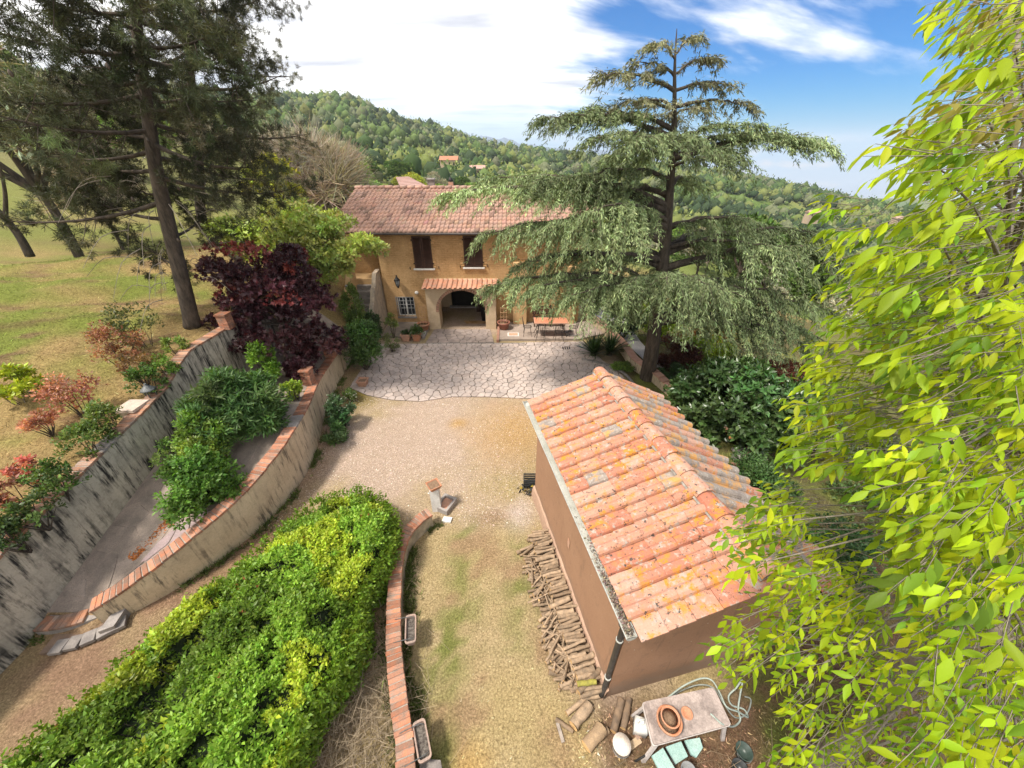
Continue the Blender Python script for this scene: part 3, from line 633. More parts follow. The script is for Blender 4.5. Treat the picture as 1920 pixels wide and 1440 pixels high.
OCHREP = mat('ochre_plaster', (.58, .38, .19), (.50, .32, .16), 3, .95, .4)
CREAMP = mat('cream_plaster', (.60, .46, .31), (.50, .37, .24), 3, .95, .4)
DARKW = mat('dark_brown_wood', (.065, .030, .020), (.04, .02, .014), 10, .6, .3)
BLACK = mat('dark_iron', (.02, .02, .022), (.03, .028, .026), 20, .55, .2, metal=.4)
WHITEM = mat('white_paint', (.70, .69, .66), (.58, .56, .52), 8, .6, .1)
INSIDE = mat('dim_interior', (.035, .03, .025), (.02, .018, .015), 5)
GLASS, _, _N, _L, _b = nodes('window_glass'); _b.inputs['Base Color'].default_value = (.03, .035, .04, 1); _b.inputs['Roughness'].default_value = .08
FY, FX0, FX1, EZ = 18.4, -6.4, 3.45, 4.62
H = thing('farmhouse', 'two-storey ochre masonry farmhouse with terracotta roof and arched porch', 'house', (-1.5, FY, 0))
# front wall with openings cut out of a grid
opens = [(-4.70, -3.82, 2.88, 4.36), (-2.30, -1.40, 2.94, 4.38), (-5.88, -5.0, .42, 1.45), (-3.72, -1.22, 0, 2.15)]
xs = sorted({FX0, FX1} | {o[0] for o in opens} | {o[1] for o in opens}); zs = sorted({-.4, EZ} | {o[2] for o in opens} | {o[3] for o in opens})
b = MB()
for i in range(len(xs) - 1):
    for j in range(len(zs) - 1):
        cx, cz = (xs[i] + xs[i + 1]) / 2, (zs[j] + zs[j + 1]) / 2
        if any(o[0] < cx < o[1] and o[2] < cz < o[3] for o in opens): continue
        b.add([(xs[i], FY, zs[j]), (xs[i + 1], FY, zs[j]), (xs[i + 1], FY, zs[j + 1]), (xs[i], FY, zs[j + 1])], [(0, 1, 2, 3)])
for o in opens:
    x0, x1, z0, z1 = o; d = .22 if o is not opens[3] else .4
    b.add([(x0, FY, z0), (x1, FY, z0), (x1, FY, z1), (x0, FY, z1), (x0, FY + d, z0), (x1, FY + d, z0), (x1, FY + d, z1), (x0, FY + d, z1)], [(0, 4, 5, 1), (1, 5, 6, 2), (2, 6, 7, 3), (3, 7, 4, 0)])
b.build('front_wall', OCHRE, H)
b = MB()
b.add([(FX0, FY, -.4), (FX0, FY + 8.4, -.4), (FX0, FY + 8.4, EZ), (FX0, FY + 4.2, 6.0), (FX0, FY, EZ)], [(0, 4, 3, 2, 1)])
b.add([(FX1, FY, -.4), (FX1, FY + 8.4, -.4), (FX1, FY + 8.4, EZ), (FX1, FY + 4.2, 6.0), (FX1, FY, EZ)], [(0, 1, 2, 3, 4)])
b.add([(FX0, FY + 8.4, -.6), (FX1, FY + 8.4, -.6), (FX1, FY + 8.4, EZ), (FX0, FY + 8.4, EZ)], [(1, 0, 3, 2)]); b.build('side_wall', OCHRE, H)
MB().box((-8.3, FY + 1.25, -.4), (FX0 - .004, FY + 8.3, EZ)).build('rear_wing_wall', OCHRE, H)
# shuttered windows
def shutters(x0, x1, z0, z1):
    w = MB().box((x0 + .002, FY + .10, z0), (x1 - .002, FY + .16, z1)).build('window', INSIDE, H)
    MB().box((x0 - .07, FY - .09, z0 - .07), (x1 + .07, FY + .1, z0 - .004)).build('sill', WHITEM, w)
    xm = (x0 + x1) / 2
    for a, c in ((x0 + .004, xm - .008), (xm + .008, x1 - .004)):
        fr = MB(); y0, y1 = FY - .045, FY - .005
        fr.box((a, y0, z0 + .01), (a + .065, y1, z1 - .01)).box((c - .065, y0, z0 + .01), (c, y1, z1 - .01))
        for zz, hh in ((z0 + .01, .09), (z1 - .09, .08)): fr.box((a + .065, y0 + .003, zz), (c - .065, y1 - .003, zz + hh))
        s = fr.build('shutter', DARKW, w); n = 26; sm = MB().box((-(c - a) / 2 + .066, -.011, -.018), ((c - a) / 2 - .066, .011, .018)).mesh('slat', DARKW)
        for k in range(n):
            zz = z0 + .12 + (z1 - z0 - .24) * (k + .5) / n; o = link('slat', sm, s); o.matrix_parent_inverse = s.matrix_parent_inverse.copy(); 
            o.matrix_parent_inverse = Matrix.Identity(4)
            o.matrix_basis = Matrix.Translation(((a + c) / 2, (y0 + y1) / 2, zz)) @ Matrix.Rotation(R(38), 4, 'X')
    for zz in (z0 + .2, z1 - .2):
        for xx in (x0 - .02, x1 + .02): MB().box((xx - .02, FY - .06, zz), (xx + .02, FY - .002, zz + .06)).build('hinge', BLACK, w)
    # toothed brick edges beside the opening
    me = brick_mesh('quoin_brick', mat_q, .05, .13, .06)
    for k in range(int((z1 - z0) / .11)):
        for sx, xx in ((-1, x0), (1, x1)):
            o = link('quoin_brick', me, w); o.matrix_parent_inverse = Matrix.Identity(4)
            o.matrix_basis = Matrix.Translation((xx + sx * (.08 + (k % 2) * .05), FY - .002, z0 + .05 + k * .11))
mat_q = mat('quoin_clay', (.58, .36, .17), (.46, .27, .12), 9, rand=.2)
shutters(*opens[0]); shutters(*opens[1])
# shutter stays
for xx, zz in ((-4.95, 2.83), (-3.55, 2.86), (-2.5, 2.9), (-1.18, 2.95)): MB().box((xx - .012, FY - .05, zz), (xx + .012, FY + .01, zz + .12)).build('shutter_stay', BLACK, H)
# barred window
x0, x1, z0, z1 = opens[2]
w = MB().box((x0 + .002, FY + .14, z0), (x1 - .002, FY + .18, z1)).build('window', GLASS, H)
fr = MB().box((x0, FY + .1, z0), (x0 + .05, FY + .138, z1)).box((x1 - .05, FY + .1, z0), (x1, FY + .138, z1)).box(((x0 + x1) / 2 - .03, FY + .1, z0 + .05), ((x0 + x1) / 2 + .03, FY + .138, z1 - .05)).box((x0 + .05, FY + .1, z1 - .05), (x1 - .05, FY + .138, z1)).box((x0 + .05, FY + .1, z0), (x1 - .05, FY + .138, z0 + .05)); fr.build('frame', WHITEM, w)
GRILLE = mat('grey_grille', (.42, .42, .43), (.3, .3, .3), 20, .5, .1, metal=.3)
for k in range(6): xx = x0 - .01 + (x1 - x0 + .02) * k / 5; MB().tube([(xx, FY - .05, z0 - .06), (xx, FY - .05, z1 + .02)], .013, 6).build('bar', GRILLE, w)
for k in range(4): zz = z1 + .005 - k * .19; MB().tube([(x0 - .03, FY - .066, zz), (x1 + .03, FY - .066, zz)], .011, 6).build('bar', GRILLE, w)
MB().box((x0 - .05, FY - .07, z0 - .10), (x1 + .05, FY + .1, z0 - .004)).build('sill', STONEG, w)
# porch with arched opening
PX0, PX1, PYF, PH = -4.2, -.8, 17.65, 2.18
ax0, ax1, spz, crz = -3.62, -1.32, .98, 2.02; cxm, rx, rzz = (ax0 + ax1) / 2, (ax1 - ax0) / 2, crz - spz
arc = [(cxm + rx * math.cos(a), spz + rzz * math.sin(a)) for a in np.linspace(math.pi, 0, 25)]
def archwall(y0, y1):
    b = MB(); pr = [(ax0, -.1)] + arc + [(ax1, -.1)]; out = []
    for (x, z) in pr: out.append((x, z))
    n = len(pr); xs_ = np.array([p[0] for p in pr])
    for yy, flip in ((y0, False), (y1, True)):
        vs = [(x, yy, z) for x, z in pr] + [(x, yy, PH) for x, z in pr] + [(PX0, yy, -.1), (PX0, yy, PH), (PX1, yy, -.1), (PX1, yy, PH)]
        fs = [(i, i + 1, n + i + 1, n + i) for i in range(1, n - 2)] + [(2 * n, 0, n, 2 * n + 1) if False else (2 * n, 0, 1, n + 1, 2 * n + 1), (n - 1, 2 * n + 2, 2 * n + 3, n + n - 2, n - 2)]
        b.add(vs, [tuple(reversed(f)) if flip else f for f in fs])
    vs = [(x, y0, z) for x, z in pr] + [(x, y1, z) for x, z in pr]; b.add(vs, [(i, n + i, n + i + 1, i + 1) for i in range(n - 1)])
    for xx in (PX0, PX1): b.add([(xx, y0, -.1), (xx, y1, -.1), (xx, y1, PH), (xx, y0, PH)], [(0, 1, 2, 3)])
    b.add([(PX0, y0, PH), (PX1, y0, PH), (PX1, y1, PH), (PX0, y1, PH)], [(0, 1, 2, 3)]); return b
po = archwall(PYF, FY - .003).build('porch', CREAMP, H)
nb = 34; tot = [(cxm + (rx + .075) * math.cos(a), spz + (rzz + .075) * math.sin(a), a) for a in np.linspace(math.pi, 0, nb)]
me = brick_mesh('arch_brick', mat('arch_brick', (.40, .21, .14), (.30, .18, .13), 9, rand=.25), .03, .085, .14)
for xx, zz, a in tot:
    o = link('arch_brick', me, po); o.matrix_parent_inverse = Matrix.Identity(4); nx_, nz_ = math.cos(a) / rx, math.sin(a) / rzz; an = math.atan2(nx_, nz_)
    o.matrix_basis = Matrix.Translation((xx, PYF - .012, zz)) @ Matrix.Rotation(an, 4, 'Y') @ Matrix.Translation((0, 0, -.07))
# little tiled canopy over the arch
def pantile(name, m, l, w, h, seg=7):
    """one curved roof tile: flat tray with a raised roll along one edge; x along the slope (down), y across"""
    prof = [(-w / 2, .0), (-.08 * w, .0)] + [(-.08 * w + .58 * w * (1 - math.cos(t)) / 2, h * math.sin(t)) for t in np.linspace(.18, math.pi - .05, seg)]
    V = []; n = len(prof)
    for x, lift, k in ((-l / 2, 0, .93), (l / 2, .016, 1.0)):
        V += [(x, y * k, z * k + lift) for y, z in prof]
    V += [(x_, y_, z_ - .018) for x_, y_, z_ in V[n:2 * n]] + [(x_, y_, z_ - .018) for x_, y_, z_ in V[:n]]
    F = [(i, n + i, n + i + 1, i + 1) for i in range(n - 1)] + [(n + i, 2 * n + i, 2 * n + i + 1, n + i + 1) for i in range(n - 1)]
    F += [(0, 3 * n, 2 * n, n), (n - 1, 2 * n - 1, 3 * n - 1, 4 * n - 1)]
    b = MB().add(V, F); return b.mesh(name, m)
CANT = mat('canopy_tile', (.50, .22, .13), (.42, .25, .18), 6, .9, .4, 40, rand=.2)
MB().add([(PX0 - .1, PYF - .2, PH - .01), (PX1 + .1, PYF - .2, PH - .01), (PX1 + .1, FY + .0, PH + .20), (PX0 - .1, FY + .0, PH + .20), (PX0 - .1, PYF - .2, PH - .05), (PX1 + .1, PYF - .2, PH - .05), (PX1 + .1, FY, PH + .0), (PX0 - .1, FY, PH + .0)], [(0, 1, 2, 3), (4, 7, 6, 5), (0, 4, 5, 1), (1, 5, 6, 2), (3, 7, 4, 0)]).build('canopy_deck', CREAMP, po)
me = pantile('canopy_tile', CANT, .52, .235, .06, 5)
for k in range(15):
    for r_ in range(2):
        o = link('canopy_tile', me, po); o.matrix_parent_inverse = Matrix.Identity(4); yy = PYF - .06 + r_ * .40; zz = PH + .02 + (yy - PYF + .2) * .235 + (.012 if r_ == 0 else 0)
        o.matrix_basis = Matrix.Translation((PX0 + .03 + k * .239, yy, zz)) @ Matrix.Rotation(-math.pi / 2, 4, 'Z') @ Matrix.Rotation(math.atan(.235), 4, 'Y') 
# the vaulted recess behind the arch
b = MB(); x0, x1, y0, y1, zt = -4.05, -.95, FY + .4, 20.9, 2.1
b.add([(x0, y0 - .398, -.02), (x1, y0 - .398, -.02), (x1, y1, -.02), (x0, y1, -.02)], [(0, 1, 2, 3)]); b.build('recess_floor', mat('recess_floor', (.34, .28, .24), (.25, .21, .18), 4), H)
b = MB(); b.add([(x0, y0, 0), (x0, y1, 0), (x0, y1, zt), (x0, y0, zt), (x1, y0, 0), (x1, y1, 0), (x1, y1, zt), (x1, y0, zt)], [(0, 1, 2, 3), (5, 4, 7, 6), (3, 2, 6, 7)])
b.add([(x0, y1, 0), (-3.5, y1, 0), (-3.5, y1, zt), (x0, y1, zt), (-2.05, y1, 0), (x1, y1, 0), (x1, y1, zt), (-2.05, y1, zt), (-3.5, y1, 1.98), (-2.05, y1, 1.98)], [(0, 1, 2, 3), (4, 5, 6, 7), (8, 9, 7, 2)]); b.build('recess_wall', CREAMP, H)
d = MB().box((-3.5, y1 + .25, 0), (-2.05, y1 + .3, 1.98)).build('dark_doorway', INSIDE, H); MB().tube([(-2.2, y1 + .22, .95), (-2.2, y1 + .22, 1.1)], .02, 6).build('handle', BLACK, d)  # near-black panel: the doorway's darkness is put into its colour
MB().box((-3.6, y1 - .22, 0), (-1.95, y1 - .002, .10)).build('inner_step', STONEG, H)
# pilasters
MB().box((.05, FY - .32, -.1), (.74, FY - .003, 3.2)).build('buttress', OCHREP, H); MB().box((2.55, FY - .26, -.1), (3.2, FY - .003, 3.0)).build('buttress', OCHREP, H)
# roof deck, gutter, courses of tiles
RX0, RX1 = -8.45, 4.3; ey, ry = FY - .32, 22.65; ez, rz_ = EZ + .03, 6.05; slope = (rz_ - ez) / (ry - ey)
b = MB().add([(RX0, ey, ez - .06), (RX1, ey, ez - .06), (RX1, ry, rz_ - .06), (RX0, ry, rz_ - .06), (RX0, ry + 4.6, ez - .06), (RX1, ry + 4.6, ez - .06),
  (RX0, ey, ez - .14), (RX1, ey, ez - .14), (RX1, ry, rz_ - .14), (RX0, ry, rz_ - .14), (RX0, ry + 4.6, ez - .14), (RX1, ry + 4.6, ez - .14)],
  [(0, 1, 2, 3), (3, 2, 5, 4), (6, 9, 8, 7), (9, 10, 11, 8), (0, 6, 7, 1), (1, 7, 8, 2), (2, 8, 11, 5), (3, 9, 6, 0), (4, 10, 9, 3), (5, 11, 10, 4)])
roof = b.build('roof', mat('roof_deck', (.35, .22, .16)), H)
RT = mat('old_house_tile', (.44, .255, .19), (.36, .235, .19), 1.7, .9, .5, 30, attr=True)
rows = 13; tw = .205; L_ = math.hypot(ry - ey, rz_ - ez) / rows
cl = Cloud(); tv = []; prof = [(-.5, 0), (-.12, 0), (-.02, .20), (.18, .30), (.38, .20), (.5, .02)]; nn = len(prof)
TT_ = ([(0, y * tw, z * tw * .75) for y, z in prof] + [(1, y * tw, z * tw * .75 + .05) for y, z in prof] + [(1, y * tw, z * tw * .75 - .03) for y, z in prof],
      [(i, nn + i, nn + i + 1, i + 1) for i in range(nn - 1)] + [(nn + i, 2 * nn + i, 2 * nn + i + 1, nn + i + 1) for i in range(nn - 1)])
cnt = int((RX1 - RX0) / tw); dsl = unit(np.array([(0, ey - ry, ez - rz_)]))[0]
for r_ in range(rows):
    n = cnt; x = RX0 + tw * (np.arange(n) + .5); s0 = (r_ + 1) / rows; pos = np.stack([x + rng.normal(0, .006, n), np.full(n, ey + (ry - ey) * s0), ez - .055 + (rz_ - ez) * s0 + rng.normal(0, .008, n) + .0 * x], 1)
    c = jit(n, (1, 1, 1), .16, .05); c *= np.where(rng.random((n, 1)) < .08, .6, 1)
    cl.add(TT_, pos, np.tile(dsl, (n, 1)), np.tile((0, -dsl[2] * -1 * 0, 1.), (n, 1)), np.stack([np.full(n, L_ * 1.12), np.ones(n), np.ones(n)], 1), c)
o = cl.build('roof_tiles', RT, roof); o['kind'] = 'stuff'
for k in range(32):
    x = RX0 + .2 + k * .40; MB().tube([(x - .2, ry, rz_ - .01 + random.gauss(0, .008)), (x + .22, ry, rz_ + .015)], [.10, .115], 8).build('ridge_tile', mat_ridge if k else globals().setdefault('mat_ridge', mat('ridge_tile', (.42, .24, .18), (.33, .22, .18), 4, rand=.25)), roof)
MB().tube([(RX0 + 1.6, ey - .05, ez - .13), (RX1, ey - .05, ez - .13)], .055, 8).build('gutter', mat('dark_gutter', (.06, .05, .05), (.1, .08, .07), 8, .6), H)
# chimneys
def chimney(px, py, yy, w, h, m, cowl):
    p = PY(px, py, yy); c = MB().box((p[0] - w / 2, yy - w / 2, p[2] - h - .6), (p[0] + w / 2, yy + w / 2, p[2])).build('chimney', m, roof)
    if cowl: MB().lathe([(w * .52, 0), (w * .5, .05), (w * .3, .16), (.02, .2)], (p[0], yy, p[2] + .03), 10).build('cowl', BLACK, c)
    else: MB().box((p[0] - w / 2 - .04, yy - w / 2 - .04, p[2] + .002), (p[0] + w / 2 + .04, yy + w / 2 + .04, p[2] + .07)).build('cap', STONEG, c)
chimney(808, 337, 23.4, .34, .7, mat('grey_chimney', (.30, .25, .23)), False); chimney(845, 341, 23.3, .26, .5, TERRAP, True)
# lamps on the wall
p = PY(745, 530, FY - .22); t = thing('wall_lantern', 'black iron lantern on a bracket beside the upper window', 'lantern', (p[0], FY, p[2] - .3)); x, z = p[0], p[2]
MB().lathe([(.03, -.26), (.06, -.2), (.08, -.16)], (x, FY - .22, z), 6).build('base', BLACK, t)
MB().lathe([(.078, -.16), (.125, .12)], (x, FY - .22, z), 6).build('glass', mat('lantern_glass', (.35, .36, .36), (.25, .26, .27), 9, .2), t)
b = MB()
for i in range(6): a = i * math.pi / 3; b.bar((x + .082 * math.cos(a), FY - .22 + .082 * math.sin(a), z - .16), (x + .13 * math.cos(a), FY - .22 + .13 * math.sin(a), z + .12), .014)
b.build('cage', BLACK, t); MB().lathe([(.16, .12), (.13, .16), (.05, .26), (.03, .3), (.045, .33), (.01, .38)], (x, FY - .22, z), 8).build('cap', BLACK, t); MB().tube([(x, FY, z - .1), (x, FY - .1, z - .28), (x, FY - .22, z - .26)], .016, 6).build('bracket', BLACK, t)
p = PY(781, 549, FY - .1); t = thing('bulkhead_lamp', 'small white outdoor lamp above the barred window', 'lamp', (p[0], FY, p[2])); MB().lathe([(.02, 0), (.09, .03), (.1, .1), (.06, .15)], (p[0], FY - .09, p[2] - .08), 10).build('shade', WHITEM, t); MB().box((p[0] - .03, FY - .06, p[2] - .03), (p[0] + .03, FY + .002, p[2] + .05)).build('bracket', WHITEM, t)

# outside stair with stepped parapets at the -X end of the front
t = thing('outside_staircase', 'ochre rendered outside staircase with stepped parapets at the house corner', 'staircase', (-7.1, 17.6, 0))
for k in range(8):
    MB().box((-7.75, 16.35 + k * .29, -.1), (-6.75, 16.35 + (k + 1) * .29 + .02, .35 + k * .24)).build('step', STONEG, t)
for sx in (-7.87, -6.62):
    pr = [(16.2, 0), (16.2, .95), (16.45, 1.05), (16.9, 1.6), (17.0, 1.62), (17.45, 2.2), (17.6, 2.22), (18.0, 2.75), (18.6, 2.8), (18.6, 0)]
    n = len(pr); vs = [(sx - .1, y, z) for y, z in pr] + [(sx + .1, y, z) for y, z in pr]; MB().add(vs, [list(range(n)), list(range(n, 2 * n))[::-1]] + [(i, n + i, n + (i + 1) % n, (i + 1) % n) for i in range(n)]).build('parapet', OCHREP if sx < -7 else mat('stained_plaster', (.46, .36, .26), (.30, .25, .2), 4), t)
MB().box((-8.3, 18.6, -.1), (-6.41, 19.64, 2.3)).build('landing', OCHREP, t)
MB().box((-7.95, 17.5, 2.235), (-7.78, 17.72, 2.3)).build('coping', STONEG, t)
for z in (.5, .9): pass
# second house behind: one pink tiled slope shows over the ridge
hx, hy = PY(775, 350, 34)[0], 34
t = thing('neighbour_house', 'pink tiled roof of a house standing beyond the farmhouse ridge', 'house', (hx, hy, -1))
rp = [PY(742, 332, 38), PY(765, 331, 38), PY(806, 352, 32), PY(752, 356, 32)]
MB().box((rp[0][0], 33, -2), (rp[2][0] + .5, 39, rp[2][2] - .5)).build('wall', OCHREP, t)
b = MB(); n_ = 9
for k in range(n_):
    u0, u1 = k / n_, (k + .96) / n_; A = rp[0] * (1 - u0) + rp[3] * u0; B = rp[1] * (1 - u0) + rp[2] * u0; C = rp[1] * (1 - u1) + rp[2] * u1; D = rp[0] * (1 - u1) + rp[3] * u1; C = C + np.array((0, 0, .06)); D = D + np.array((0, 0, .06))
    me = MB().add([A, B, C, D, D - (0, 0, .1), C - (0, 0, .1)], [(0, 3, 2, 1), (3, 4, 5, 2)]); me.build('tile_course', mat('pink_tile', (.46, .30, .26), (.40, .27, .24), 3) if k == 0 else bpy.data.materials['pink_tile'], t)
# ------------------------------------------------------------------ store house with the pantile roof
def tile_mat():
    m, nt, N, L, bs = nodes('lichened_roof_tile'); p = world_pos(N, L); oi = N.new('ShaderNodeObjectInfo')
    base = N.new('ShaderNodeValToRGB'); e = base.color_ramp.elements; e[0].position = 0; e[0].color = (.39, .15, .10, 1); e[1].position = 1; e[1].color = (.46, .275, .21, 1)
    k = base.color_ramp.elements.new(.45); k.color = (.43, .215, .15, 1); L.new(oi.outputs['Random'], base.inputs[0])
    n1 = noise(N, L, p, 2.0, 4); n2 = noise(N, L, p, 9, 6, .72); n3 = noise(N, L, p, 5.5, 6, .75); n4 = noise(N, L, p, 42, 4, .7); n5 = noise(N, L, p, 1.3, 3); n6 = noise(N, L, p, 13, 5, .8)
    c = mixc(N, L, .5, base.outputs[0], ramp(N, L, n4, .25, .75, (.75, .73, .7, 1), (1.25, 1.25, 1.25, 1)), 'MULTIPLY')
    c = mixc(N, L, mixc(N, L, 1.0, ramp(N, L, n3, .50, .60), ramp(N, L, n5, .38, .55, (.15, .15, .15, 1), (1, 1, 1, 1)), 'MULTIPLY'), c, (.50, .22, .03))
    sp = N.new('ShaderNodeSeparateXYZ'); g = N.new('ShaderNodeNewGeometry'); L.new(g.outputs['Position'], sp.inputs[0])
    nx = N.new('ShaderNodeSeparateXYZ'); L.new(g.outputs['Normal'], nx.inputs[0])
    gm = ramp(N, L, n2, .54, .62); c = mixc(N, L, gm, c, (.36, .31, .27)); c = mixc(N, L, ramp(N, L, n6, .575, .625), c, (.07, .06, .055))
    c = mixc(N, L, ramp(N, L, n6, .29, .34, (1, 1, 1, 1), (0, 0, 0, 1)), c, (.55, .5, .44))
    L.new(c, bs.inputs['Base Color']); bs.inputs['Roughness'].default_value = .92; bs.inputs['Specular IOR Level'].default_value = .15
    bump(N, L, bs, mixc(N, L, .5, n4, n2), .6, .012); return m
TILE = tile_mat()
GREYTILE = None
def grey_tile():
    m, nt, N, L, bs = nodes('shade_grey_lichen_tile'); p = world_pos(N, L); n1 = noise(N, L, p, 5, 6, .75); n2 = noise(N, L, p, 24, 5, .75); n3 = noise(N, L, p, 3.2, 5, .7)
    c = mixc(N, L, ramp(N, L, n1, .35, .62), (.36, .31, .27), (.22, .185, .165)); c = mixc(N, L, ramp(N, L, n2, .58, .68), c, (.55, .53, .49)); c = mixc(N, L, ramp(N, L, n2, .32, .40, (1, 1, 1, 1), (0, 0, 0, 1)), c, (.09, .08, .075))
    c = mixc(N, L, ramp(N, L, n3, .50, .60), c, (.50, .27, .10)); L.new(c, bs.inputs['Base Color']); bs.inputs['Roughness'].default_value = .95; bs.inputs['Specular IOR Level'].default_value = .1
    bump(N, L, bs, n2, .8, .015); return m
GREYTILE = grey_tile()
def shed_wall():
    m, nt, N, L, bs = nodes('brown_render'); p = world_pos(N, L); n1 = noise(N, L, p, 1.2, 4); n2 = noise(N, L, p, 90, 3, .7); n3 = noise(N, L, p, 6, 5, .7); n4 = noise(N, L, p, 16, 3)
    c = mixc(N, L, ramp(N, L, n1, .3, .7), (.345, .205, .13), (.30, .175, .11)); c = mixc(N, L, .6, c, ramp(N, L, n2, .25, .75, (.66, .64, .62, 1), (1.3, 1.3, 1.3, 1)), 'MULTIPLY')
    c = mixc(N, L, ramp(N, L, n3, .56, .72), c, (.25, .15, .10)); c = mixc(N, L, ramp(N, L, n4, .72, .75), c, (.55, .46, .38)); c = mixc(N, L, ramp(N, L, noise(N, L, world_pos(N, L, (1, 1, .15)), 6, 5, .7), .58, .70, (0, 0, 0, 1), (.55, .55, .55, 1)), c, (.20, .125, .085))
    gz_ = N.new('ShaderNodeNewGeometry'); sz_ = N.new('ShaderNodeSeparateXYZ'); L.new(gz_.outputs['Position'], sz_.inputs[0]); ad = N.new('ShaderNodeMath'); ad.operation = 'MULTIPLY_ADD'; L.new(n3, ad.inputs[0]); ad.inputs[1].default_value = -.5; L.new(sz_.outputs[2], ad.inputs[2])
    c = mixc(N, L, ramp(N, L, ad.outputs[0], .0, .30, (.8, .8, .8, 1), (0, 0, 0, 1)), c, (.24, .17, .125))
    L.new(c, bs.inputs['Base Color']); bs.inputs['Roughness'].default_value = .95; bs.inputs['Specular IOR Level'].default_value = .1; bump(N, L, bs, n2, .5, .01); return m
SW = shed_wall()
# local frame: origin at the near corner by the downpipe, u along the long wall (away), v across (+X side)
A0 = np.array((1.56, 2.52)); ud = unit(np.array((-.96, 4.28))); vd = np.array((ud[1], -ud[0]))
def sw(u, v, z): q = A0 + ud * u + vd * v; return (q[0], q[1], z)
SL, SWD, ZE, RV, ZR, ZE2 = 4.40, 3.2, 2.76, 1.62, 3.28, 2.44       # length, width, eave, ridge offset, ridge height, far eave
SH = thing('store_house', 'small brown rendered store house with lichened terracotta tile roof', 'shed', (*A0, 0))
b = MB(); vs = [sw(0, 0, -.3), sw(0, SWD, -.3), sw(0, SWD, ZE2 - .1), sw(0, RV, ZR - .12), sw(0, 0, ZE - .1), sw(SL, 0, -.3), sw(SL, SWD, -.3), sw(SL, SWD, ZE2 - .1), sw(SL, RV, ZR - .12), sw(SL, 0, ZE - .1)]
b.add(vs, [(0, 1, 2, 3, 4), (5, 9, 8, 7, 6), (0, 4, 9, 5), (1, 6, 7, 2)]); b.build('wall', SW, SH)
# rounded plinth swelling along the foot of the long wall
pf = MB(); n = 40; rows = []
for d_, z_ in ((.0, .34), (.035, .30), (.06, .16), (.085, -.1)):
    rows.append([sw(-.03 + (SL + .06) * k / (n - 1), -d_ * (1 + .35 * math.sin(k * .7) * .5) - .002, z_ + .02 * math.sin(k * 1.3)) for k in range(n)])
pf.add([p for r_ in rows for p in r_], [(r_ * n + k, (r_ + 1) * n + k, (r_ + 1) * n + k + 1, r_ * n + k + 1) for r_ in range(3) for k in range(n - 1)]); pf.build('plinth', mat('pale_brown_render', (.42, .28, .20), (.34, .22, .16), 5), SH)
# flaked patch of render
p = sw(2.05, -.004, 1.25); pts = [sw(2.05 + dx, -.012, 1.25 + dz) for dx, dz in ((-.05, -.12), (.03, -.14), (.06, -.02), (.05, .10), (.0, .15), (-.05, .06), (-.03, -.03))]
MB().add(pts, [tuple(range(7))]).build('flaked_patch', mat('bare_brick_patch', (.52, .27, .17), (.46, .3, .22), 12), SH)
OV0, OV1 = -.10, .52                                                   # roof beyond the near and the far gable
def deck(v0, z0, v1, z1):
    MB().add([sw(OV0, v0, z0), sw(SL + OV1, v0, z0), sw(SL + OV1, v1, z1), sw(OV0, v1, z1), sw(OV0, v0, z0 - .07), sw(SL + OV1, v0, z0 - .07), sw(SL + OV1, v1, z1 - .07), sw(OV0, v1, z1 - .07)],
      [(0, 3, 2, 1), (4, 5, 6, 7), (0, 1, 5, 4), (1, 2, 6, 5), (2, 3, 7, 6), (3, 0, 4, 7)]).build('roof_deck', mat('tile_bed', (.34, .24, .18), (.25, .19, .15), 8), SH)
lv, rv = -.08, SWD + .18
sL = (ZR - ZE) / (RV - 0); zl = ZE + lv * sL; sR = (ZE2 - ZR) / (SWD - RV); zr = ZE2 + .18 * sR
deck(lv, zl - .05, RV, ZR - .05); deck(RV + .004, ZR - .054, rv, zr - .05)
NT = 17; pitch_u = (SL + OV1 - OV0) / NT
def slope_tiles(v0, z0, v1, z1, rows, greyness, side):
    """tiles from ridge (v0, z0) down to eave (v1, z1)"""
    Ls = math.hypot(v1 - v0, z1 - z0); tl = Ls / rows * 1.14
    meshes = [pantile('roof_tile', TILE, tl, pitch_u * 1.02, .082 * (1 + .08 * k), 7) for k in range(3)]; gm = [pantile('roof_tile', GREYTILE, tl, pitch_u * 1.02, .085, 7)]
    dn = Vector((vd[0] * (v1 - v0), vd[1] * (v1 - v0), z1 - z0)).normalized(); us = Vector((ud[0], ud[1], 0)) * side; nz = dn.cross(us)
    if nz.z < 0: us = -us; nz = dn.cross(us)
    for i in range(NT):
        for j in range(rows):
            s = (j + .5) / rows; p = Vector(sw(OV0 + pitch_u * (i + .5), v0 + (v1 - v0) * s, z0 + (z1 - z0) * s - .028))
            me = random.choice(gm) if random.random() < greyness else random.choice(meshes); o = link('roof_tile', me, SH)
            M_ = Matrix((dn, us, nz)).transposed().to_4x4(); wob = Matrix.Rotation(random.gauss(0, .014), 4, 'Z') @ Matrix.Rotation(random.gauss(0, .012), 4, 'Y')
            o.matrix_basis = Matrix.Translation(p - SH.location + nz * random.gauss(0, .003)) @ M_ @ wob
slope_tiles(RV - .05, ZR - .005, lv - .02, zl, 5, .10, 1); slope_tiles(RV + .05, ZR - .008, rv + .02, zr - .004, 4, .62, -1)  # +X slope gets mostly grey lichened tiles, shaded roll sides put into colour
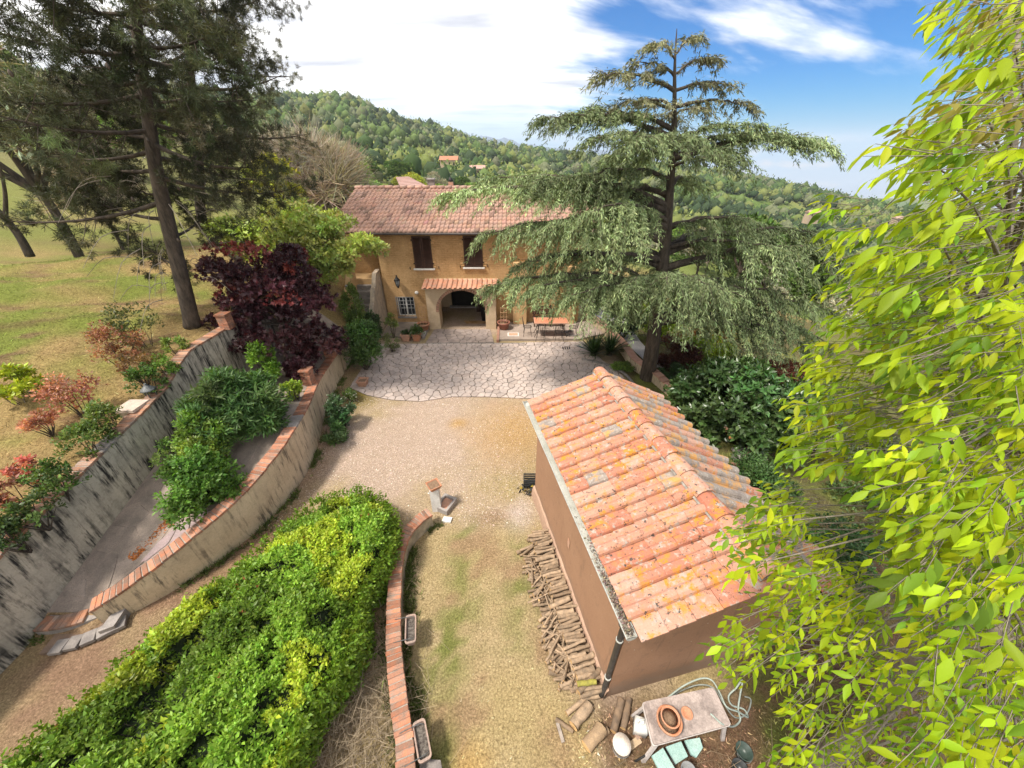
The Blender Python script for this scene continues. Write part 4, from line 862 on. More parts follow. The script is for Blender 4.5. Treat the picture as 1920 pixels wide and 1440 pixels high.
# flat edging tiles on the near verge
vm = MB().box((-.182, -.15, 0), (.182, .15, .022)).mesh('verge_tile', TILE)
for (v0, z0, v1, z1, k_) in ((RV, ZR, lv, zl, 5), (RV, ZR, rv, zr, 4)):
    for j in range(k_):
        s = (j + .5) / k_; o = link('verge_tile', vm, SH); dn = Vector((vd[0] * (v1 - v0), vd[1] * (v1 - v0), z1 - z0)).normalized(); us = Vector((-ud[0], -ud[1], 0)); nz = dn.cross(us)
        if nz.z < 0: us = -us; nz = dn.cross(us)
        p = Vector(sw(OV0 - .10, v0 + (v1 - v0) * s, z0 + (z1 - z0) * s - .045)); o.matrix_basis = Matrix.Translation(p - SH.location) @ Matrix((dn, us, nz)).transposed().to_4x4() @ Matrix.Rotation(-.07, 4, 'Y')
# ridge tiles bedded in mortar
MB().add([sw(OV0 - .15, RV - .17, ZR - .03), sw(SL + OV1, RV - .17, ZR - .03), sw(SL + OV1, RV, ZR + .05), sw(OV0 - .15, RV, ZR + .05), sw(OV0 - .15, RV + .17, ZR - .05), sw(SL + OV1, RV + .17, ZR - .05)], [(0, 3, 2, 1), (3, 4, 5, 2)]).build('ridge_mortar', mat('ridge_mortar', (.36, .32, .28), (.20, .18, .16), 18, .95, .9, 70), SH)
prof = [(-.155, -.02), (-.13, .035), (-.075, .075), (0, .09), (.075, .075), (.13, .035), (.155, -.02)]; NR = 12; rl = (SL + OV1 - OV0 + .15) / NR
V = [(-rl * .5, y * .92, z * .92) for y, z in prof] + [(rl * .58, y * 1.06, z * 1.06 + .02) for y, z in prof]; V += [(x, y, z - .02) for x, y, z in V[7:14]] + [(x, y, z - .02) for x, y, z in V[:7]]
rm = MB().add(V, [(i, 7 + i, 8 + i, 1 + i) for i in range(6)] + [(7 + i, 14 + i, 15 + i, 8 + i) for i in range(6)] + [(1 + i, 22 + i, 21 + i, i) for i in range(6)]).mesh('ridge_tile', TILE)
for k in range(NR):
    p = Vector(sw(OV0 - .12 + rl * (k + .5), RV, ZR + .02 + random.gauss(0, .004))); o = link('ridge_tile', rm, SH); o.matrix_basis = Matrix.Translation(p - SH.location) @ Matrix.Rotation(math.atan2(-ud[1], -ud[0]) + random.gauss(0, .015), 4, 'Z')
# gutter: open half-round trough of grey metal, old leaves lying in its near end
GUT = mat('galvanised_gutter', (.56, .56, .52), (.40, .41, .39), 5, .55, .2, 30, metal=.25)
gx = lv - .075; gz = zl - .075; n = 40; half = [(.075 * math.cos(a), .075 * math.sin(a)) for a in np.linspace(math.pi, 2 * math.pi, 9)]; half2 = [(.062 * math.cos(a), .062 * math.sin(a)) for a in np.linspace(2 * math.pi, math.pi, 9)]
ring = half + half2; m_ = len(ring); vs = []
for k in range(n):
    u = OV0 - .16 + (SL + OV1 - OV0 + .2) * k / (n - 1)
    for (a, c) in ring: vs.append(sw(u, gx + a, gz + c + .004 * math.sin(k * .6)))
gut = MB().add(vs, [(k * m_ + j, k * m_ + (j + 1) % m_, (k + 1) * m_ + (j + 1) % m_, (k + 1) * m_ + j) for k in range(n - 1) for j in range(m_)]); gut.add([sw(OV0 - .16, gx + a, gz + c) for a, c in half], [tuple(range(9))]); gut.add([sw(SL + OV1 + .04, gx + a, gz + c) for a, c in half], [tuple(range(9))[::-1]])
GO = gut.build('gutter', GUT, SH)
MB().add([sw(OV0 - .15 + d_, gx + s_ * .058, gz - .012) for d_ in (0, SL + OV1 + .1) for s_ in (-1, 1)], [(0, 1, 3, 2)]).build('silt', mat('gutter_silt', (.42, .41, .37), (.30, .30, .26), 4), GO)
n = 900; u = OV0 - .13 + np.abs(rng.normal(0, .62, n)); v = gx + rng.uniform(-.05, .05, n); P_ = np.array([sw(a, c, gz + rng.uniform(-.01, .035)) for a, c in zip(u, v)]); o = Cloud().add(LEAF, P_, sph(n), sph(n), rng.uniform(.02, .05, n), jit(n, (.26, .20, .16), .4, .1)).build('dead_leaves', DRY, GO); o['kind'] = 'stuff'
DPM = mat('dark_downpipe', (.035, .033, .032), (.06, .055, .05), 10, .45, .15)
MB().tube([sw(-.05, gx + .0, gz - .05), sw(-.035, gx + .0, gz - .14), sw(.03, -.055, gz - .30), sw(.03, -.055, 1.2), sw(.03, -.055, .25), sw(.0, -.10, .12)], .042, 10).build('downpipe', DPM, SH)
for z in (.7, 1.9): MB().box((-.06, -.06, 0), (.06, .06, .03)).mesh('x', DPM); MB().tube([sw(.03, -.055, z), sw(.03, -.055, z + .035)], .052, 10).build('pipe_clip', GUT, SH)
# ------------------------------------------------------------------ firewood beside the store house
WOOD = mat('log_bark', (.35, .25, .165), (.20, .15, .105), 12, .92, .7, 50, rand=.3, bd=.01)
CUT = mat('cut_wood', (.55, .36, .17), (.44, .27, .12), 30, .85, .2, 80, rand=.25)
MOSSY = mat('mossy_bark', (.33, .30, .06), (.22, .2, .05), 14, .92, .6, 50)
def log_mesh(k, r, l, m, crooked=.12):
    rr = np.random.default_rng(100 + k); n = 9; pts = [(-l / 2 + l * i / 4, rr.normal(0, r * crooked), rr.normal(0, r * crooked)) for i in range(5)]
    rad = [r * (1 + rr.normal(0, .06)) for _ in range(5)]; return MB().tube(pts, rad, n, cap=False).mesh('log', m), pts, rad
def end_mesh(pts, rad, m):
    out = []
    for p, r, s in ((pts[0], rad[0], -1), (pts[-1], rad[-1], 1)): out.append(MB().add([(p[0] + s * .001, p[1] + r * .985 * math.cos(a), p[2] + r * .985 * math.sin(a)) for a in np.linspace(0, 2 * math.pi, 9, endpoint=False)], [tuple(range(9)) if s > 0 else tuple(range(9))[::-1]]).mesh('cut_end', m))
    return out
LOGS = []
for k in range(14):
    r = random.choice((.028, .034, .04, .046, .05)); l = random.uniform(.32, .46); me, pts, rad = log_mesh(k, r, l, WOOD); LOGS.append((me, end_mesh(pts, rad, CUT), r, l))
def put_log(k, mtx, label, group, pick=None):
    me, en, r, l = (LOGS[k % len(LOGS)] if pick is None else pick); o = link('log', me); o.matrix_basis = mtx; tag(o, label, 'log', group); [link('cut_end', e, o) for e in en]; return o
wallr = math.atan2(-vd[1], -vd[0])
def stack(u0, u1, v_in, layers, label, group, tilt, dense=1.0, z0=.04):
    k = 0
    for la in range(layers):
        u = u0 + (.03 if la % 2 else 0)
        while u < u1:
            r = LOGS[k % len(LOGS)][2]; l = LOGS[k % len(LOGS)][3]
            p = sw(u, -(v_in + l / 2 + random.uniform(0, .10) + la * .0), z0 + la * .078 + r * .4)
            M_ = Matrix.Translation(p) @ Matrix.Rotation(wallr + random.gauss(0, tilt), 4, 'Z') @ Matrix.Rotation(random.gauss(.05, .07), 4, 'Y') @ Matrix.Rotation(random.uniform(0, 6.28), 4, 'X')
            put_log(k + la * 5, M_, (('bottom', 'second', 'third', 'top')[la] + '-row ' if layers > 2 else ('lower ', 'upper ')[la]) + label, group); u += r * 2.05 / dense; k += 1
stack(.05, 3.15, .03, 4, 'cut log in the firewood stacked crosswise against the store wall', 'logs stacked along the store wall', .10)
stack(.25, 2.9, .34, 2, 'thin log of the low loose row in front of the firewood stack', 'thin logs in front of the stack', .35, .8)
# thinner sticks thrown over
ST = [log_mesh(60 + k, random.uniform(.012, .02), random.uniform(.3, .5), WOOD, .6) for k in range(6)]; ST = [(a, end_mesh(b, c, CUT), c[0], .4) for a, b, c in ST]
for k in range(60):
    u = random.uniform(.3, 2.6); v = .42 + abs(random.gauss(0, .11)); M_ = Matrix.Translation(sw(u, -v, .16 + random.uniform(0, .08))) @ Matrix.Rotation(random.uniform(0, 6.28), 4, 'Z') @ Matrix.Rotation(random.gauss(0, .25), 4, 'Y')
    put_log(k, M_, 'thin crooked stick lying on the firewood', 'sticks on the firewood', ST[k % 6])
def big_log(px0, py0, px1, py1, r, label, m=WOOD, z=None, e=CUT):
    a = PZ(px0, py0, r if z is None else z); b_ = PZ(px1, py1, r if z is None else z); c = (a + b_) / 2; l = float(np.linalg.norm(b_ - a)); me, pts, rad = log_mesh(random.randint(200, 999), r, l, m, .08); o = link('log', me); o.matrix_basis = Matrix.Translation(c) @ Matrix.Rotation(math.atan2(b_[1] - a[1], b_[0] - a[0]), 4, 'Z'); tag(o, label, 'log'); [link('cut_end', q, o) for q in end_mesh(pts, rad, e)]
big_log(1075, 1362, 1105, 1322, .085, 'thick split log with a bright cut end by the wall corner')
big_log(1062, 1338, 1098, 1310, .04, 'slim log lying by the corner of the firewood stack')
big_log(1085, 1298, 1125, 1255, .045, 'greyish log slanting across the end of the firewood stack', z=.3)
big_log(1082, 1282, 1118, 1278, .04, 'yellow-mossed log on top of the firewood stack', MOSSY, .36)
big_log(1042, 1348, 1075, 1372, .03, 'bare branch end lying on the grass beside the logs')
big_log(1100, 1400, 1128, 1365, .10, 'broad chopped log billet with weathered pale sides', mat('weathered_billet', (.36, .25, .15), (.27, .19, .12), 14, .9, .6))
big_log(1128, 1378, 1140, 1368, .05, 'short split piece leaning on the broad billet')
big_log(1150, 1372, 1165, 1312, .06, 'rough-barked log standing against the store gable', mat('rough_bark', (.25, .17, .11), (.13, .095, .07), 10, .95, 1.0, 40, stretch=(1, 1, .3)))
big_log(1168, 1366, 1180, 1310, .05, 'second rough-barked log beside the one against the gable', bpy.data.materials['rough_bark'])
tag(MB().bar(PZ(1020, 1160, .03), PZ(1032, 1215, .03), .07, .03).build('plank', mat('pinkish_plank', (.46, .32, .24), (.36, .25, .19), 9)), 'faded pinkish plank lying along the edge of the firewood', 'plank')
tag(MB().bar(PZ(1045, 1355, .02), PZ(1056, 1392, .02), .05, .02).build('plank', mat('grey_plank', (.32, .27, .23), (.24, .2, .17), 9)), 'short grey plank on the dry grass near the billet', 'plank')
tag(MB().bar(PZ(1178, 1402, .03), PZ(1200, 1386, .03), .09, .03).build('plank', mat('pale_plank', (.48, .36, .24), (.38, .28, .18), 9)), 'pale board end beside the white bucket', 'plank')

# ------------------------------------------------------------------ things behind the store house
# slanting old table with terracotta pots
TOPM = mat('stained_table_top', (.40, .33, .30), (.22, .18, .165), 4.5, .8, .3, 40, lo=.42, hi=.62); LEGM = mat('dull_white_plastic', (.52, .47, .45), (.40, .36, .34), 6, .6, .1)
tz = .62; c4 = [PZ(1206, 1316, tz), PZ(1338, 1288, tz), PZ(1371, 1358, tz), PZ(1226, 1397, tz)]
cx, cy_ = np.mean([c[0] for c in c4]), np.mean([c[1] for c in c4]); t = thing('old_table', 'stained white garden table with pots standing on it behind the store', 'table', (cx, cy_, 0))
def rounded(c4, r=.12, n=5):
    out = []
    for i in range(4):
        p, a, b_ = np.array(c4[i][:2]), np.array(c4[i - 1][:2]), np.array(c4[(i + 1) % 4][:2]); da, db = unit(a - p), unit(b_ - p)
        for s in np.linspace(0, 1, n): out.append(tuple(p + da * r * (1 - s) ** 2 + db * r * s ** 2))
    return out
poly = rounded(c4, .05); poly = poly if sum(a[0] * b_[1] - a[1] * b_[0] for a, b_ in zip(poly, poly[1:] + poly[:1])) > 0 else poly[::-1]
MB().prism(poly, tz - .035, tz).build('table_top', TOPM, t); MB().prism([((x - cx) * 1.03 + cx, (y - cy_) * 1.03 + cy_) for x, y in poly], tz - .06, tz - .037).build('edge', LEGM, t)
for i, c in enumerate(c4):
    p = np.array((cx, cy_)) + (np.array(c[:2]) - (cx, cy_)) * .88; q = np.array((cx, cy_)) + (np.array(c[:2]) - (cx, cy_)) * 1.08; MB().bar((p[0], p[1], tz - .06), (q[0], q[1], .0), .055, .035).build('leg', LEGM, t)
def pot(name, label, x, y, z, r, h, m=TERRA, rim=.12, soil=None, cat='pot', group=None, sq=False, plant=None):
    t = thing(name, label, cat, (x, y, z), group=group); b = MB().lathe([(r * .68, 0), (r * .72, .01), (r * .94, h * .78), (r * 1.06, h * .78), (r * 1.08, h), (r * .94, h), (r * .9, h * .80), (r * .85, h * .74)], (x, y, z), 22, sq=sq); b.build('body', m, t)
    MB().lathe([(r * .875, h * .765), (.001, h * .785)], (x, y, z), 16, sq=sq).build('soil', soil or mat_soil, t); return t
mat_soil = mat('potting_soil', (.16, .10, .065), (.24, .16, .10), 25, .98, .8, 60)
p = PZ(1254, 1352, tz + .12); pot('terracotta_pot', 'large terracotta pot holding a smaller pot on the stained table', p[0], p[1], tz, .165, .17)
pot('terracotta_pot', 'smaller terracotta pot nested inside the large one on the table', p[0] + .01, p[1] + .02, tz + .075, .125, .15)
p = PZ(1289, 1336, tz + .05); t_ = thing('terracotta_saucer', 'terracotta saucer beside the nested pots on the table', 'saucer', (p[0], p[1], tz)); MB().lathe([(.06, 0), (.085, .03), (.075, .032), (.05, .012), (.001, .012)], (p[0], p[1], tz), 18).build('dish', TERRA, t_)
# plastic jugs, bucket, chairs
def bucket(name, label, px, py, r, h, m, z=0, lid=True, handle=True):
    p = PZ(px, py, z + h); t = thing(name, label, 'bucket', (p[0], p[1], z)); pr = [(r * .82, 0), (r * .84, .01), (r * .98, h * .93), (r * 1.06, h * .93), (r * 1.06, h)]
    pr += [(r * .2, h + .004), (.001, h + .004)] if lid else [(r * .96, h), (r * .8, .03), (.001, .03)]
    MB().lathe(pr, (p[0], p[1], z), 24).build('body', m, t)
    if handle: MB().tube([(p[0] + r * 1.08 * math.cos(a), p[1] + r * 1.08 * math.sin(a), z + h * .9 - .06 * math.sin((a - 3.3) / 2.8 * math.pi)) for a in np.linspace(3.3, 6.1, 10)], .005, 5).build('handle', GMET, t)
    return t
bucket('plastic_bucket', 'white plastic bucket with a dirty lid on the ground by the billets', 1166, 1395, .125, .24, mat('dirty_white_plastic', (.62, .56, .52), (.52, .45, .38), 5, .55, .1))
bucket('plastic_bucket', 'dark green empty bucket lying among the litter behind the store', 1396, 1408, .11, .15, mat('green_black_plastic', (.035, .06, .05), (.05, .07, .06), 8, .35, .1), lid=False)
bucket('plastic_bucket', 'black empty bucket below the dark green one', 1388, 1440, .105, .15, mat('black_plastic', (.02, .025, .025), (.04, .04, .04), 8, .35, .1), lid=False)
p = PZ(1204, 1355, .3); t = thing('plastic_jerrycan', 'white plastic jerrycan tucked under the table edge', 'jerrycan', (p[0], p[1], 0)); MB().lathe([(.10, 0), (.13, .02), (.135, .2), (.12, .26), (.05, .29)], (p[0], p[1], 0), 4, rz=.5).build('body', WHITEM, t); MB().lathe([(.03, .285), (.03, .33)], (p[0], p[1], 0), 10).build('cap', WHITEM, t); MB().tube([(p[0] - .06, p[1], .28), (p[0] - .05, p[1] + .02, .34), (p[0] + .04, p[1] + .03, .34)], .014, 6).build('handle', WHITEM, t)
# brick lying about
tag(MB().box((-.06, -.05, 0), (.06, .05, .05)).build('brick', BRICKD, None), 'single loose brick between the bucket and the table', 'brick').matrix_basis = Matrix.Translation(PZ(1196, 1378, 0)) @ Matrix.Rotation(.4, 4, 'Z')
# turquoise folded plastic chair lying down
TEAL = mat('turquoise_plastic', (.24, .40, .37), (.34, .46, .43), 4, .5, .15)
def fromz(pts, z): return [PZ(x, y, z) for x, y in pts]
t = thing('plastic_chair', 'turquoise plastic garden chair lying on its back below the table', 'chair', tuple(PZ(1270, 1405, 0)))
def slab(pts, z, th, m, name, par):
    q = fromz(pts, z); pl = [(a[0], a[1]) for a in q]; pl = pl if sum(a[0] * b_[1] - a[1] * b_[0] for a, b_ in zip(pl, pl[1:] + pl[:1])) > 0 else pl[::-1]; return MB().prism(pl, z - th, z).build(name, m, par)
slab([(1222, 1417), (1243, 1402), (1265, 1440), (1266, 1452), (1240, 1452)], .22, .04, TEAL, 'seat', t); slab([(1249, 1400), (1277, 1390), (1290, 1418), (1268, 1432)], .24, .04, TEAL, 'backrest', t); slab([(1284, 1388), (1312, 1383), (1318, 1402), (1306, 1420), (1296, 1414)], .26, .04, TEAL, 'armrest', t)
for a, b_ in (((1190, 1428), (1224, 1408)), ((1246, 1402), (1266, 1436)), ((1280, 1390), (1296, 1418))): MB().tube([PZ(*a, .12), PZ(*b_, .2)], .014, 6).build('leg', BLACK, t)
bucket('plastic_bucket', 'grey bucket resting on the overturned turquoise chair', 1292, 1446, .10, .14, mat('grey_plastic', (.16, .17, .18), (.22, .22, .22), 8, .4, .1), z=.27, lid=False, handle=False)
# garden hose
HOSE = mat('pale_green_hose', (.36, .42, .38), (.28, .33, .3), 8, .4, .1)
hp = [(1240, 1318, .05), (1262, 1300, .25), (1285, 1284, .4), (1315, 1272, .45), (1335, 1276, .5), (1350, 1300, .5), (1362, 1325, .5), (1385, 1335, .3), (1402, 1345, .1), (1395, 1330, .05), (1372, 1322, .1), (1366, 1305, .2), (1380, 1290, .3), (1392, 1275, .35), (1388, 1300, .3), (1384, 1330, .2), (1388, 1350, .1), (1375, 1362, .2), (1355, 1358, .64), (1340, 1345, .64), (1332, 1338, .64)]
def smooth(P, k=4):
    P = np.array(P, float); out = []
    for i in range(len(P) - 1):
        p0, p1, p2, p3 = P[max(i - 1, 0)], P[i], P[i + 1], P[min(i + 2, len(P) - 1)]
        for t in np.arange(k) / k: out.append(.5 * (2 * p1 + (p2 - p0) * t + (2 * p0 - 5 * p1 + 4 * p2 - p3) * t * t + (3 * p1 - p0 - 3 * p2 + p3) * t ** 3))
    return out + [P[-1]]
tag(MB().tube(smooth([PZ(*q) for q in hp]), .013, 7).build('garden_hose', HOSE), 'pale green garden hose coiled loosely around the stained table', 'hose')
hp2 = [(1250, 1312, .05), (1275, 1296, .12), (1310, 1284, .2), (1338, 1290, .3), (1356, 1318, .3), (1378, 1345, .1), (1400, 1338, .05), (1408, 1312, .05), (1396, 1306, .05)]
tag(MB().tube(smooth([PZ(*q) for q in hp2]), .011, 7).build('garden_hose', mat('grey_hose', (.25, .28, .26), (.2, .22, .2), 8, .4, .1)), 'thinner grey hose running under the coiled pale one', 'hose')
# scattered broken roof tiles on the far side of the store
bt = pantile('broken_tile', TILE, .34, .24, .05, 5)
for k, (px, py, z) in enumerate(((1362, 806, .15), (1372, 818, .1), (1395, 853, .12), (1412, 846, .16), (1425, 858, .1), (1398, 880, .1), (1415, 884, .08), (1318, 765, .1), (1332, 772, .1), (1385, 872, .1))):
    o = link('broken_roof_tile', bt); p = PZ(px, py, z); p[2] = max(p[2], float(ground_z(p[0], p[1])) + .05); o.matrix_basis = Matrix.Translation(p) @ Matrix.Rotation(random.uniform(0, 6.2), 4, 'Z') @ Matrix.Rotation(random.gauss(0, .35), 4, 'Y'); tag(o, 'old terracotta roof tile lying under the dark shrub behind the store', 'roof tile', 'spare tiles behind the store')
p = PZ(1408, 845, .3); t = thing('stone_trough', 'grey stone trough half hidden under the dark glossy shrub', 'trough', (p[0], p[1], float(ground_z(p[0], p[1])))); z = float(ground_z(p[0], p[1])); MB().box((p[0] - .35, p[1] - .2, z - .1), (p[0] + .35, p[1] + .2, z + .3)).build('body', STONEG, t); MB().box((p[0] - .4, p[1] - .25, z + .3), (p[0] + .4, p[1] + .25, z + .36)).build('rim', STONEG, t)

# ------------------------------------------------------------------ lane: post, trough, hung planters, crate
p = PZ(820, 953, 0); x, y = p[0], p[1]; t = thing('white_post', 'white square post with a terracotta dish of earth at the lane wall end', 'post', (x, y, 0))
MB().box((x - .11, y - .11, -.1), (x + .11, y + .11, .74), .12).build('shaft', mat('chalk_white_render', (.72, .70, .68), (.62, .6, .58), 6, .8, .2), t)
b = MB().lathe([(.14, .74), (.21, .84), (.215, .87), (.19, .87), (.17, .84), (.001, .835)], (x, y, 0), 4, sq=True, rz=.6); b.build('dish', TERRA, t); MB().lathe([(.17, .845), (.001, .862)], (x, y, 0), 4, sq=True, rz=.6).build('soil', mat_soil, t)
p = PZ(836, 944, .1); x, y = p[0], p[1]; t = thing('stone_trough', 'small grey stone trough on the ground beside the white post', 'trough', (x, y, 0)); b = MB()
for a, c in (((-.19, -.24, 0), (-.13, .24, .15)), ((.13, -.24, 0), (.19, .24, .15)), ((-.13, -.24, 0), (.13, -.18, .15)), ((-.13, .18, 0), (.13, .24, .15))): b.box((x + a[0], y + a[1], a[2]), (x + c[0], y + c[1], c[2]), -.45, (x, y))
b.build('rim', STONEG, t); MB().box((x - .13, y - .18, 0), (x + .13, y + .18, .07), -.45, (x, y)).build('filling', TERRAP, t)
def hung_planter(px, py, a, label):
    p = PZ(px, py, .42); x, y = p[0], p[1]; t = thing('hanging_planter', label, 'planter', (x, y, 0), a); b = MB(); l, w, h = .46, .17, .16
    pm = mat('old_terracotta_trough', (.36, .25, .20), (.27, .2, .17), 10) if 'old_terracotta_trough' not in bpy.data.materials else bpy.data.materials['old_terracotta_trough']
    def R_(v): return (v[0], v[1], v[2] + .28)
    def ring(l, w, r, z, n=4): return [(sx * (l / 2 - r) + r * math.cos(q), sy * (w / 2 - r) + r * math.sin(q), z) for sx, sy, q0 in ((1, 1, 0), (-1, 1, math.pi / 2), (-1, -1, math.pi), (1, -1, 1.5 * math.pi)) for q in np.linspace(q0, q0 + math.pi / 2, n)]
    rings = [ring(w * .8, l * .92, .03, 0), ring(w * .95, l * .98, .04, h - .03), ring(w * 1.15, l * 1.06, .05, h - .03), ring(w * 1.15, l * 1.06, .05, h), ring(w * .9, l * .92, .03, h), ring(w * .85, l * .9, .03, h - .06)]
    n = 16; vs = [R_(v) for r_ in rings for v in r_]; b.add(vs, [(i * n + j, i * n + (j + 1) % n, (i + 1) * n + (j + 1) % n, (i + 1) * n + j) for i in range(5) for j in range(n)]); b.build('trough', pm, t, wc=False)
    MB().add([R_((v[0], v[1], v[2])) for v in ring(w * .86, l * .9, .03, h - .055)], [tuple(range(16))]).build('soil', mat('dark_compost', (.05, .04, .035), (.16, .14, .12), 30, .98, .8), t, wc=False)
    for sy in (-.32, .32): MB().tube([(w * .55, sy * l, .44 - .02), (w * .1, sy * l * 1.25, .47), (-.2, sy * l * 1.3, .48), (-.28, sy * l * 1.3, .47)], .006, 5).build('hook', GMET, t, wc=False)
hung_planter(770, 1179, R(12), 'old trough planter hung on the brick-topped lane wall by bare bricks'); hung_planter(791, 1388, R(24), 'dark-soiled trough planter hung on the bare cement end of the lane wall')
tag(MB().prism([(PZ(785, 1422, .2)[0], PZ(785, 1422, .2)[1]), (PZ(826, 1425, .2)[0], PZ(826, 1425, .2)[1]), (PZ(830, 1452, .2)[0], PZ(830, 1452, .2)[1]), (PZ(788, 1452, .2)[0], PZ(788, 1452, .2)[1])][::-1], 0, .2).build('wall_block', STONEG), 'grey block standing against the near end of the lane wall', 'block')
p = PZ(997, 897, .25); t = thing('black_crate', 'black plastic crate with rubbish beside the far corner of the store', 'crate', (p[0], p[1], 0)); x, y = p[0] - .02, p[1]
BP = mat('black_crate_plastic', (.025, .03, .03), (.05, .05, .05), 9, .4); b = MB()
for z in (.02, .1, .18, .26): b.box((x - .2, y - .14, z), (x + .14, y - .12, z + .04)).box((x - .2, y + .12, z), (x + .14, y + .14, z + .04)).box((x - .2, y - .12, z), (x - .18, y + .12, z + .04)).box((x + .12, y - .12, z), (x + .14, y + .12, z + .04))
b.build('slatted_side', BP, t); MB().box((x - .19, y - .13, 0), (x + .13, y + .13, .018)).build('base', BP, t)
b = MB()
for s in ((-.19, -.13), (.12, -.13), (-.19, .12), (.12, .12)): b.box((x + s[0], y + s[1], .019), (x + s[0] + .012, y + s[1] + .012, .3))
b.build('post', BP, t)
p = PZ(990, 918, .05); V = []; cl = Cloud(); n = 60; P_ = np.stack([p[0] + rng.normal(0, .13, n), p[1] + rng.normal(0, .1, n), rng.uniform(.02, .12, n)], 1); o = cl.add(LEAF, P_, sph(n), sph(n), rng.uniform(.08, .2, n), np.where(rng.random((n, 1)) < .3, (.45, .33, .05), (.05, .05, .05))).build('rag_heap', DRY); tag(o, 'small heap of black and yellow rags next to the crate', 'rags')
q = PZ(838, 975, .01); o = MB().prism([(q[0] - .12, q[1] - .06), (q[0] + .1, q[1] - .09), (q[0] + .13, q[1] + .05), (q[0] - .08, q[1] + .08)], .0, .05).build('white_stone', WHITEM); tag(o, 'flat whitish stone on the turf below the white post', 'stone')

# ------------------------------------------------------------------ terrace in front of the house
IRON = mat('brown_black_iron', (.045, .035, .03), (.07, .055, .045), 15, .6, .2, metal=.3)
t = thing('garden_table', 'orange tiled rectangular table on wrought iron legs on the terrace', 'table', (1.85, 16.75, .1)); x0, x1, y0, y1, z = 1.05, 2.66, 16.38, 17.1, .86
ORG = mat('orange_table_tile', (.56, .20, .11), (.50, .22, .14), 5, .55, .1)
MB().box((x0 + .03, y0 + .03, z - .03), (x1 - .03, y1 - .03, z)).build('table_top', ORG, t); b = MB().box((x0, y0, z - .045), (x1, y0 + .028, z + .006)).box((x0, y1 - .028, z - .045), (x1, y1, z + .006)).box((x0, y0 + .028, z - .045), (x0 + .028, y1 - .028, z + .006)).box((x1 - .028, y0 + .028, z - .045), (x1, y1 - .028, z + .006)); b.build('frame', TERRAP, t)
for sx, sy in ((0, 0), (1, 0), (0, 1), (1, 1)):
    X, Y = (x0 + .12) * (1 - sx) + (x1 - .12) * sx, (y0 + .1) * (1 - sy) + (y1 - .1) * sy; k = 1 if sx else -1; MB().tube(smooth([(X, Y, z - .045), (X - k * .10, Y, .6), (X - k * .02, Y, .35), (X + k * .10, Y, .1)]), .016, 6).build('leg', IRON, t)
def wire_chair(x, y, a, label):
    t = thing('wire_chair', label, 'chair', (x, y, .1), a, 'iron chairs around the orange table')
    q = MB(); q.tube([(.2 * math.cos(s), .2 * math.sin(s), .44) for s in np.linspace(0, 2 * math.pi, 17)], .012, 5, cap=False)
    for k in range(-2, 3): q.tube([(k * .07, -.18, .44), (k * .07, .18, .44)], .006, 4)
    q.build('seat', IRON, t, wc=False)
    for sx, sy in ((-1, -1), (1, -1), (-1, 1), (1, 1)): MB().tube([(sx * .15, sy * .14, .44), (sx * .17, sy * .16, .2), (sx * .21, sy * .2, 0)], .011, 5).build('leg', IRON, t, wc=False)
    bk = MB().tube(smooth([(-.18, .17, .44), (-.2, .22, .7), (-.12, .25, .88), (0, .26, .93), (.12, .25, .88), (.2, .22, .7), (.18, .17, .44)]), .012, 5)
    for k in (-1, 0, 1): bk.tube(smooth([(k * .06, .19, .46), (k * .11, .23, .66), (k * .05, .26, .9)]), .007, 4)
    bk.build('backrest', IRON, t, wc=False)
for x, y, a, l in ((1.35, 16.15, R(170), 'wrought iron chair drawn up to the long front side of the orange table'), (2.2, 16.15, R(185), 'wrought iron chair drawn up to the long front side of the orange table'), (2.95, 16.7, R(-90), 'wrought iron chair at the short end of the orange table towards the spiky plants'), (.75, 16.75, R(90), 'wrought iron chair at the short end of the orange table towards the drain cover'), (1.5, 17.3, R(0), 'wrought iron chair between the orange table and the bench'), (2.3, 17.3, R(5), 'wrought iron chair between the orange table and the bench')): wire_chair(x, y, a, l)
t = thing('garden_bench', 'dark slatted wooden bench against the ochre house wall', 'bench', (1.65, 18.0, .1)); x0, x1, y0, y1 = 1.05, 2.05, 17.72, 18.12
for k in range(4): MB().box((x0, y0 + k * .1, .52), (x1, y0 + k * .1 + .08, .55)).build('seat_slat', DARKW, t)
for k in range(4): MB().box((x0, y1 + .06 + k * .012, .62 + k * .11), (x1, y1 + .09 + k * .012, .70 + k * .11)).build('back_slat', DARKW, t)
for X in (x0 + .06, x1 - .12):
    MB().box((X, y0 + .02, .1), (X + .06, y0 + .07, .519)).build('leg', DARKW, t); MB().box((X, y1 + .092, .1), (X + .06, y1 + .16, 1.08)).build('leg', DARKW, t); MB().box((X, y0 - .01, .74), (X + .06, y1 + .09, .78)).build('armrest', DARKW, t)
MB().box((x1 + .05, y0, .42), (x1 + .5, y0 + .3, .46)).build('side_shelf', DARKW, t)
def trellis(x, y, z, h, par):
    for k in (-.14, 0, .14): MB().box((x + k - .012, y - .012, z), (x + k + .012, y + .012, z + h)).build('upright', TW, par)
    for k in range(3): MB().box((x - .18, y - .026, z + h * (.4 + .27 * k)), (x + .18, y - .013, z + h * (.4 + .27 * k) + .022)).build('crossbar', TW, par)
TW = mat('trellis_wood', (.50, .30, .16), (.40, .25, .14), 12)
t = pot('terracotta_pot', 'round terracotta pot with a wooden trellis left of the arch, near the barred window', -4.42, 17.35, .1, .30, .36); t['label'] = 'round terracotta pot with a wooden trellis between arch and barred window'; trellis(-4.42, 17.4, .34, 1.0, t)
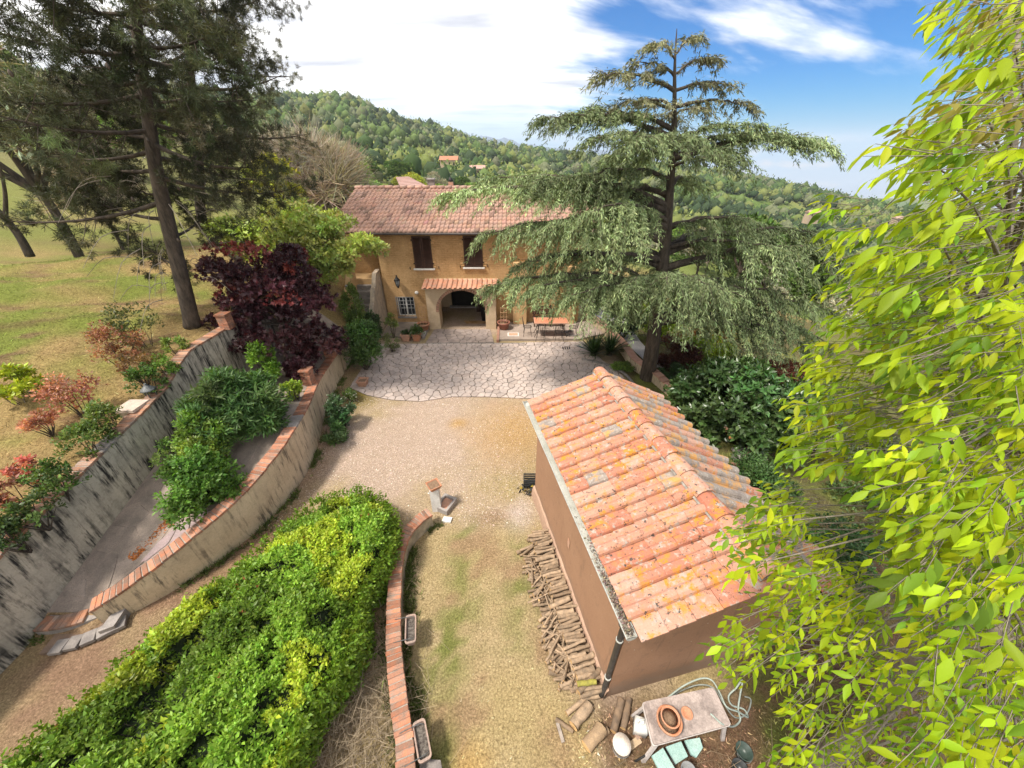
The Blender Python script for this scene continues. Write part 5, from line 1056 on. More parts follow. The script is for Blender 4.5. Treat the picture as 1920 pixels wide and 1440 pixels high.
t = pot('terracotta_pot', 'red-brown pot with a bare trellis by the ochre buttress', -.42, 17.5, .1, .30, .38, mat('red_brown_glaze', (.30, .12, .08), (.24, .11, .08), 6, .5)); trellis(-.42, 17.55, .36, .85, t)
t1 = pot('terracotta_pot', 'square terracotta pot with a low dark plant below the barred window', -5.05, 16.35, .0, .30, .38, TERRAP, sq=True)
t2 = pot('terracotta_pot', 'orange terracotta pot with a white-flowering plant at the terrace step', -4.55, 16.35, .0, .27, .38, TERRA, sq=True)
t3 = pot('terracotta_pot', 'broken terracotta pot at the foot of the round green shrub', -5.75, 12.25, .0, .25, .28, TERRAP, sq=True)
def tuft(par, x, y, z, r, h, n, col, flowers=0, T=LEAF):
    u = sph(n); u[:, 2] = np.abs(u[:, 2]); P_ = np.array((x, y, z)) + u * rng.uniform(.3, 1, (n, 1)) * (r, r, h); cl = Cloud().add(T, P_, u + (0, 0, .4), sph(n) + (0, 0, 1), rng.uniform(.07, .14, n), jit(n, col, .3))
    if flowers: k = rng.integers(0, n, flowers); cl.add(LEAF, P_[k] + (0, -.02, .05), sph(flowers), np.tile((0, -.5, 1.), (flowers, 1)), .06, np.tile((.8, .76, .7), (flowers, 1)))
    cl.build('foliage', LEAFM, par)
tuft(t1, -5.05, 16.35, .3, .2, .22, 160, (.06, .10, .04)); tuft(t2, -4.55, 16.35, .33, .34, .42, 420, (.09, .15, .05), 14)
t = thing('rubbish_bin', 'black rubbish bin standing inside the arched recess', 'bin', (-1.45, 18.9, 0)); MB().lathe([(.18, 0), (.23, .6), (.24, .62)], (-1.45, 18.9, 0), 14).build('body', BLACK, t); MB().lathe([(.26, .62), (.25, .66), (.12, .74), (.03, .76)], (-1.45, 18.9, 0), 14).build('lid', BLACK, t)
t = thing('dark_chest', 'dark low chest at the back of the arched recess', 'chest', (-1.75, 20.3, 0)); MB().box((-2.0, 20.1, 0), (-1.5, 20.6, .6)).build('body', DARKW, t); MB().box((-2.03, 20.07, .602), (-1.47, 20.62, .66)).build('lid', DARKW, t)
t = thing('drain_cover', 'pale square drain cover set in the terrace', 'drain cover', (.05, 16.8, .1)); MB().box((-.22, 16.6, .1), (.34, 17.0, .112)).build('frame', WHITEM, t); MB().box((-.16, 16.65, .112), (.28, 16.95, .118)).build('plate', TERRAP, t)
t = thing('drain_grate', 'small slotted drain grate in the paving by the spiky plants', 'grate', (2.5, 15.45, .035)); 
for k in range(4): MB().box((2.32 + k * .1, 15.33, .03), (2.37 + k * .1, 15.57, .045)).build('bar', BLACK, t)
tag(MB().tube(smooth([(2.95 + .32 * math.cos(a), 16.9 + .3 * math.sin(a), .13) for a in np.linspace(1.2, 5.6, 12)]), .04, 6).build('bed_edging', STONEG), 'curved stone edging of an earth bed at the terrace corner', 'edging')
# low curved wall topped with terracotta slabs, gravel walk behind it
lw = np.array([PZ(1100, 586, .45), PZ(1135, 608, .45), PZ(1172, 645, .45), PZ(1192, 675, .45), PZ(1222, 690, .45), PZ(1240, 706, .4), PZ(1262, 728, .35), PZ(1285, 745, .3)])
P_ = resample(lw, .33); root = thing('terrace_wall', 'low curved wall capped with terracotta slabs by the cedar trunk', 'wall', (P_[0][0], P_[0][1], 0)); T_ = np.gradient(P_, axis=0); T_ = unit(np.c_[T_[:, :2], 0 * T_[:, 0]]); N_ = np.stack([T_[:, 1], -T_[:, 0], 0 * T_[:, 0]], 1); n = len(P_)
rows = [P_ - N_ * .12, P_ + N_ * .12]; V = np.concatenate([np.c_[rows[0][:, :2], np.full(n, -.6)], np.c_[rows[0][:, :2], P_[:, 2] - .03], np.c_[rows[1][:, :2], P_[:, 2] - .03], np.c_[rows[1][:, :2], np.full(n, -.6)]]); MB().add(V, [(r_ * n + k, r_ * n + k + 1, (r_ + 1) * n + k + 1, (r_ + 1) * n + k) for r_ in range(3) for k in range(n - 1)]).build('core', WALLCR, root)
sm_ = MB().box((-.155, -.17, 0), (.155, .17, .04)).mesh('slab', mat('pink_terracotta_slab', (.50, .27, .19), (.44, .27, .2), 7, rand=.2))
for k in range(n - 1):
    c = (P_[k] + P_[k + 1]) / 2; d_ = P_[k + 1] - P_[k]; o = link('slab', sm_, root); o.matrix_basis = Matrix.Translation(Vector(c) - root.location - Vector((0, 0, .032))) @ Matrix.Rotation(math.atan2(d_[1], d_[0]), 4, 'Z')
gp = [PZ(1098, 560), PZ(1160, 560), PZ(1165, 585), PZ(1200, 640), PZ(1245, 690), PZ(1222, 690), PZ(1185, 655), PZ(1150, 610), PZ(1110, 590)]
V = [(p[0], p[1], max(.02, float(ground_z(p[0], p[1])) + .05)) for p in gp]
b = MB(); ctr = np.mean(np.array(V), 0); b.add(V + [tuple(ctr)], [(i, (i + 1) % len(V), len(V)) for i in range(len(V))][::-1]); o = b.build('gravel_path', mat('pale_gravel', (.42, .39, .38), (.33, .31, .3), 20, .95, .8, 90)); tag(o, kind='structure')
# ------------------------------------------------------------------ foliage builders
def shoots(cl, P, A, nleaf, T, size, spread, col, dv=.22, flat=.0):
    """whorls of leaves: nleaf around each shoot axis A at P"""
    n = len(P); A = unit(A); ref = np.where(np.abs(A[:, 2:3]) < .9, (0, 0, 1.), (1., 0, 0)); U = unit(np.cross(A, ref)); V = np.cross(A, U); ph = rng.random(n) * 6.28
    for k in range(nleaf):
        a = ph + k * 2.4 + rng.normal(0, .25, n); rad = U * np.cos(a)[:, None] + V * np.sin(a)[:, None]; sp = spread * (.75 + .5 * rng.random(n))[:, None]
        d = A * (1 - .35 * k / nleaf) + rad * sp + rng.normal(0, .12, (n, 3)); nz = A * 1.0 - rad * .4 + rng.normal(0, .18, (n, 3))
        c = col if np.ndim(col) == 2 else np.tile(np.asarray(col, float), (n, 1)); c = np.clip(c * np.exp(rng.normal(0, dv, (n, 1))) * (1 + rng.normal(0, .06, (n, 3))), .003, .9)
        cl.add(T, P + rng.normal(0, .012, (n, 3)) - A * (.02 * k), d, nz, size * rng.uniform(.65, 1.2, n), c)
def lobes_on(c, rad, n, lr, low=-.25, seed=None):
    r_ = np.random.default_rng(seed if seed is not None else rng.integers(1 << 30)); out = []
    u = unit(r_.normal(size=(n * 3, 3))); u = u[u[:, 2] > low][:n]
    for d in u:
        k = r_.uniform(.55, .86); out.append((np.array(c) + d * np.array(rad) * k, np.array(rad) * lr * r_.uniform(.75, 1.25)))
    return out
def fill_lobes(cl, lobes, per, nleaf, T, size, spread, col, var=.22, up=.35, inner=.4, shell=.78):
    for lc, lr in lobes:
        n = per; u = sph(n); u[:, 2] = np.where(u[:, 2] < -.35, -u[:, 2], u[:, 2]); k = np.where(rng.random(n) < inner, rng.uniform(.3, .9, n), rng.uniform(shell, 1.08, n))[:, None]
        P = lc + u * lr * k; tone = np.exp(rng.normal(0, var)); shoots(cl, P, u + (0, 0, up), nleaf, T, size, spread, np.clip(np.asarray(col) * tone * (1 + rng.normal(0, .05, 3)), .003, .9))
def stems(root, base, tips, r0, m=BARK, name='trunk', n=6):
    b = MB(); base = np.array(base, float)
    for t in tips:
        t = np.array(t, float); mid = base * .5 + t * .5 + rng.normal(0, .08, 3) * np.linalg.norm(t - base) * .5; b.tube(smooth([base + rng.normal(0, .01, 3), mid, t], 4), list(np.linspace(r0, r0 * .25, 9)), n)
    return b.build(name, m, root)
def shrub(name, label, cat, c, rad, nl, per, T, size, col, spread=.9, nleaf=5, lr=.42, m=LEAFM, trunk=.03, group=None, low=-1.0, base=None, extra=None, bark=BARK, var=.2, inner=.4):
    c = np.array(c, float); gz = float(ground_z(c[0], c[1])) if base is None else base; root = thing(name, label, cat, (c[0], c[1], gz), group=group)
    lb = [(np.array((q[0], q[1], max(q[2], gz + .6 * r_[2]))), r_) for q, r_ in lobes_on(c, rad, int(nl * 1.35), lr, low)]; cl = Cloud(); fill_lobes(cl, lb, per, nleaf, T, size, spread, col, var=var, inner=inner)
    if extra: extra(cl, lb)
    cl.build('crown', m, root); stems(root, (c[0], c[1], gz - .1), [l[0] for l in lb[::max(1, len(lb) // 7)]], trunk, bark); return root

# ------------------------------------------------------------------ the big clipped hedge
def hedge():
    poly = [(-7.1, .0), (-6.75, 1.35), (-6.2, 2.45), (-5.8, 3.4), (-5.3, 4.3), (-4.9, 5.2), (-4.45, 5.95), (-3.6, 6.2), (-3.0, 5.95), (-2.5, 5.35), (-2.4, 4.75), (-2.5, 4.2), (-2.72, 3.7), (-2.5, 3.15), (-2.6, 2.6), (-2.85, 2.1), (-2.95, 1.4), (-3.0, .6), (-3.1, -.1)]
    P = np.array(poly); H_ = 1.32
    def dist(q):
        d = np.full(len(q), 9.)
        for a, b in zip(P, np.roll(P, -1, 0)):
            ab = b - a; t = np.clip(((q - a) @ ab) / (ab @ ab), 0, 1); d = np.minimum(d, np.hypot(*(q - a - t[:, None] * ab).T))
        return d
    def hz(q): d = dist(q); return H_ * np.clip(d / .16, 0, 1) ** .38 * (1 - .42 * np.exp(-d / .30)) + (fbm(q[:, 0], q[:, 1], 1.2, 41) - .5) * .62 + (fbm(q[:, 0], q[:, 1], 3.6, 44) - .5) * .30
    root = thing('hedge', 'large bright green leafy hedge mound between the cream wall and the lane wall', 'hedge', (-4.2, 3.0, 0)); cl = Cloud()
    n = 34000; q = np.stack([rng.uniform(-7.1, -2.3, n), rng.uniform(-.1, 6.2, n)], 1); q = q[[inside(poly, *v) for v in q]]
    z = hz(q); e = .04; gx = (hz(q + (e, 0)) - hz(q - (e, 0))) / (2 * e); gy = (hz(q + (0, e)) - hz(q - (0, e))) / (2 * e); N_ = unit(np.stack([-gx * .55, -gy * .55, np.ones(len(q))], 1))
    g = fbm(q[:, 0], q[:, 1], .9, 51); tone = .72 + .75 * np.clip((g - .3) / .4, 0, 1); base = np.where((fbm(q[:, 0], q[:, 1], 1.3, 61) > .60)[:, None], (.29, .36, .035), (.175, .285, .035)) * tone[:, None]
    gap = fbm(q[:, 0], q[:, 1], 2.0, 71) > .61; dep = np.where(gap, rng.uniform(.2, .5, len(q)), rng.exponential(.05, len(q)))
    top = np.c_[q, z - dep]; shoots(cl, top, N_ + rng.normal(0, .38, (len(q), 3)), 6, LEAF, .066 * np.exp(rng.normal(0, .2, len(q))), .95, base)
    # sides
    m = 4200; t = rng.random(m) * len(P); i = t.astype(int); f = (t - i)[:, None]; A, B = P[i], np.roll(P, -1, 0)[i]; s = A * (1 - f) + B * f; ab = B - A; out = unit(np.stack([ab[:, 1], -ab[:, 0]], 1)); cen = P.mean(0); out = np.where(((s - cen) * out).sum(1, keepdims=True) < 0, -out, out)
    zz = rng.uniform(.08, 1.05, m); pp = np.c_[s - out * rng.uniform(-.06, .12, (m, 1)), zz]; shoots(cl, pp, np.c_[out, np.full(m, .45)] + rng.normal(0, .25, (m, 3)), 6, LEAF, .074, .95, np.tile((.16, .26, .025), (m, 1)))
    # a few withered sprigs
    k = rng.integers(0, len(q), 26); shoots(cl, np.repeat(top[k], 4, 0) + rng.normal(0, .05, (104, 3)), np.tile((0, 0, 1.), (104, 1)) + rng.normal(0, .4, (104, 3)), 4, LEAF, .06, .8, (.24, .09, .03))
    cl.build('foliage', LEAFM, root)
    # woody inside
    b = MB()
    for _ in range(260):
        v = q[rng.integers(0, len(q))]; zt = float(hz(v[None])[0]) - .06; b.tube([(v[0] * .7 - .3 * 4.3, v[1] * .8 + .6, .0), (v[0] * .9 - .43, v[1] * .93 + .2, zt * .5), (v[0], v[1], zt)], [.02, .012, .005], 4, cap=False)
    b.build('branches', BARK, root)
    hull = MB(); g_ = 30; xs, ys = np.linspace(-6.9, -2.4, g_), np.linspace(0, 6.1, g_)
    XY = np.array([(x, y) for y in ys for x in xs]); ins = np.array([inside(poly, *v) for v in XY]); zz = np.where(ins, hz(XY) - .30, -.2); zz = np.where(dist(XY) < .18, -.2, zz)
    hull.add(np.c_[XY, zz], [(j * g_ + i, j * g_ + i + 1, (j + 1) * g_ + i + 1, (j + 1) * g_ + i) for j in range(g_ - 1) for i in range(g_ - 1)]); hull.build('shade_hull', mat('hull_shade', (.022, .035, .012), (.012, .02, .007), 18, .95, 1.0, 60), root)  # opaque dark hull added; its colour stands for the shade inside the hedge
hedge()
# dry brush beside the lane wall
def brush(name, label, cx, cy, rx, ry, h, n, col, L0=.5):
    b = Cloud(); P_ = np.stack([cx + rng.normal(0, rx, n), cy + rng.normal(0, ry, n), rng.random(n) * h * .5], 1); V = []; F = []; C = []
    for i in range(n):
        d = sph(1)[0] * (1, 1, .55); d[2] = abs(d[2]); p = P_[i]; l = L0 * rng.uniform(.4, 1.2); w = rng.uniform(.003, .007); s = unit(np.cross(d, sph(1)[0])); pts = [p, p + d * l * .5 + rng.normal(0, .05, 3), p + d * l + rng.normal(0, .1, 3)]; k = len(V)
        for j, q in enumerate(pts): ww = w * (1 - .35 * j); V += [q - s * ww, q + s * ww]
        F += [(k, k + 1, k + 3, k + 2), (k + 2, k + 3, k + 5, k + 4)]; C += [np.array(col) * rng.uniform(.6, 1.5)] * 6
    o = b.raw(np.array(V), np.array(F), np.array(C)).build(name, DRY); return tag(o, label, 'brushwood', kind='stuff')
brush('dry_brush', 'tangle of dry grey twigs between the hedge and the lane wall', -2.35, 1.9, .42, .75, .35, 1500, (.30, .24, .17))
brush('dry_twigs', 'bare twigs and litter on the dark soil behind the store', 2.6, 1.0, .9, .7, .12, 700, (.20, .15, .10), .35)

# ------------------------------------------------------------------ shrubs on the left
shrub('oleander_bush', 'dark green narrow-leaved oleander bush on the sloping path', 'bush', (-7.25, 7.95, 1.75), (1.1, 1.05, 1.15), 22, 85, SLIM, .20, (.085, .16, .045), 1.0, 9, .40, LEAFM, .04)
shrub('laurel_bush', 'mid-green broad-leaved bush spilling over the cream wall onto the path', 'bush', (-6.9, 5.95, 1.25), (.80, .85, .85), 18, 80, LEAF, .095, (.11, .22, .035), .9, 6, .42)
shrub('laurel_bush', 'light green leafy growth between the oleander and the lower bush', 'bush', (-7.35, 6.8, 1.7), (.5, .45, .75), 10, 60, LEAF, .09, (.17, .28, .04), .9, 6, .45)
shrub('young_shrub', 'small pale green shrub against the streaked meadow wall', 'shrub', (-8.35, 6.95, 1.35), (.42, .42, .38), 8, 40, LEAF, .075, (.22, .33, .09), .9, 5, .45)
shrub('leafy_sapling', 'bright green sapling beside the purple-leaved tree', 'shrub', (-7.75, 10.3, 2.0), (.45, .45, .75), 9, 45, LEAF, .10, (.17, .32, .04), .8, 5, .42)
shrub('leafy_sapling', 'yellow-green seedling between the oleander and the brick pillar', 'shrub', (-6.55, 9.35, 1.6), (.22, .35, .38), 7, 30, LEAF, .085, (.26, .36, .04), .8, 5, .45)
shrub('round_shrub', 'tall rounded dark green shrub at the house end of the cream wall', 'shrub', (-6.02, 13.5, 1.15), (.72, .75, 1.15), 22, 90, LEAF, .075, (.075, .14, .03), .9, 6, .40, GLOSSY, .04)
shrub('round_shrub', 'low dark shrub growing at the foot of the cream wall', 'shrub', (-5.55, 9.75, .55), (.42, .5, .6), 14, 70, LEAF, .07, (.05, .10, .035), .9, 6, .42, GLOSSY)
shrub('round_shrub', 'low grey-green plant in front of the dark shrub by the cream wall', 'shrub', (-5.45, 8.95, .28), (.42, .35, .34), 9, 60, LEAF, .07, (.10, .17, .06), .9, 6, .45)
shrub('white_flowering_plant', 'small white-flowering plant at the mossy corner of the paving', 'plant', (-5.85, 11.2, .2), (.25, .25, .22), 6, 30, LEAF, .07, (.14, .20, .06), .9, 5, .5, extra=lambda cl, lb: [cl.add(LEAF, l[0] + sph(9) * l[1], sph(9), np.tile((0, -.3, 1.), (9, 1)), .06, np.tile((.75, .75, .68), (9, 1))) for l in lb])
shrub('straggly_shrub', 'thin straggly shrub in the paving near the potted plants', 'shrub', (-5.35, 15.1, .45), (.35, .3, .45), 8, 26, LEAF, .07, (.17, .20, .08), .9, 4, .4, trunk=.012)
shrub('straggly_shrub', 'pale leggy plant by the foot of the stair parapet', 'shrub', (-5.75, 16.6, .8), (.32, .3, .4), 7, 24, LEAF, .08, (.24, .30, .09), .9, 4, .4, trunk=.012, base=.0)
shrub('climbing_plant', 'bare-stemmed climbing plant in front of the outside stair', 'creeper', (-7.0, 15.6, 1.7), (.5, .35, 1.2), 16, 60, LEAF, .09, (.15, .22, .06), .9, 4, .35, trunk=.05, low=-1, base=1.0, bark=PALEBARK)
shrub('climbing_plant', 'dark climber at the corner between house and stair', 'creeper', (-6.45, 16.1, .8), (.35, .3, .85), 12, 60, LEAF, .08, (.06, .10, .04), .9, 5, .4, low=-1, base=0)
# meadow shrubs above the streaked wall, some with young red leaves
REDL = (.42, .19, .13)
for k, (px, py, z, r, n, col, lab) in enumerate((
    (135, 750, 2.75, .55, 16, REDL, 'upright shrub with coral red young leaves above the streaked wall'), (75, 790, 2.6, .3, 7, REDL, 'small coral red shrub beside the tallest red one'),
    (222, 655, 3.2, .62, 16, (.27, .13, .075), 'rust red shrub next to the pine trunk on the meadow'), (255, 690, 3.0, .4, 8, (.22, .12, .05), 'thin reddish shrub just behind the wall planter'),
    (42, 885, 2.35, .30, 8, (.42, .15, .12), 'deep red shrub low over the wall coping'), (30, 930, 2.25, .3, 7, (.30, .13, .08), 'dull red sprouts by the lowest stretch of the wall'),
    (95, 905, 2.25, .42, 11, (.085, .15, .035), 'dark green shrub beside the deep red one'), (165, 830, 2.35, .45, 12, (.11, .18, .04), 'green shrub below the coral red one'),
    (200, 790, 2.5, .38, 10, (.14, .20, .05), 'olive green shrub by the middle of the wall'), (275, 715, 2.75, .40, 12, (.10, .18, .04), 'fresh green bush behind the pale block planter'),
    (305, 690, 2.85, .34, 9, (.14, .24, .04), 'light green bush between planter and pine'), (20, 1000, 2.0, .36, 10, (.06, .10, .03), 'dark ivy-like growth over the wall end'), (60, 960, 2.1, .34, 9, (.09, .14, .04), 'dark green low growth along the coping'),
    (255, 610, 3.5, .7, 14, (.10, .12, .04), 'brownish bramble thicket at the foot of the pine'), (330, 650, 3.05, .3, 7, (.16, .22, .05), 'grassy green clump under the pine'))):
    p = PZ(px, py, z); shrub('meadow_shrub', lab, 'shrub', p, (r, r, r * 1.05), n, 15, LEAF, .08, col, .9, 5, .42, group='shrubs on the meadow edge', base=z - r * 1.2, trunk=.015, low=-.6)
p = PZ(18, 725, 2.9); shrub('young_tree', 'yellow-green sapling with thin twigs on the meadow edge', 'sapling', p, (.55, .5, .4), 8, 22, LEAF, .13, (.33, .40, .03), .8, 4, .4, trunk=.02, base=2.2, bark=PALEBARK)

# ------------------------------------------------------------------ purple-leaved tree
def purple():
    c = np.array((-8.0, 12.3, 3.05)); root = thing('plum_tree', 'dark purple-leaved tree rising between the garden walls', 'tree', (-7.9, 12.4, 1.45)); cl = Cloud()
    PALM = ([(0, 0, 0), (.5, .1, .02), (1, 0, -.06), (.5, -.1, .02), (.42, .42, -.02), (.2, .22, .02), (.42, -.42, -.02), (.2, -.22, .02)], [(0, 2, 1), (0, 3, 2), (0, 1, 4), (0, 4, 5), (0, 6, 3), (0, 7, 6)])
    lb = [(np.array(p), np.array(r)) for p, r in (((-8.5, 12.2, 4.35), (1.0, .9, .75)), ((-7.05, 12.3, 4.15), (.55, .6, .75)), ((-9.25, 12.2, 3.2), (.95, .9, .65)), ((-7.9, 11.6, 3.4), (1.2, .9, .8)), ((-6.85, 12.0, 3.1), (.75, .8, .8)), ((-8.9, 11.7, 2.5), (.9, .8, .6)), ((-7.6, 11.3, 2.3), (1.0, .7, .7)), ((-6.75, 11.9, 2.1), (.65, .7, .6)), ((-7.5, 11.0, 1.65), (.75, .5, .5)), ((-8.3, 12.8, 3.4), (1.3, 1.0, .9)), ((-9.6, 12.6, 2.7), (.6, .7, .45)), ((-7.3, 12.7, 3.4), (.9, .9, .8)))]
    lb = [(c + (p_ - c) * 1.14 + (-.12, 0, 0), r_ * 1.16) for p_, r_ in lb]
    for lc, lr in lb:
        sub = lobes_on(lc, lr, 9, .44, -.8); fill_lobes(cl, sub, 34, 5, PALM, .17, .8, (.062, .022, .027), .35, -.15, .35)
    k = [lb[i] for i in (0, 1, 3)]
    for lc, lr in k: sub = lobes_on(lc, lr, 4, .35, .2); fill_lobes(cl, sub, 26, 4, PALM, .15, .8, (.20, .05, .04), .2, -.15, .2)  # lighter red leaves on the upper lobes: sunlit highlights put into colour
    cl.build('crown', leafmat('purple_leaf', .22, .42, .45, (1.5, .7, .6)), root)
    b = MB(); b.tube(smooth([(-7.9, 12.4, 1.3), (-7.95, 12.35, 2.0), (-8.0, 12.3, 2.6)]), .13, 9)
    for lc, lr in lb: b.tube(smooth([(-8.0, 12.3, 2.4), (np.array((-8.0, 12.3, 2.6)) + lc) / 2 + (0, 0, .2), lc]), list(np.linspace(.07, .015, 9)), 6)
    b.build('trunk', BARK, root)
purple()
# ------------------------------------------------------------------ pale green tree by the house corner
def feathery():
    root = thing('robinia_tree', 'light green feathery tree spreading before the house corner', 'tree', (-8.9, 15.9, 1.6)); cl = Cloud()
    PIN = ([(0, 0, 0), (.25, .16, .02), (.4, 0, 0), (.25, -.16, .02), (.62, .2, .0), (.75, 0, -.03), (.62, -.2, .0), (1, 0, -.1)], [(0, 2, 1), (0, 3, 2), (2, 5, 4), (2, 6, 5), (5, 7, 4), (5, 6, 7)])
    lb = [(np.array(p), np.array(r)) for p, r in (((-9.4, 15.8, 4.9), (1.2, 1.1, .65)), ((-8.0, 15.7, 5.15), (1.2, 1.1, .6)), ((-6.75, 15.9, 4.85), (1.05, 1.0, .5)), ((-7.5, 15.3, 4.3), (1.2, .9, .6)), ((-6.2, 15.7, 4.2), (.85, .8, .5)), ((-8.8, 15.3, 4.1), (1.0, .9, .6)), ((-7.2, 15.4, 3.5), (.8, .7, .55)), ((-8.2, 16.4, 4.6), (1.4, 1, .7)), ((-10.2, 15.9, 4.3), (.9, .8, .6)), ((-7.9, 15.1, 3.3), (.7, .6, .5)))]
    cc = np.array((-8.0, 15.7, 4.4)); lb = [(cc + (p_ - cc) * 1.12 + (-.25, 0, .1), r_ * 1.18) for p_, r_ in lb] + [(np.array((-11.0, 15.6, 4.8)), np.array((1.0, .9, .7)))]
    for lc, lr in lb: sub = lobes_on(lc, lr, 12, .42, -.5); fill_lobes(cl, sub, 34, 4, PIN, .24, .9, (.33, .39, .105), .2, .1, .35)
    cl.build('crown', LEAFM, root); b = MB(); b.tube(smooth([(-8.9, 15.9, 1.3), (-8.7, 15.8, 2.5), (-8.3, 15.8, 3.4)]), list(np.linspace(.16, .1, 9)), 8)
    for lc, lr in lb: b.tube(smooth([(-8.3, 15.8, 3.4), (np.array((-8.3, 15.8, 3.7)) + lc) / 2, lc + (0, 0, .1)]), list(np.linspace(.08, .015, 9)), 6)
    b.build('trunk', PALEBARK, root)
feathery()
# ------------------------------------------------------------------ cedar
def bez(a, b, c, n): t = np.linspace(0, 1, n)[:, None]; return a * (1 - t) ** 2 + 2 * b * t * (1 - t) + c * t * t
def cedar():
    base = np.array((5.43, 12.8, -.2)); tr = np.array([(5.43, 12.8, -.2), (5.4, 12.8, .2), (5.32, 12.8, 1.6), (5.15, 12.8, 3.4), (5.05, 12.85, 5.0), (4.85, 12.85, 6.6), (4.6, 12.8, 8.2), (4.3, 12.8, 9.6), (4.18, 12.8, 10.35)])
    root = thing('cedar_tree', 'tall tiered cedar with drooping grey-green sprays beside the house', 'tree', tuple(base)); cl = Cloud(); wood = MB()
    wood.tube(smooth(tr, 5), list(np.interp(np.linspace(0, 1, 41), [0, .03, .1, .5, .75, .9, 1], [.42, .34, .30, .18, .075, .03, .008])), 12)
    def at(z): return np.array([np.interp(z, tr[:, 2], tr[:, k]) for k in (0, 1)] + [z])
    BR = []
    def tip(px, py, y, z0, w, droop=.35, den=1.0): BR.append((z0, PY(px, py, y), w, droop, den))
    # picked from the outline: (tip pixel, its distance along Y, where it leaves the trunk)
    tip(1222, 82, 12.6, 9.75, .5, .35, .8); tip(1312, 70, 12.9, 9.85, .4, .3, .8); tip(1338, 112, 12.9, 9.45, .6, .3, .8); tip(1190, 120, 12.5, 9.4, .6, .3, .8); tip(1122, 145, 12.4, 9.1, .8, .3, .85); tip(1150, 195, 12.3, 8.7, .7, .4, .7); tip(1408, 200, 12.9, 8.75, .8, .35, .75); tip(1380, 165, 13.2, 9.1, .7, .3, .7); tip(1200, 190, 11.7, 8.7, .7, .4, .5); tip(1330, 205, 12.0, 8.6, .7, .4, .5)
    tip(1018, 228, 12.2, 8.0, 1.1, .35, 1.1); tip(1075, 215, 12.6, 8.2, .9, .3, 1); tip(1110, 262, 11.4, 7.9, 1.0, .4, 1); tip(1195, 265, 11.0, 7.8, 1.0, .4, 1); tip(1300, 262, 11.2, 7.8, 1.0, .4, 1); tip(1420, 240, 12.4, 8.0, .8, .3, 1); tip(1562, 278, 12.9, 7.55, 1.05, .22, 1.15); tip(1490, 262, 12.6, 7.7, .9, .25, 1); tip(1390, 300, 11.3, 7.3, 1.0, .4, 1); tip(1090, 330, 11.8, 7.0, 1.1, .45, 1); tip(1150, 300, 14.6, 7.6, 1.2, .3, .9); tip(1370, 290, 14.8, 7.6, 1.1, .3, .9)
    tip(828, 372, 12.2, 5.6, 1.35, .3, 1.3); tip(905, 345, 13.2, 6.1, 1.2, .3, 1.15); tip(900, 440, 11.8, 5.2, 1.2, .45, 1.15); tip(985, 350, 12.0, 6.2, 1.2, .4, 1.15); tip(1030, 420, 11.2, 5.6, 1.2, .5, 1.1); tip(1100, 400, 10.8, 5.8, 1.1, .5, 1.1); tip(960, 500, 12.2, 4.6, 1.0, .55, 1); tip(1420, 415, 11.8, 5.6, 1.1, .5, 1); tip(1470, 470, 11.6, 5.0, 1.1, .55, 1.1)
    tip(912, 540, 11.8, 3.6, 1.1, .35, 1.25); tip(985, 548, 11.2, 3.6, 1.1, .45, 1.2); tip(1060, 560, 10.8, 3.5, 1.1, .5, 1.2); tip(1110, 570, 11.2, 3.3, .9, .5, 1.1); tip(1170, 540, 10.4, 3.7, 1.1, .55, 1.2); tip(1250, 540, 10.0, 3.8, 1.2, .6, 1.2); tip(1330, 540, 10.2, 3.8, 1.2, .6, 1.2); tip(1400, 560, 10.8, 3.6, 1.1, .6, 1.1)
    tip(1590, 480, 12.6, 4.3, 1.4, .5, 1.3); tip(1540, 440, 13.2, 4.8, 1.3, .4, 1.2); tip(1500, 560, 11.6, 3.4, 1.2, .6, 1.2); tip(1575, 590, 12.6, 3.0, 1.2, .5, 1.15); tip(1510, 650, 12.0, 2.5, 1.1, .5, 1.1); tip(1440, 630, 11.4, 2.6, 1.0, .55, 1.0); tip(1565, 660, 13.4, 2.4, 1.0, .4, 1)
    for z0, az, L in ((6.8, 60, 3.6), (6.5, 110, 3.8), (6.6, 150, 3.6), (5.0, 80, 5.2), (4.8, 50, 5.6), (4.6, 120, 5.0), (3.6, 70, 5.6), (3.5, 110, 5.4), (3.2, 35, 5.6), (2.6, 15, 5.0), (7.6, 90, 2.6), (5.6, 20, 4.6), (4.4, 160, 5.2), (8.6, 80, 1.7)):
        a = R(az); p = at(z0); BR.append((z0, p + np.array((math.cos(a) * L, math.sin(a) * L, -.25)), 1.1, .35, .8))
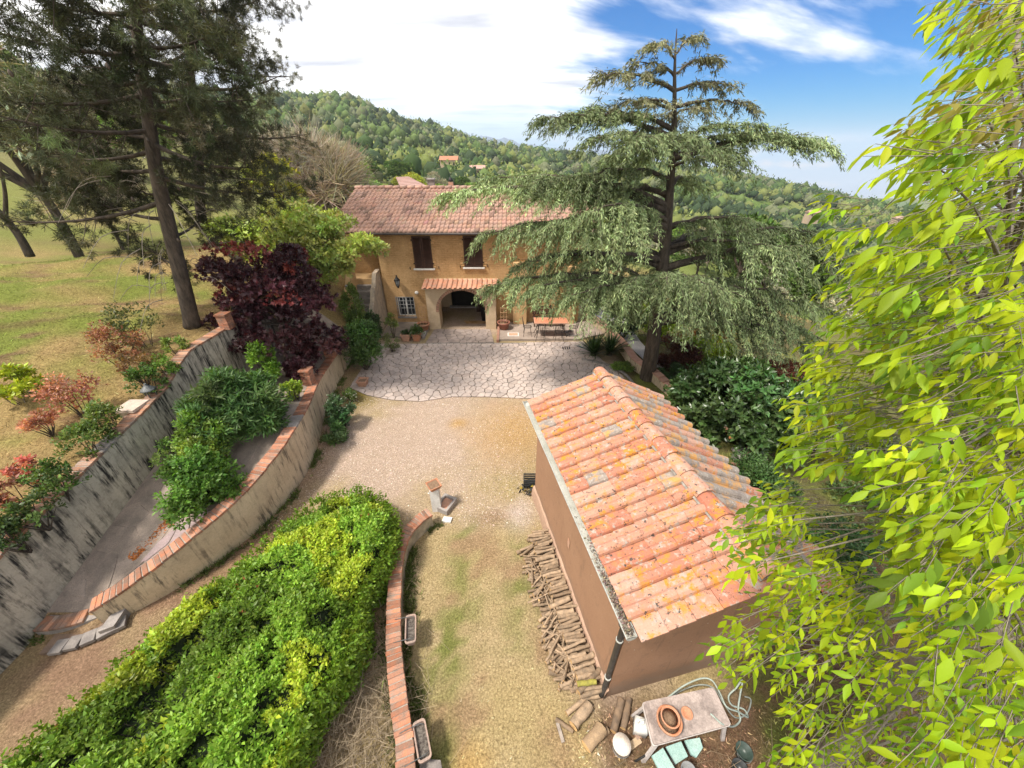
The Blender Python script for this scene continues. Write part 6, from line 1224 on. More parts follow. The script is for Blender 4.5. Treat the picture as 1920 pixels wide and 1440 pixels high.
    for z0, tp, w, droop, den in BR:
        if z0 < 6: droop *= 1.35; w *= rng.uniform(.8, 1.2)
        bt = math.exp(rng.normal(0, .22))
        p0 = at(z0); L = np.linalg.norm(tp - p0); mid = p0 * .45 + tp * .55; mid[2] = max(p0[2], tp[2]) + .12 * L; C = bez(p0, mid, tp, 26); C[1:-1] += rng.normal(0, .015 * L ** .5, (24, 3))
        wood.tube(C[::2], list(np.linspace(.012 + .021 * L, .006, 13)), 6, cap=False)
        T = np.gradient(C, axis=0); n2 = int((10 + 11.5 * L) * den)
        for k in range(n2):
            t = rng.uniform(.07, 1.0) ** .8; i = min(25, int(t * 25)); p = C[i]; d = unit(T[i]); lat = unit(np.cross(d, (0, 0, 1.))) * (1 if k % 2 else -1)
            f = rng.uniform(.25, 1.15) * (1 if t < .9 else .3); dr = unit(d * rng.uniform(.35, 1.0) + lat * f + (0, 0, rng.normal(.08, .12))); s = w * rng.uniform(.45, 1.05) * (.55 + .75 * math.sin(math.pi * min(1, t * .9 + .08)))
            m = 9; u = np.linspace(0, 1, m)[:, None]; tw = p + dr * s * u + np.array((0, 0, -1.)) * (droop * s * 1.25) * u ** 2.0
            if k % 3 == 0: wood.tube(tw[::2], [.012, .009, .007, .005, .003], 3, cap=False)
            q = int(66 * s * den) + 14; j = rng.integers(1, m, q); fr = rng.random((q, 1)); pp = tw[j - 1] * (1 - fr) + tw[j] * fr + rng.normal(0, .03, (q, 3)); side = unit(np.cross(dr, (0, 0, 1.))); sg = rng.choice([-1., 1.], (q, 1))
            dd = dr * .45 + side * sg * rng.uniform(.1, .7, (q, 1)) + np.array((0, 0, -1.)) * rng.uniform(.15, 1.1, (q, 1)) * (.45 + droop) + rng.normal(0, .22, (q, 3))
            tone = bt * math.exp(rng.normal(0, .2)); top = z0 > 8.3; c = np.array((.185, .185, .10) if top else (.17, .215, .10)) * tone
            cl.add(NEEDLE, pp, dd, rng.normal(0, .6, (q, 3)) + (0, 0, 1), np.stack([rng.uniform(.07, .19, q), rng.uniform(.26, .46, q), np.full(q, .2)], 1), jit(q, c, .24, .05))
    cl.build('crown', NEEDLEM, root); wood.build('trunk', BARK, root)
cedar()
# ------------------------------------------------------------------ pines on the meadow
def pine(name, label, tr, rad, zlo, zhi, nb, col, blen=1.0, dens=1.0, lean=(0, 0), twig=True, skip=lambda z, a: False):
    tr = np.array(tr, float); root = thing(name, label, 'tree', tuple(tr[0])); cl = Cloud(); wood = MB(); dead = MB()
    wood.tube(smooth(tr, 5), list(np.interp(np.linspace(0, 1, 5 * (len(tr) - 1) + 1), [0, .05, 1], [.26, .21, .07])), 10)
    at = lambda z: np.array([np.interp(z, tr[:, 2], tr[:, k]) for k in (0, 1)] + [z]); g = 2.399
    for b in range(nb):
        z0 = zlo + (zhi - zlo) * ((b + .5) / nb) ** .95; a = b * g + rng.normal(0, .35); f = (z0 - zlo) / (zhi - zlo); L = rad * blen * (1 - .35 * f) * rng.uniform(.65, 1.1) * (.7 + .3 * min(1, f * 4)); L = max(L, .8)
        if skip(z0, a): continue
        p0 = at(z0); tp = p0 + np.array((math.cos(a) * L + lean[0] * f, math.sin(a) * L + lean[1] * f, rng.uniform(-.25, .35) * L * .6)); mid = (p0 + tp) / 2 + (0, 0, -.12 * L); C = bez(p0, mid, tp, 16); wood.tube(C[::3], list(np.linspace(.028 + .012 * L, .01, 6)), 5, cap=False)
        bt = math.exp(rng.normal(0, .38))
        for k in range(int(6 + 4.0 * L)):
            t = rng.uniform(.42, 1.0); i = min(15, int(t * 15)); d = unit(C[min(i + 1, 15)] - C[max(i - 1, 0)]); dr = unit(d * .7 + sph(1)[0] * .9 + (0, 0, .1)); s = rng.uniform(.4, 1.0); e = C[i] + dr * s
            wood.tube([C[i], (C[i] + e) / 2 + (0, 0, -.04), e], [.012, .009, .005], 3, cap=False)
            # tufts of long needles around the twig end
            nt = max(3, int(7 * dens)); tc = e + rng.normal(0, .17, (nt, 3)) * (1, 1, .8); tone = bt * math.exp(rng.normal(0, .22))
            q = 42; pp = np.repeat(tc, q, 0); dd = np.repeat(unit(tc - C[i] + (0, 0, .15)), q, 0) * .55 + sph(nt * q) ; pp = pp + rng.normal(0, .02, pp.shape)
            cl.add(NEEDLE, pp, dd, sph(nt * q) + (0, 0, .5), np.stack([rng.uniform(.09, .18, nt * q), rng.uniform(.13, .22, nt * q), np.full(nt * q, .1)], 1), jit(nt * q, np.array(col) * tone * (1 + rng.normal(0, .06, 3)), .22, .05))
    if twig:
        for _ in range(46):
            z0 = rng.uniform(zlo - .4, zlo + 2.6); a = rng.uniform(0, 6.28); L = rng.uniform(.9, 2.6); p0 = at(z0) + np.array((math.cos(a), math.sin(a), 0)) * L * .5; e = p0 + np.array((math.cos(a) * L * .6, math.sin(a) * L * .6, -rng.uniform(.2, 1.1))); dead.tube(smooth([p0, (p0 + e) / 2 + (0, 0, .25), e], 3), list(np.linspace(.012, .004, 7)), 4, cap=False)
        dead.build('dead_branches', PALEBARK, root)
    # cones
    con = MB()
    for _ in range(26): p = at(rng.uniform(zlo + 1, zhi)) + np.r_[rng.normal(0, 1.6, 2), 0]; con.lathe([(.012, -.05), (.035, -.01), (.028, .03), (.006, .06)], tuple(p), 6)
    con.build('cones', BARK, root)['kind'] = 'stuff'
    cl.build('crown', NEEDLEM, root); wood.build('trunk', BARK, root)
T1 = [PZ(362, 612, 2.9)] + [PY(px, py, 11.2) for px, py in ((345, 540), (318, 430), (295, 330), (278, 220), (262, 100), (252, 0), (246, -110))]
pine('pine_tree', 'dark pine with a bare leaning trunk on the meadow behind the streaked wall', T1, 3.7, 4.6, 11.6, 48, (.062, .068, .034), 1.0, 1.4, (-.4, 0), True, lambda z, a: (z < 8.0 and math.sin(a) < -.35 and rng.random() < .85) or (z < 6.6 and math.cos(a) > .1))
T2 = [np.array((-12.6, 18.0, 3.3))] + [PY(px, py, 17.8) for px, py in ((385, 430), (372, 300), (362, 190), (352, 80), (345, -20), (340, -120))]
pine('pine_tree', 'second pine with an open crown and slender trunk behind the dark one', T2, 4.3, 6.0, 14.0, 30, (.125, .125, .066), 1.0, .85, (1.1, 0), True, lambda z, a: z < 7.5 and rng.random() < .35)
# ------------------------------------------------------------------ garden on the +X side of the yard
shrub('magnolia_bush', 'large dark glossy-leaved shrub growing behind the store house', 'bush', (7.3, 9.7, .75), (2.2, 2.0, 1.55), 44, 85, LEAF, .19, (.06, .105, .03), .95, 6, .30, GLOSSY, .07)
shrub('garden_bush', 'small-leaved dark green bush below the magnolia by the roof edge', 'bush', (6.5, 7.0, .15), (.95, .9, .75), 18, 80, LEAF, .075, (.065, .12, .035), .9, 6, .38)
shrub('garden_bush', 'dense dark bush in the hollow under the bright leafy tree', 'bush', (7.0, 4.9, .1), (1.1, 1.0, .8), 16, 80, LEAF, .085, (.05, .10, .03), .9, 6, .40)
shrub('garden_bush', 'dark laurel bush by the gravel walk beside the cedar', 'bush', (5.25, 16.6, .9), (.95, .8, .95), 18, 70, LEAF, .09, (.05, .095, .03), .9, 6, .38, GLOSSY)
shrub('garden_bush', 'lime green bush glowing behind the cedar trunk', 'bush', (7.2, 17.2, .75), (1.3, 1.1, 1.0), 20, 75, LEAF, .10, (.30, .42, .03), .9, 5, .38)
shrub('garden_bush', 'second lime green bush on the slope below the cedar', 'bush', (8.7, 14.7, .15), (1.2, 1.1, .75), 18, 75, LEAF, .10, (.32, .44, .03), .9, 5, .38)
shrub('red_leaved_bush', 'dark red-leaved bush close beside the cedar trunk', 'bush', (6.9, 14.0, .35), (.95, .8, .75), 16, 65, LEAF, .10, (.11, .04, .03), .9, 5, .40)
shrub('red_leaved_bush', 'reddish brown bush above the dark glossy shrub', 'bush', (10.3, 12.4, .35), (1.5, 1.0, .65), 18, 60, LEAF, .12, (.17, .06, .035), .9, 5, .36)
shrub('red_leaved_bush', 'orange-brown bracken patch beyond the lime green bushes', 'bush', (9.6, 17.0, .2), (1.6, 1.2, .5), 16, 60, LEAF, .11, (.36, .16, .04), .9, 5, .36)
shrub('garden_bush', 'fresh green bush past the reddish one on the slope', 'bush', (12.2, 11.8, -.2), (1.0, .9, .7), 14, 60, LEAF, .09, (.20, .30, .05), .9, 5, .40)
shrub('garden_bush', 'grey-green bush on the slope behind the bright leafy tree', 'bush', (11.4, 9.6, -.6), (1.6, 1.3, 1.0), 20, 70, LEAF, .09, (.13, .17, .08), .9, 5, .36)
shrub('garden_bush', 'dusty green thicket down the slope from the store', 'bush', (10.5, 6.8, -.9), (1.6, 1.4, 1.1), 20, 70, LEAF, .09, (.10, .15, .05), .9, 5, .36)
shrub('garden_bush', 'pale grey shrub on the slope under the cedar branches', 'bush', (10.8, 14.6, -.2), (1.5, 1.1, .8), 16, 60, LEAF, .08, (.22, .23, .16), .9, 5, .38)
shrub('garden_bush', 'dark low bush at the foot of the cedar trunk', 'bush', (6.35, 12.7, .2), (.6, .55, .5), 12, 60, LEAF, .07, (.045, .085, .03), .9, 6, .40)
shrub('garden_bush', 'small light green plants in the strip before the cedar', 'bush', (4.55, 13.4, .2), (.45, .35, .25), 8, 45, LEAF, .07, (.17, .25, .05), .9, 5, .42)
def spiky(x, y, label, n=150, h=.95):
    root = thing('yucca_plant', label, 'plant', (x, y, 0), group='spiky plants at the terrace corner'); cl = Cloud(); a = rng.random(n) * 6.28; e = rng.uniform(.25, 1.35, n); d = np.stack([np.cos(a) * np.cos(e), np.sin(a) * np.cos(e), np.sin(e)], 1); P_ = np.array((x, y, .12)) + d * .05
    for s0, s1, bend in ((0, .55, 0), (.5, 1, -.18)):
        dd = d + (0, 0, bend); cl.add(([(0, -.04, 0), (0, .04, 0), (1, .02, 0), (1, -.02, 0)] if s0 == 0 else [(0, -.03, 0), (0, .03, 0), (1, 0, 0), (1, -.002, 0)], [(0, 1, 2, 3)]), P_ + d * s0 * h * .98, dd, np.cross(d, unit(np.cross(d, (0, 0, 1.)))) * -1, np.stack([np.full(n, h * (s1 - s0)), np.full(n, .9), np.ones(n)], 1), jit(n, (.045, .085, .025), .35))
    cl.build('leaves', GLOSSY, root); MB().lathe([(.14, -.05), (.12, .1), (.06, .22)], (x, y, 0), 9).build('stump', BARK, root)
spiky(3.62, 14.75, 'dark spiky yucca clump at the terrace corner nearer the orange table'); spiky(4.35, 14.85, 'dark spiky yucca clump at the terrace corner nearer the low wall')
b = MB().tube(smooth([(3.05, 14.4, .03), (3.6, 14.1, .03), (4.2, 13.7, .03), (4.6, 13.0, .03), (4.75, 12.2, .03)]), .06, 6); tag(b.build('bed_kerb', STONEG), 'stone kerb between the paving and the bed before the cedar', 'kerb')
# ------------------------------------------------------------------ far trees
def kind_crown(name, col, n, per, T, size, lr, spread, shape=(1, 1, .85), seed=1, nleaf=4, low=-.5):
    global rng
    keep = rng; rng = np.random.default_rng(seed); cl = Cloud(); lb = lobes_on((0, 0, 1.55), np.array(shape), n, lr, low); fill_lobes(cl, lb, per, nleaf, T, size, spread, col, .2, .3, .4); me = cl.mesh(name, FARLEAF); tb = MB().tube(smooth([(0, 0, -.3), (.03, .02, .5), (0, 0, 1.2)]), list(np.linspace(.065, .04, 9)), 6)
    for l in lb[::3]: tb.tube([(0, 0, .8), (np.array((0, 0, 1.0)) + l[0]) / 2, l[0]], [.05, .03, .012], 4, cap=False)
    tm = tb.mesh('trunk', BARK); rng = keep; return me, tm
FARLEAFT = LEAF
KIND = {'olive': kind_crown('crown', (.29, .285, .20), 16, 55, SLIM, .20, .40, 1.0, seed=11), 'oak': kind_crown('crown', (.085, .14, .035), 18, 60, LEAF, .16, .40, .9, seed=12),
        'green': kind_crown('crown', (.16, .26, .05), 18, 60, LEAF, .15, .40, .9, seed=13), 'yellow': kind_crown('crown', (.34, .36, .05), 14, 55, LEAF, .15, .42, .9, seed=14),
        'bare': kind_crown('crown', (.33, .28, .22), 26, 55, ([(0, -.012, 0), (0, .012, 0), (1, .003, 0)], [(0, 1, 2)]), .75, .36, .9, (1.1, 1.1, 1.0), seed=15, low=-.2), 'dark': kind_crown('crown', (.04, .07, .03), 18, 60, LEAF, .15, .40, .9, (.7, .7, 1.2), seed=16),
        'cypress': kind_crown('crown', (.035, .06, .03), 22, 40, LEAF, .14, .35, .6, (.28, .28, 1.5), seed=17, low=-1)}
NAMES = {'olive': 'olive_tree', 'oak': 'oak_tree', 'green': 'leafy_tree', 'yellow': 'spring_tree', 'bare': 'leafless_tree', 'dark': 'evergreen_tree', 'cypress': 'cypress_tree'}
CATS = {k: 'tree' for k in NAMES}
def tree(kind, x, y, s, label, group, z=None, sz=None):
    me, tm = KIND[kind]; z = float(ground_z(x, y)) if z is None else z; r = thing(NAMES[kind], label, 'tree', (x, y, z), rng.uniform(0, 6.28), group); r.scale = (s, s, (sz or s))
    o = link('crown', me, r); o2 = link('trunk', tm, r); return r
def tpx(kind, px, py, y, rpx, label, group='trees around the meadow and house'):
    """tree whose crown centre shows at a pixel, at distance y"""
    p = PY(px, py, y); s = rpx * np.linalg.norm(p - (0, 0, CAM_H)) / FPX * .9; gz = float(ground_z(p[0], p[1])); z = min(gz + .3, p[2] - 1.0 * s); tree(kind, p[0], p[1], s, label, group, z if z > gz - 2.5 else gz - 1.0)
tpx('bare', 590, 292, 34, 62, 'grey leafless tree with fine twigs beyond the robinia'); tpx('bare', 535, 275, 40, 50, 'grey-brown leafless tree between the pines and the hill'); tpx('yellow', 512, 335, 24, 46, 'yellow-green tree glowing behind the second pine'); tpx('olive', 640, 318, 38, 34, 'grey-green olive behind the leafless tree')
tpx('green', 690, 326, 32, 22, 'small fresh green tree just behind the farmhouse roof'); tpx('green', 730, 330, 33, 18, 'light green bush beside the farmhouse ridge'); tpx('yellow', 790, 306, 70, 26, 'yellow-green tree beyond the pink tiled roof'); tpx('olive', 745, 300, 60, 24, 'silvery olive beside the yellow-green tree'); tpx('yellow', 768, 288, 95, 24, 'pale yellow tree up the slope behind the ridge')
tpx('olive', 150, 325, 34, 34, 'small silvery olive seen behind the pine trunk'); tpx('olive', 215, 335, 40, 30, 'second small olive behind the pine, past the silvery one'); tpx('oak', 70, 300, 46, 40, 'rounded green oak at the top of the lawn'); tpx('olive', 30, 285, 19, 88, 'grey-pink olive tree with a bent black trunk on the lawn')
p = PZ(40, 455, 4.2); b = MB(); b.tube(smooth([(p[0], p[1], 3.6), (p[0] + .1, p[1], 4.6), (p[0] - .15, p[1], 5.6), (p[0] - .8, p[1] + .1, 6.4)]), list(np.linspace(.17, .08, 13)), 8); b.tube(smooth([(p[0], p[1], 5.2), (p[0] + .7, p[1], 6.2), (p[0] + 1.2, p[1], 7.2)]), list(np.linspace(.09, .04, 9)), 7); o = b.build('olive_trunk', BARK, None)
for k_ in list(bpy.data.objects):
    if k_.get('label', '').startswith('grey-pink olive'):
        o.name = 'bent_trunk'; o.parent = k_; o.matrix_parent_inverse = wm(k_).inverted()
MIX = {'right': ('oak', 'green', 'olive', 'oak', 'green', 'dark'), 'mid': ('olive', 'green', 'oak', 'olive', 'yellow', 'green'), 'left': ('olive', 'oak', 'olive', 'bare', 'green')}
LAB = {'olive': 'silvery olive tree', 'oak': 'mid-green oak tree', 'green': 'fresh green leafy tree', 'yellow': 'yellow-green spring tree', 'bare': 'leafless grey tree', 'dark': 'dark evergreen tree'}
WHERE = {'right': 'on the slope falling away beyond the cedar', 'mid': 'in the dip behind the farmhouse', 'left': 'on the rise behind the pines'}
used_ = []
for zone, (a0, a1), (r0, r1), n in (('right', (16, 58), (30, 150), 95), ('mid', (-24, 16), (42, 150), 60), ('left', (-72, -24), (34, 130), 46)):
    for _ in range(n * 6):
        if n <= 0: break
        a = R(rng.uniform(a0, a1)); r = math.sqrt(rng.uniform(r0 * r0, r1 * r1)); x, y = math.sin(a) * r, math.cos(a) * r
        if zone == 'right' and 38 < math.degrees(a) < 45 and 64 < r < 86: continue                     # the open green field
        if any((x - u) ** 2 + (y - v) ** 2 < 14 for u, v in used_) or (17 < y < 42 and -9 < x < 6): continue
        used_.append((x, y)); k = MIX[zone][rng.integers(0, len(MIX[zone]))]; sc = rng.uniform(1.3, 2.4); tree(k, x, y, sc * (1.0 + r / 400), ('low ' if sc < 1.65 else 'mid-sized ' if sc < 2.05 else 'tall broad ') + LAB[k] + ' ' + WHERE[zone], WHERE[zone].replace('on the', 'trees on the').replace('in the', 'trees in the')); n -= 1
# woods that read as one mass
def woods():
    phi = (1 + 5 ** .5) / 2; V = []; 
    me = bpy.data.meshes.new('tmp'); import bmesh
    bm = bmesh.new(); bmesh.ops.create_icosphere(bm, subdivisions=2, radius=1); V = np.array([v.co[:] for v in bm.verts]); F = np.array([[v.index for v in f.verts] for f in bm.faces]); bm.free(); bpy.data.meshes.remove(me)
    bm = bmesh.new(); bmesh.ops.create_icosphere(bm, subdivisions=1, radius=1); V1 = np.array([v.co[:] for v in bm.verts]); F1 = np.array([[v.index for v in f.verts] for f in bm.faces]); bm.free()
    cl = Cloud(); n = 12500; a = np.radians(rng.uniform(-68, 58, n)); u = rng.random(n); rc = np.interp(a, AZ, CRR); rin = np.where(a > R(12), 92, 125); r = np.sqrt(rin ** 2 + u * ((rc * 1.01) ** 2 - rin ** 2)); x, y = np.sin(a) * r, np.cos(a) * r
    dn = fbm(x, y, .013, 81) + .10 * (r / rc > .93); keep = dn > np.where(a > R(12), .27, .40); keep &= ~((np.degrees(a) > 38) & (np.degrees(a) < 45) & (r < 86)); x, y, r = x[keep], y[keep], r[keep]; z = ground_z(x, y); n = len(x)
    pal = np.array(((.095, .15, .045), (.065, .11, .035), (.14, .20, .06), (.17, .19, .10), (.05, .08, .035), (.20, .23, .07))); g = (fbm(x, y, .02, 91) * 9).astype(int) % 6; g = np.where(rng.random(n) < .45, rng.integers(0, 6, n), g); col = jit(n, (1, 1, 1), .18, .05) * pal[g] * 1.35
    s = np.clip(np.exp(rng.normal(1.1, .30, n)), 1.6, 4.8) * (1 + r / 1500); pos = np.stack([x, y, z + s * .75], 1); near = r < 185
    for msk, (VV, FF) in ((near, (V, F)), (~near, (V1, F1))):
        for v in range(5):
            k = np.where(msk)[0][v::5]; VV2 = VV * (1 + rng.normal(0, .17, (len(VV), 1))); cl.add((VV2 * .72, FF), pos[k], np.tile((1., 0, 0), (len(k), 1)) + np.c_[rng.normal(0, 1, (len(k), 2)), np.zeros(len(k))], np.tile((0, 0, 1.), (len(k), 1)), np.stack([s[k], s[k] * rng.uniform(.8, 1.2, len(k)), s[k] * rng.uniform(.75, 1.25, len(k))], 1), col[k] * .72)
    k = np.where(near)[0]; q = np.repeat(k, 42); u = sph(len(q)); cl.add(LEAF, pos[q] + u * s[q][:, None] * rng.uniform(.70, 1.12, (len(q), 1)), u + sph(len(q)) * .9, u + (0, 0, .6), s[q] * rng.uniform(.22, .38, len(q)), col[q] * rng.uniform(.65, 1.4, (len(q), 1)))
    k = np.where(~near)[0]; q = np.repeat(k, 16); u = sph(len(q)); cl.add(LEAF, pos[q] + u * s[q][:, None] * rng.uniform(.7, 1.05, (len(q), 1)), u + sph(len(q)) * .8, u + (0, 0, .6), s[q] * rng.uniform(.25, .42, len(q)), col[q] * rng.uniform(.7, 1.35, (len(q), 1)))
    o = cl.build('far_woodland', FARLEAF); tag(o, 'mixed green woods and groves covering the far hills', 'woodland', kind='stuff')
woods()
def far_house(px, py, y, w, label, rc=(.45, .2, .12)):
    p = PY(px, py, y); z = float(ground_z(p[0], p[1])); z = max(z, p[2] - 5); t = thing('distant_house', label, 'house', (p[0], p[1], z)); h = w * .45; x0, x1, y0, y1 = p[0] - w / 2, p[0] + w / 2, y - w * .35, y + w * .35
    MB().box((x0, y0, z - 3), (x1, y1, z + h)).build('wall', bpy.data.materials.get('far_wall') or mat('far_wall', (.50, .38, .27)), t)
    rm = mat('far_roof', rc); MB().add([(x0 - .4, y0 - .4, z + h), (x1 + .4, y0 - .4, z + h), (x1 + .4, y, z + h * 1.45), (x0 - .4, y, z + h * 1.45), (x0 - .4, y1 + .4, z + h), (x1 + .4, y1 + .4, z + h)], [(0, 1, 2, 3), (3, 2, 5, 4), (0, 3, 4), (1, 5, 2)]).build('roof', rm, t)
    for k in (-.25, .05, .3): MB().box((p[0] + k * w - w * .05, y0 - .06, z + h * .4), (p[0] + k * w + w * .05, y0 - .002, z + h * .75)).build('window', INSIDE, t)
far_house(842, 296, 230, 9, 'far house with an orange roof among the groves below the hill'); far_house(895, 306, 200, 6.5, 'far pink-roofed house beside the dark woods', (.48, .3, .25)); far_house(1528, 390, 230, 6, 'far stone house on the terraced slope beyond the cedar', (.42, .28, .2)); far_house(1690, 402, 260, 6, 'far house just under the crest of the descending ridge', (.44, .3, .22))
for k, px in enumerate((578, 592, 606, 622)):
    far_house(px, 199 - (k % 2) * 3, 700 + k * 8, 14 - k, ('tower-like house on the hilltop', 'long house on the hilltop next to the tower-like one', 'plain house in the middle of the hilltop row', 'last house of the hilltop row towards the slope')[k], (.3, .22, .18))
# ------------------------------------------------------------------ bright leafy tree close to the camera
def near_tree():
    reg = [(1925, -60), (1790, 0), (1838, 60), (1868, 150), (1790, 185), (1722, 262), (1708, 300), (1760, 345), (1752, 400), (1700, 395), (1690, 360), (1640, 372), (1580, 372), (1612, 470), (1585, 530), (1602, 600), (1548, 640), (1562, 700), (1508, 745), (1545, 830), (1512, 880), (1440, 930), (1392, 985), (1425, 1050), (1505, 1080), (1440, 1135), (1370, 1170), (1345, 1225), (1400, 1270), (1450, 1290), (1500, 1340), (1470, 1400), (1500, 1500), (1700, 1520), (2000, 1520), (2150, 1200), (2150, 200), (2050, -60)]
    root = thing('ash_tree', 'bright yellow-green leafy tree whose branches hang beside the store roof', 'tree', (4.5, 1.7, -.2)); cl = Cloud(); wood = MB()
    trunk = [(4.5, 1.7, -.4), (4.45, 1.72, 1.5), (4.3, 1.8, 3.2), (4.1, 1.85, 5.0), (3.95, 1.9, 7.0), (3.9, 1.95, 9.3)]; wood.tube(smooth(trunk, 5), list(np.linspace(.16, .05, 26)), 9)
    stem2 = [np.array((4.3, 1.8, 3.0))] + [np.array((0, 0, CAM_H)) + ray(px, py) * f for px, py, f in ((1840, 1330, 3.1), (1868, 1100, 3.0), (1885, 850, 2.9), (1880, 600, 2.8), (1895, 350, 2.8), (1905, 120, 2.8), (1912, -60, 2.9))]; S2 = smooth(stem2, 5); wood.tube(S2, list(np.linspace(.055, .016, len(S2))), 7)
    S2 = np.array(S2); N_ = 0; tgt = 4000; tips = []
    gapn = lambda p: float(vnoise(np.array([p[0] * 1.0 + p[2] * 1.3]), np.array([p[1] + p[2] * .9]), 2.6, 77)[0]) < .40
    while N_ < tgt:
        px, py = rng.uniform(1340, 2150), rng.uniform(-60, 1520)
        if not inside(reg, px, py): continue
        if px > 1960 and rng.random() < .6: continue
        if py > 1150 and rng.random() < .45: continue
        f = rng.uniform(1.85, 3.7) if px < 1700 else rng.uniform(1.35, 3.6); p = np.array((0, 0, CAM_H)) + ray(px, py) * f
        # keep clear of the store roof
        if p[2] < 3.75 and p[1] > 2.2 and p[0] < 4.3: continue
        if p[2] < 2.2: continue
        edge = not (inside(reg, px - 45, py) and inside(reg, px - 20, py - 40))
        if edge and rng.random() < .35: continue
        if gapn(p) and (px < 1720 or rng.random() < .4): continue
        N_ += 1; axis_ = np.array((3.9, 1.9, p[2])); out = unit(p - axis_ + rng.normal(0, .35, 3)); out[2] = rng.uniform(-.55, .15); out = unit(out); l = rng.uniform(.12, .22); tone = math.exp(rng.normal(0, .18))
        red = py < 260 and rng.random() < .25; c = np.array(((.34, .43, .014), (.25, .37, .018), (.15, .26, .022))[rng.choice(3, p=(.5, .32, .18))] if not red else (.30, .27, .06)) * tone * (1 + rng.normal(0, .05, 3)); side = unit(np.cross(out, (0, 0, 1.)))
        pts = [(1.0, 0)] + [(.72, 1), (.72, -1), (.38, 1), (.38, -1)][:rng.integers(2, 5)]; k = len(pts); P_ = np.array([p + out * l * a for a, _ in pts]); D = np.array([out * (1.0 if s == 0 else .55) + side * s * .85 + np.array((0, 0, -rng.uniform(.3, 1.5))) for a, s in pts]) + rng.normal(0, .15, (k, 3))
        NZ = np.tile((0, 0, 1.), (k, 1)) + rng.normal(0, .6, (k, 3)); cl.add(BIG, P_, D, NZ, (rng.uniform(.75, 1.2, k) * rng.uniform(.05, .10))[:, None] * np.array((1, .74, 1)), np.clip(np.tile(c, (k, 1)) * np.exp(rng.normal(0, .12, (k, 1))), .005, .9))
        wood.tube([p - out * .05, p + out * l * .6, p + out * l], [.0022, .0018, .001], 3, cap=False)
        if N_ % 17 == 0: tips.append(p)
    for p in tips:
        i = np.argmin(np.linalg.norm(S2 - p - (0, 0, -.35), axis=1)); a = S2[i]; m = (a + p) / 2 + rng.normal(0, .06, 3) + (0, 0, .08); wood.tube(smooth([a, m, p], 4), list(np.linspace(.013, .003, 9)), 5, cap=False)
    cl.build('crown', leafmat('ash_leaf', .45, .5, .2, (1.2, 1.15, .5)), root, smooth=True); wood.build('trunk', PALEBARK, root)
near_tree()
# ------------------------------------------------------------------ turf, stubble and litter
def turf():
    def scatter(name, label, n, xr, yr, test, l0, l1, lift, dens=None, boost=1.15, w=(.25, .5)):
        x, y = rng.uniform(*xr, n), rng.uniform(*yr, n); k = test(x, y); x, y = x[k], y[k]; n = len(x); z = ground_z(x, y); c = ground_col(x, y) * boost * np.exp(rng.normal(0, .48, (n, 1))) * (1 + rng.normal(0, .06, (n, 3)))
        d = np.c_[rng.normal(0, 1, (n, 2)), np.abs(rng.normal(.25, .35, n))]; l = rng.uniform(l0, l1, n); o = Cloud().add(BLADE, np.stack([x, y, z - .003], 1), d, sph(n) + (0, 0, 1), np.stack([l, l * rng.uniform(*w, n), l], 1), np.clip(c, .01, .8)).build(name, DRY); tag(o, label, 'grass', kind='stuff')
    scatter('dry_turf', 'short dry straw and turf over the yard and lane', 125000, (-7.5, 1.6), (.3, 11.4), lambda x, y: (x > wr_x(y) + .15) & ~((x > .95 - .226 * (y - 5.3)) & (y > 2.4) & (y < 7)), .02, .065, 0, w=(.5, 1.2))
    scatter('meadow_grass', 'rough mown grass on the meadow above the wall', 130000, (-24, -9.15), (1.5, 20), lambda x, y: (x < wl_x(y) - .15) & (rng.random(len(x)) < np.clip(1.25 - np.hypot(x + 9, y - 6) / 20, .1, 1)), .05, .15, 0, w=(.4, .9))
    scatter('ground_litter', 'dead leaves and weeds on the dark soil behind the store', 16000, (1.0, 6.5), (-.5, 2.6), lambda x, y: (y < 2.4), .03, .07, 0, boost=1.5, w=(2, 5))
    scatter('slope_grass', 'grass and weeds on the slope beyond the garden', 32000, (4.8, 16), (2, 20), lambda x, y: x > 5.4, .08, .25, 0, boost=1.2, w=(.4, .8))
turf()
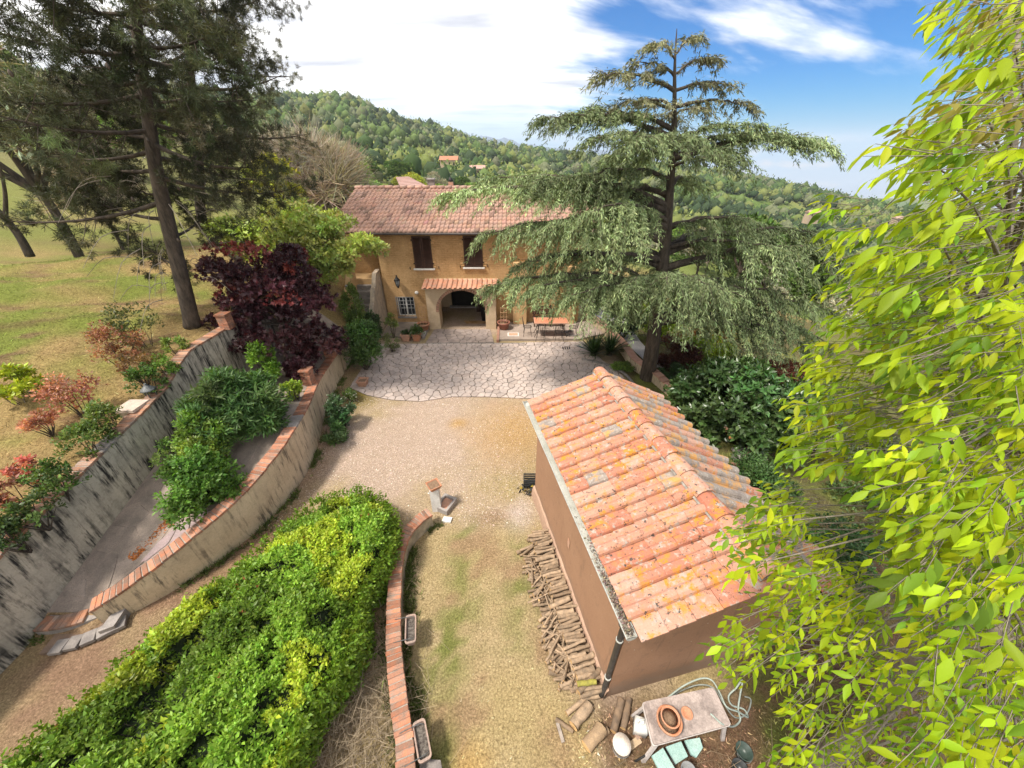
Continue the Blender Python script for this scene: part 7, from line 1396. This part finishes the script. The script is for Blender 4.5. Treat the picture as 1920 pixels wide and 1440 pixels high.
def gravel():
    n = 26000; x, y = rng.uniform(-6.3, 1.2, n), rng.uniform(5.8, 11.5, n); k = (x > wr_x(y) + .2) & ~((x > .95 - .226 * (y - 5.3)) & (y < 7.2)) & (rng.random(n) < np.clip(fbm(x, y, .9, 33) * 2 - .4, .1, 1)); x, y = x[k], y[k]; n = len(x)
    T = ([(1, 0, -.3), (-.5, .87, -.3), (-.5, -.87, -.3), (0, 0, .7)], [(0, 1, 3), (1, 2, 3), (2, 0, 3)])
    c = jit(n, (.50, .40, .345), .35, .05); o = Cloud().add(T, np.stack([x, y, ground_z(x, y) + .003], 1), sph(n) * (1, 1, .1), np.tile((0, 0, 1.), (n, 1)), np.exp(rng.normal(-4.6, .4, n)), c).build('gravel', DRY); tag(o, 'loose pinkish gravel over the yard', 'gravel', kind='stuff')
gravel()
def weeds():
    cl = Cloud()
    for line, side, n, y0, y1 in ((WC, 1, 900, .8, 5.9), (WR, 1, 900, 4.0, 14.5), (WC, -1, 300, .8, 5.9), (WL, 1, 250, 0, 3.5)):
        y = rng.uniform(y0, y1, n); x = np.interp(y, line[:, 1], line[:, 0]) + side * (.14 + np.abs(rng.normal(0, .10, n))); k = vnoise(x, y, 2.4, 19) > .35; x, y = x[k], y[k]; m = len(x)
        for _ in range(4): cl.add(BLADE, np.stack([x + rng.normal(0, .02, m), y + rng.normal(0, .02, m), ground_z(x, y)], 1), np.c_[rng.normal(0, .7, (m, 2)), np.ones(m)], sph(m), np.stack([rng.uniform(.06, .2, m), rng.uniform(.08, .22, m), np.ones(m)], 1), jit(m, (.10, .13, .035), .45))
    o = cl.build('wall_weeds', DRY); tag(o, 'grass and weeds sprouting along the feet of the garden walls', 'weeds', kind='stuff')
weeds()

# ------------------------------------------------------------------ air
def haze():
    m = bpy.data.materials.new('air'); m.use_nodes = True; N = m.node_tree.nodes; N.clear(); o = N.new('ShaderNodeOutputMaterial'); v = N.new('ShaderNodeVolumePrincipled')
    v.inputs['Color'].default_value = (.86, .92, 1, 1); v.inputs['Density'].default_value = HAZE; v.inputs['Anisotropy'].default_value = .2; m.node_tree.links.new(v.outputs[0], o.inputs['Volume'])
    tag(MB().box((-12000, -2000, -420), (12000, 7000, 215)).build('haze', m), kind='stuff')
HAZE = 1.8e-4
haze()
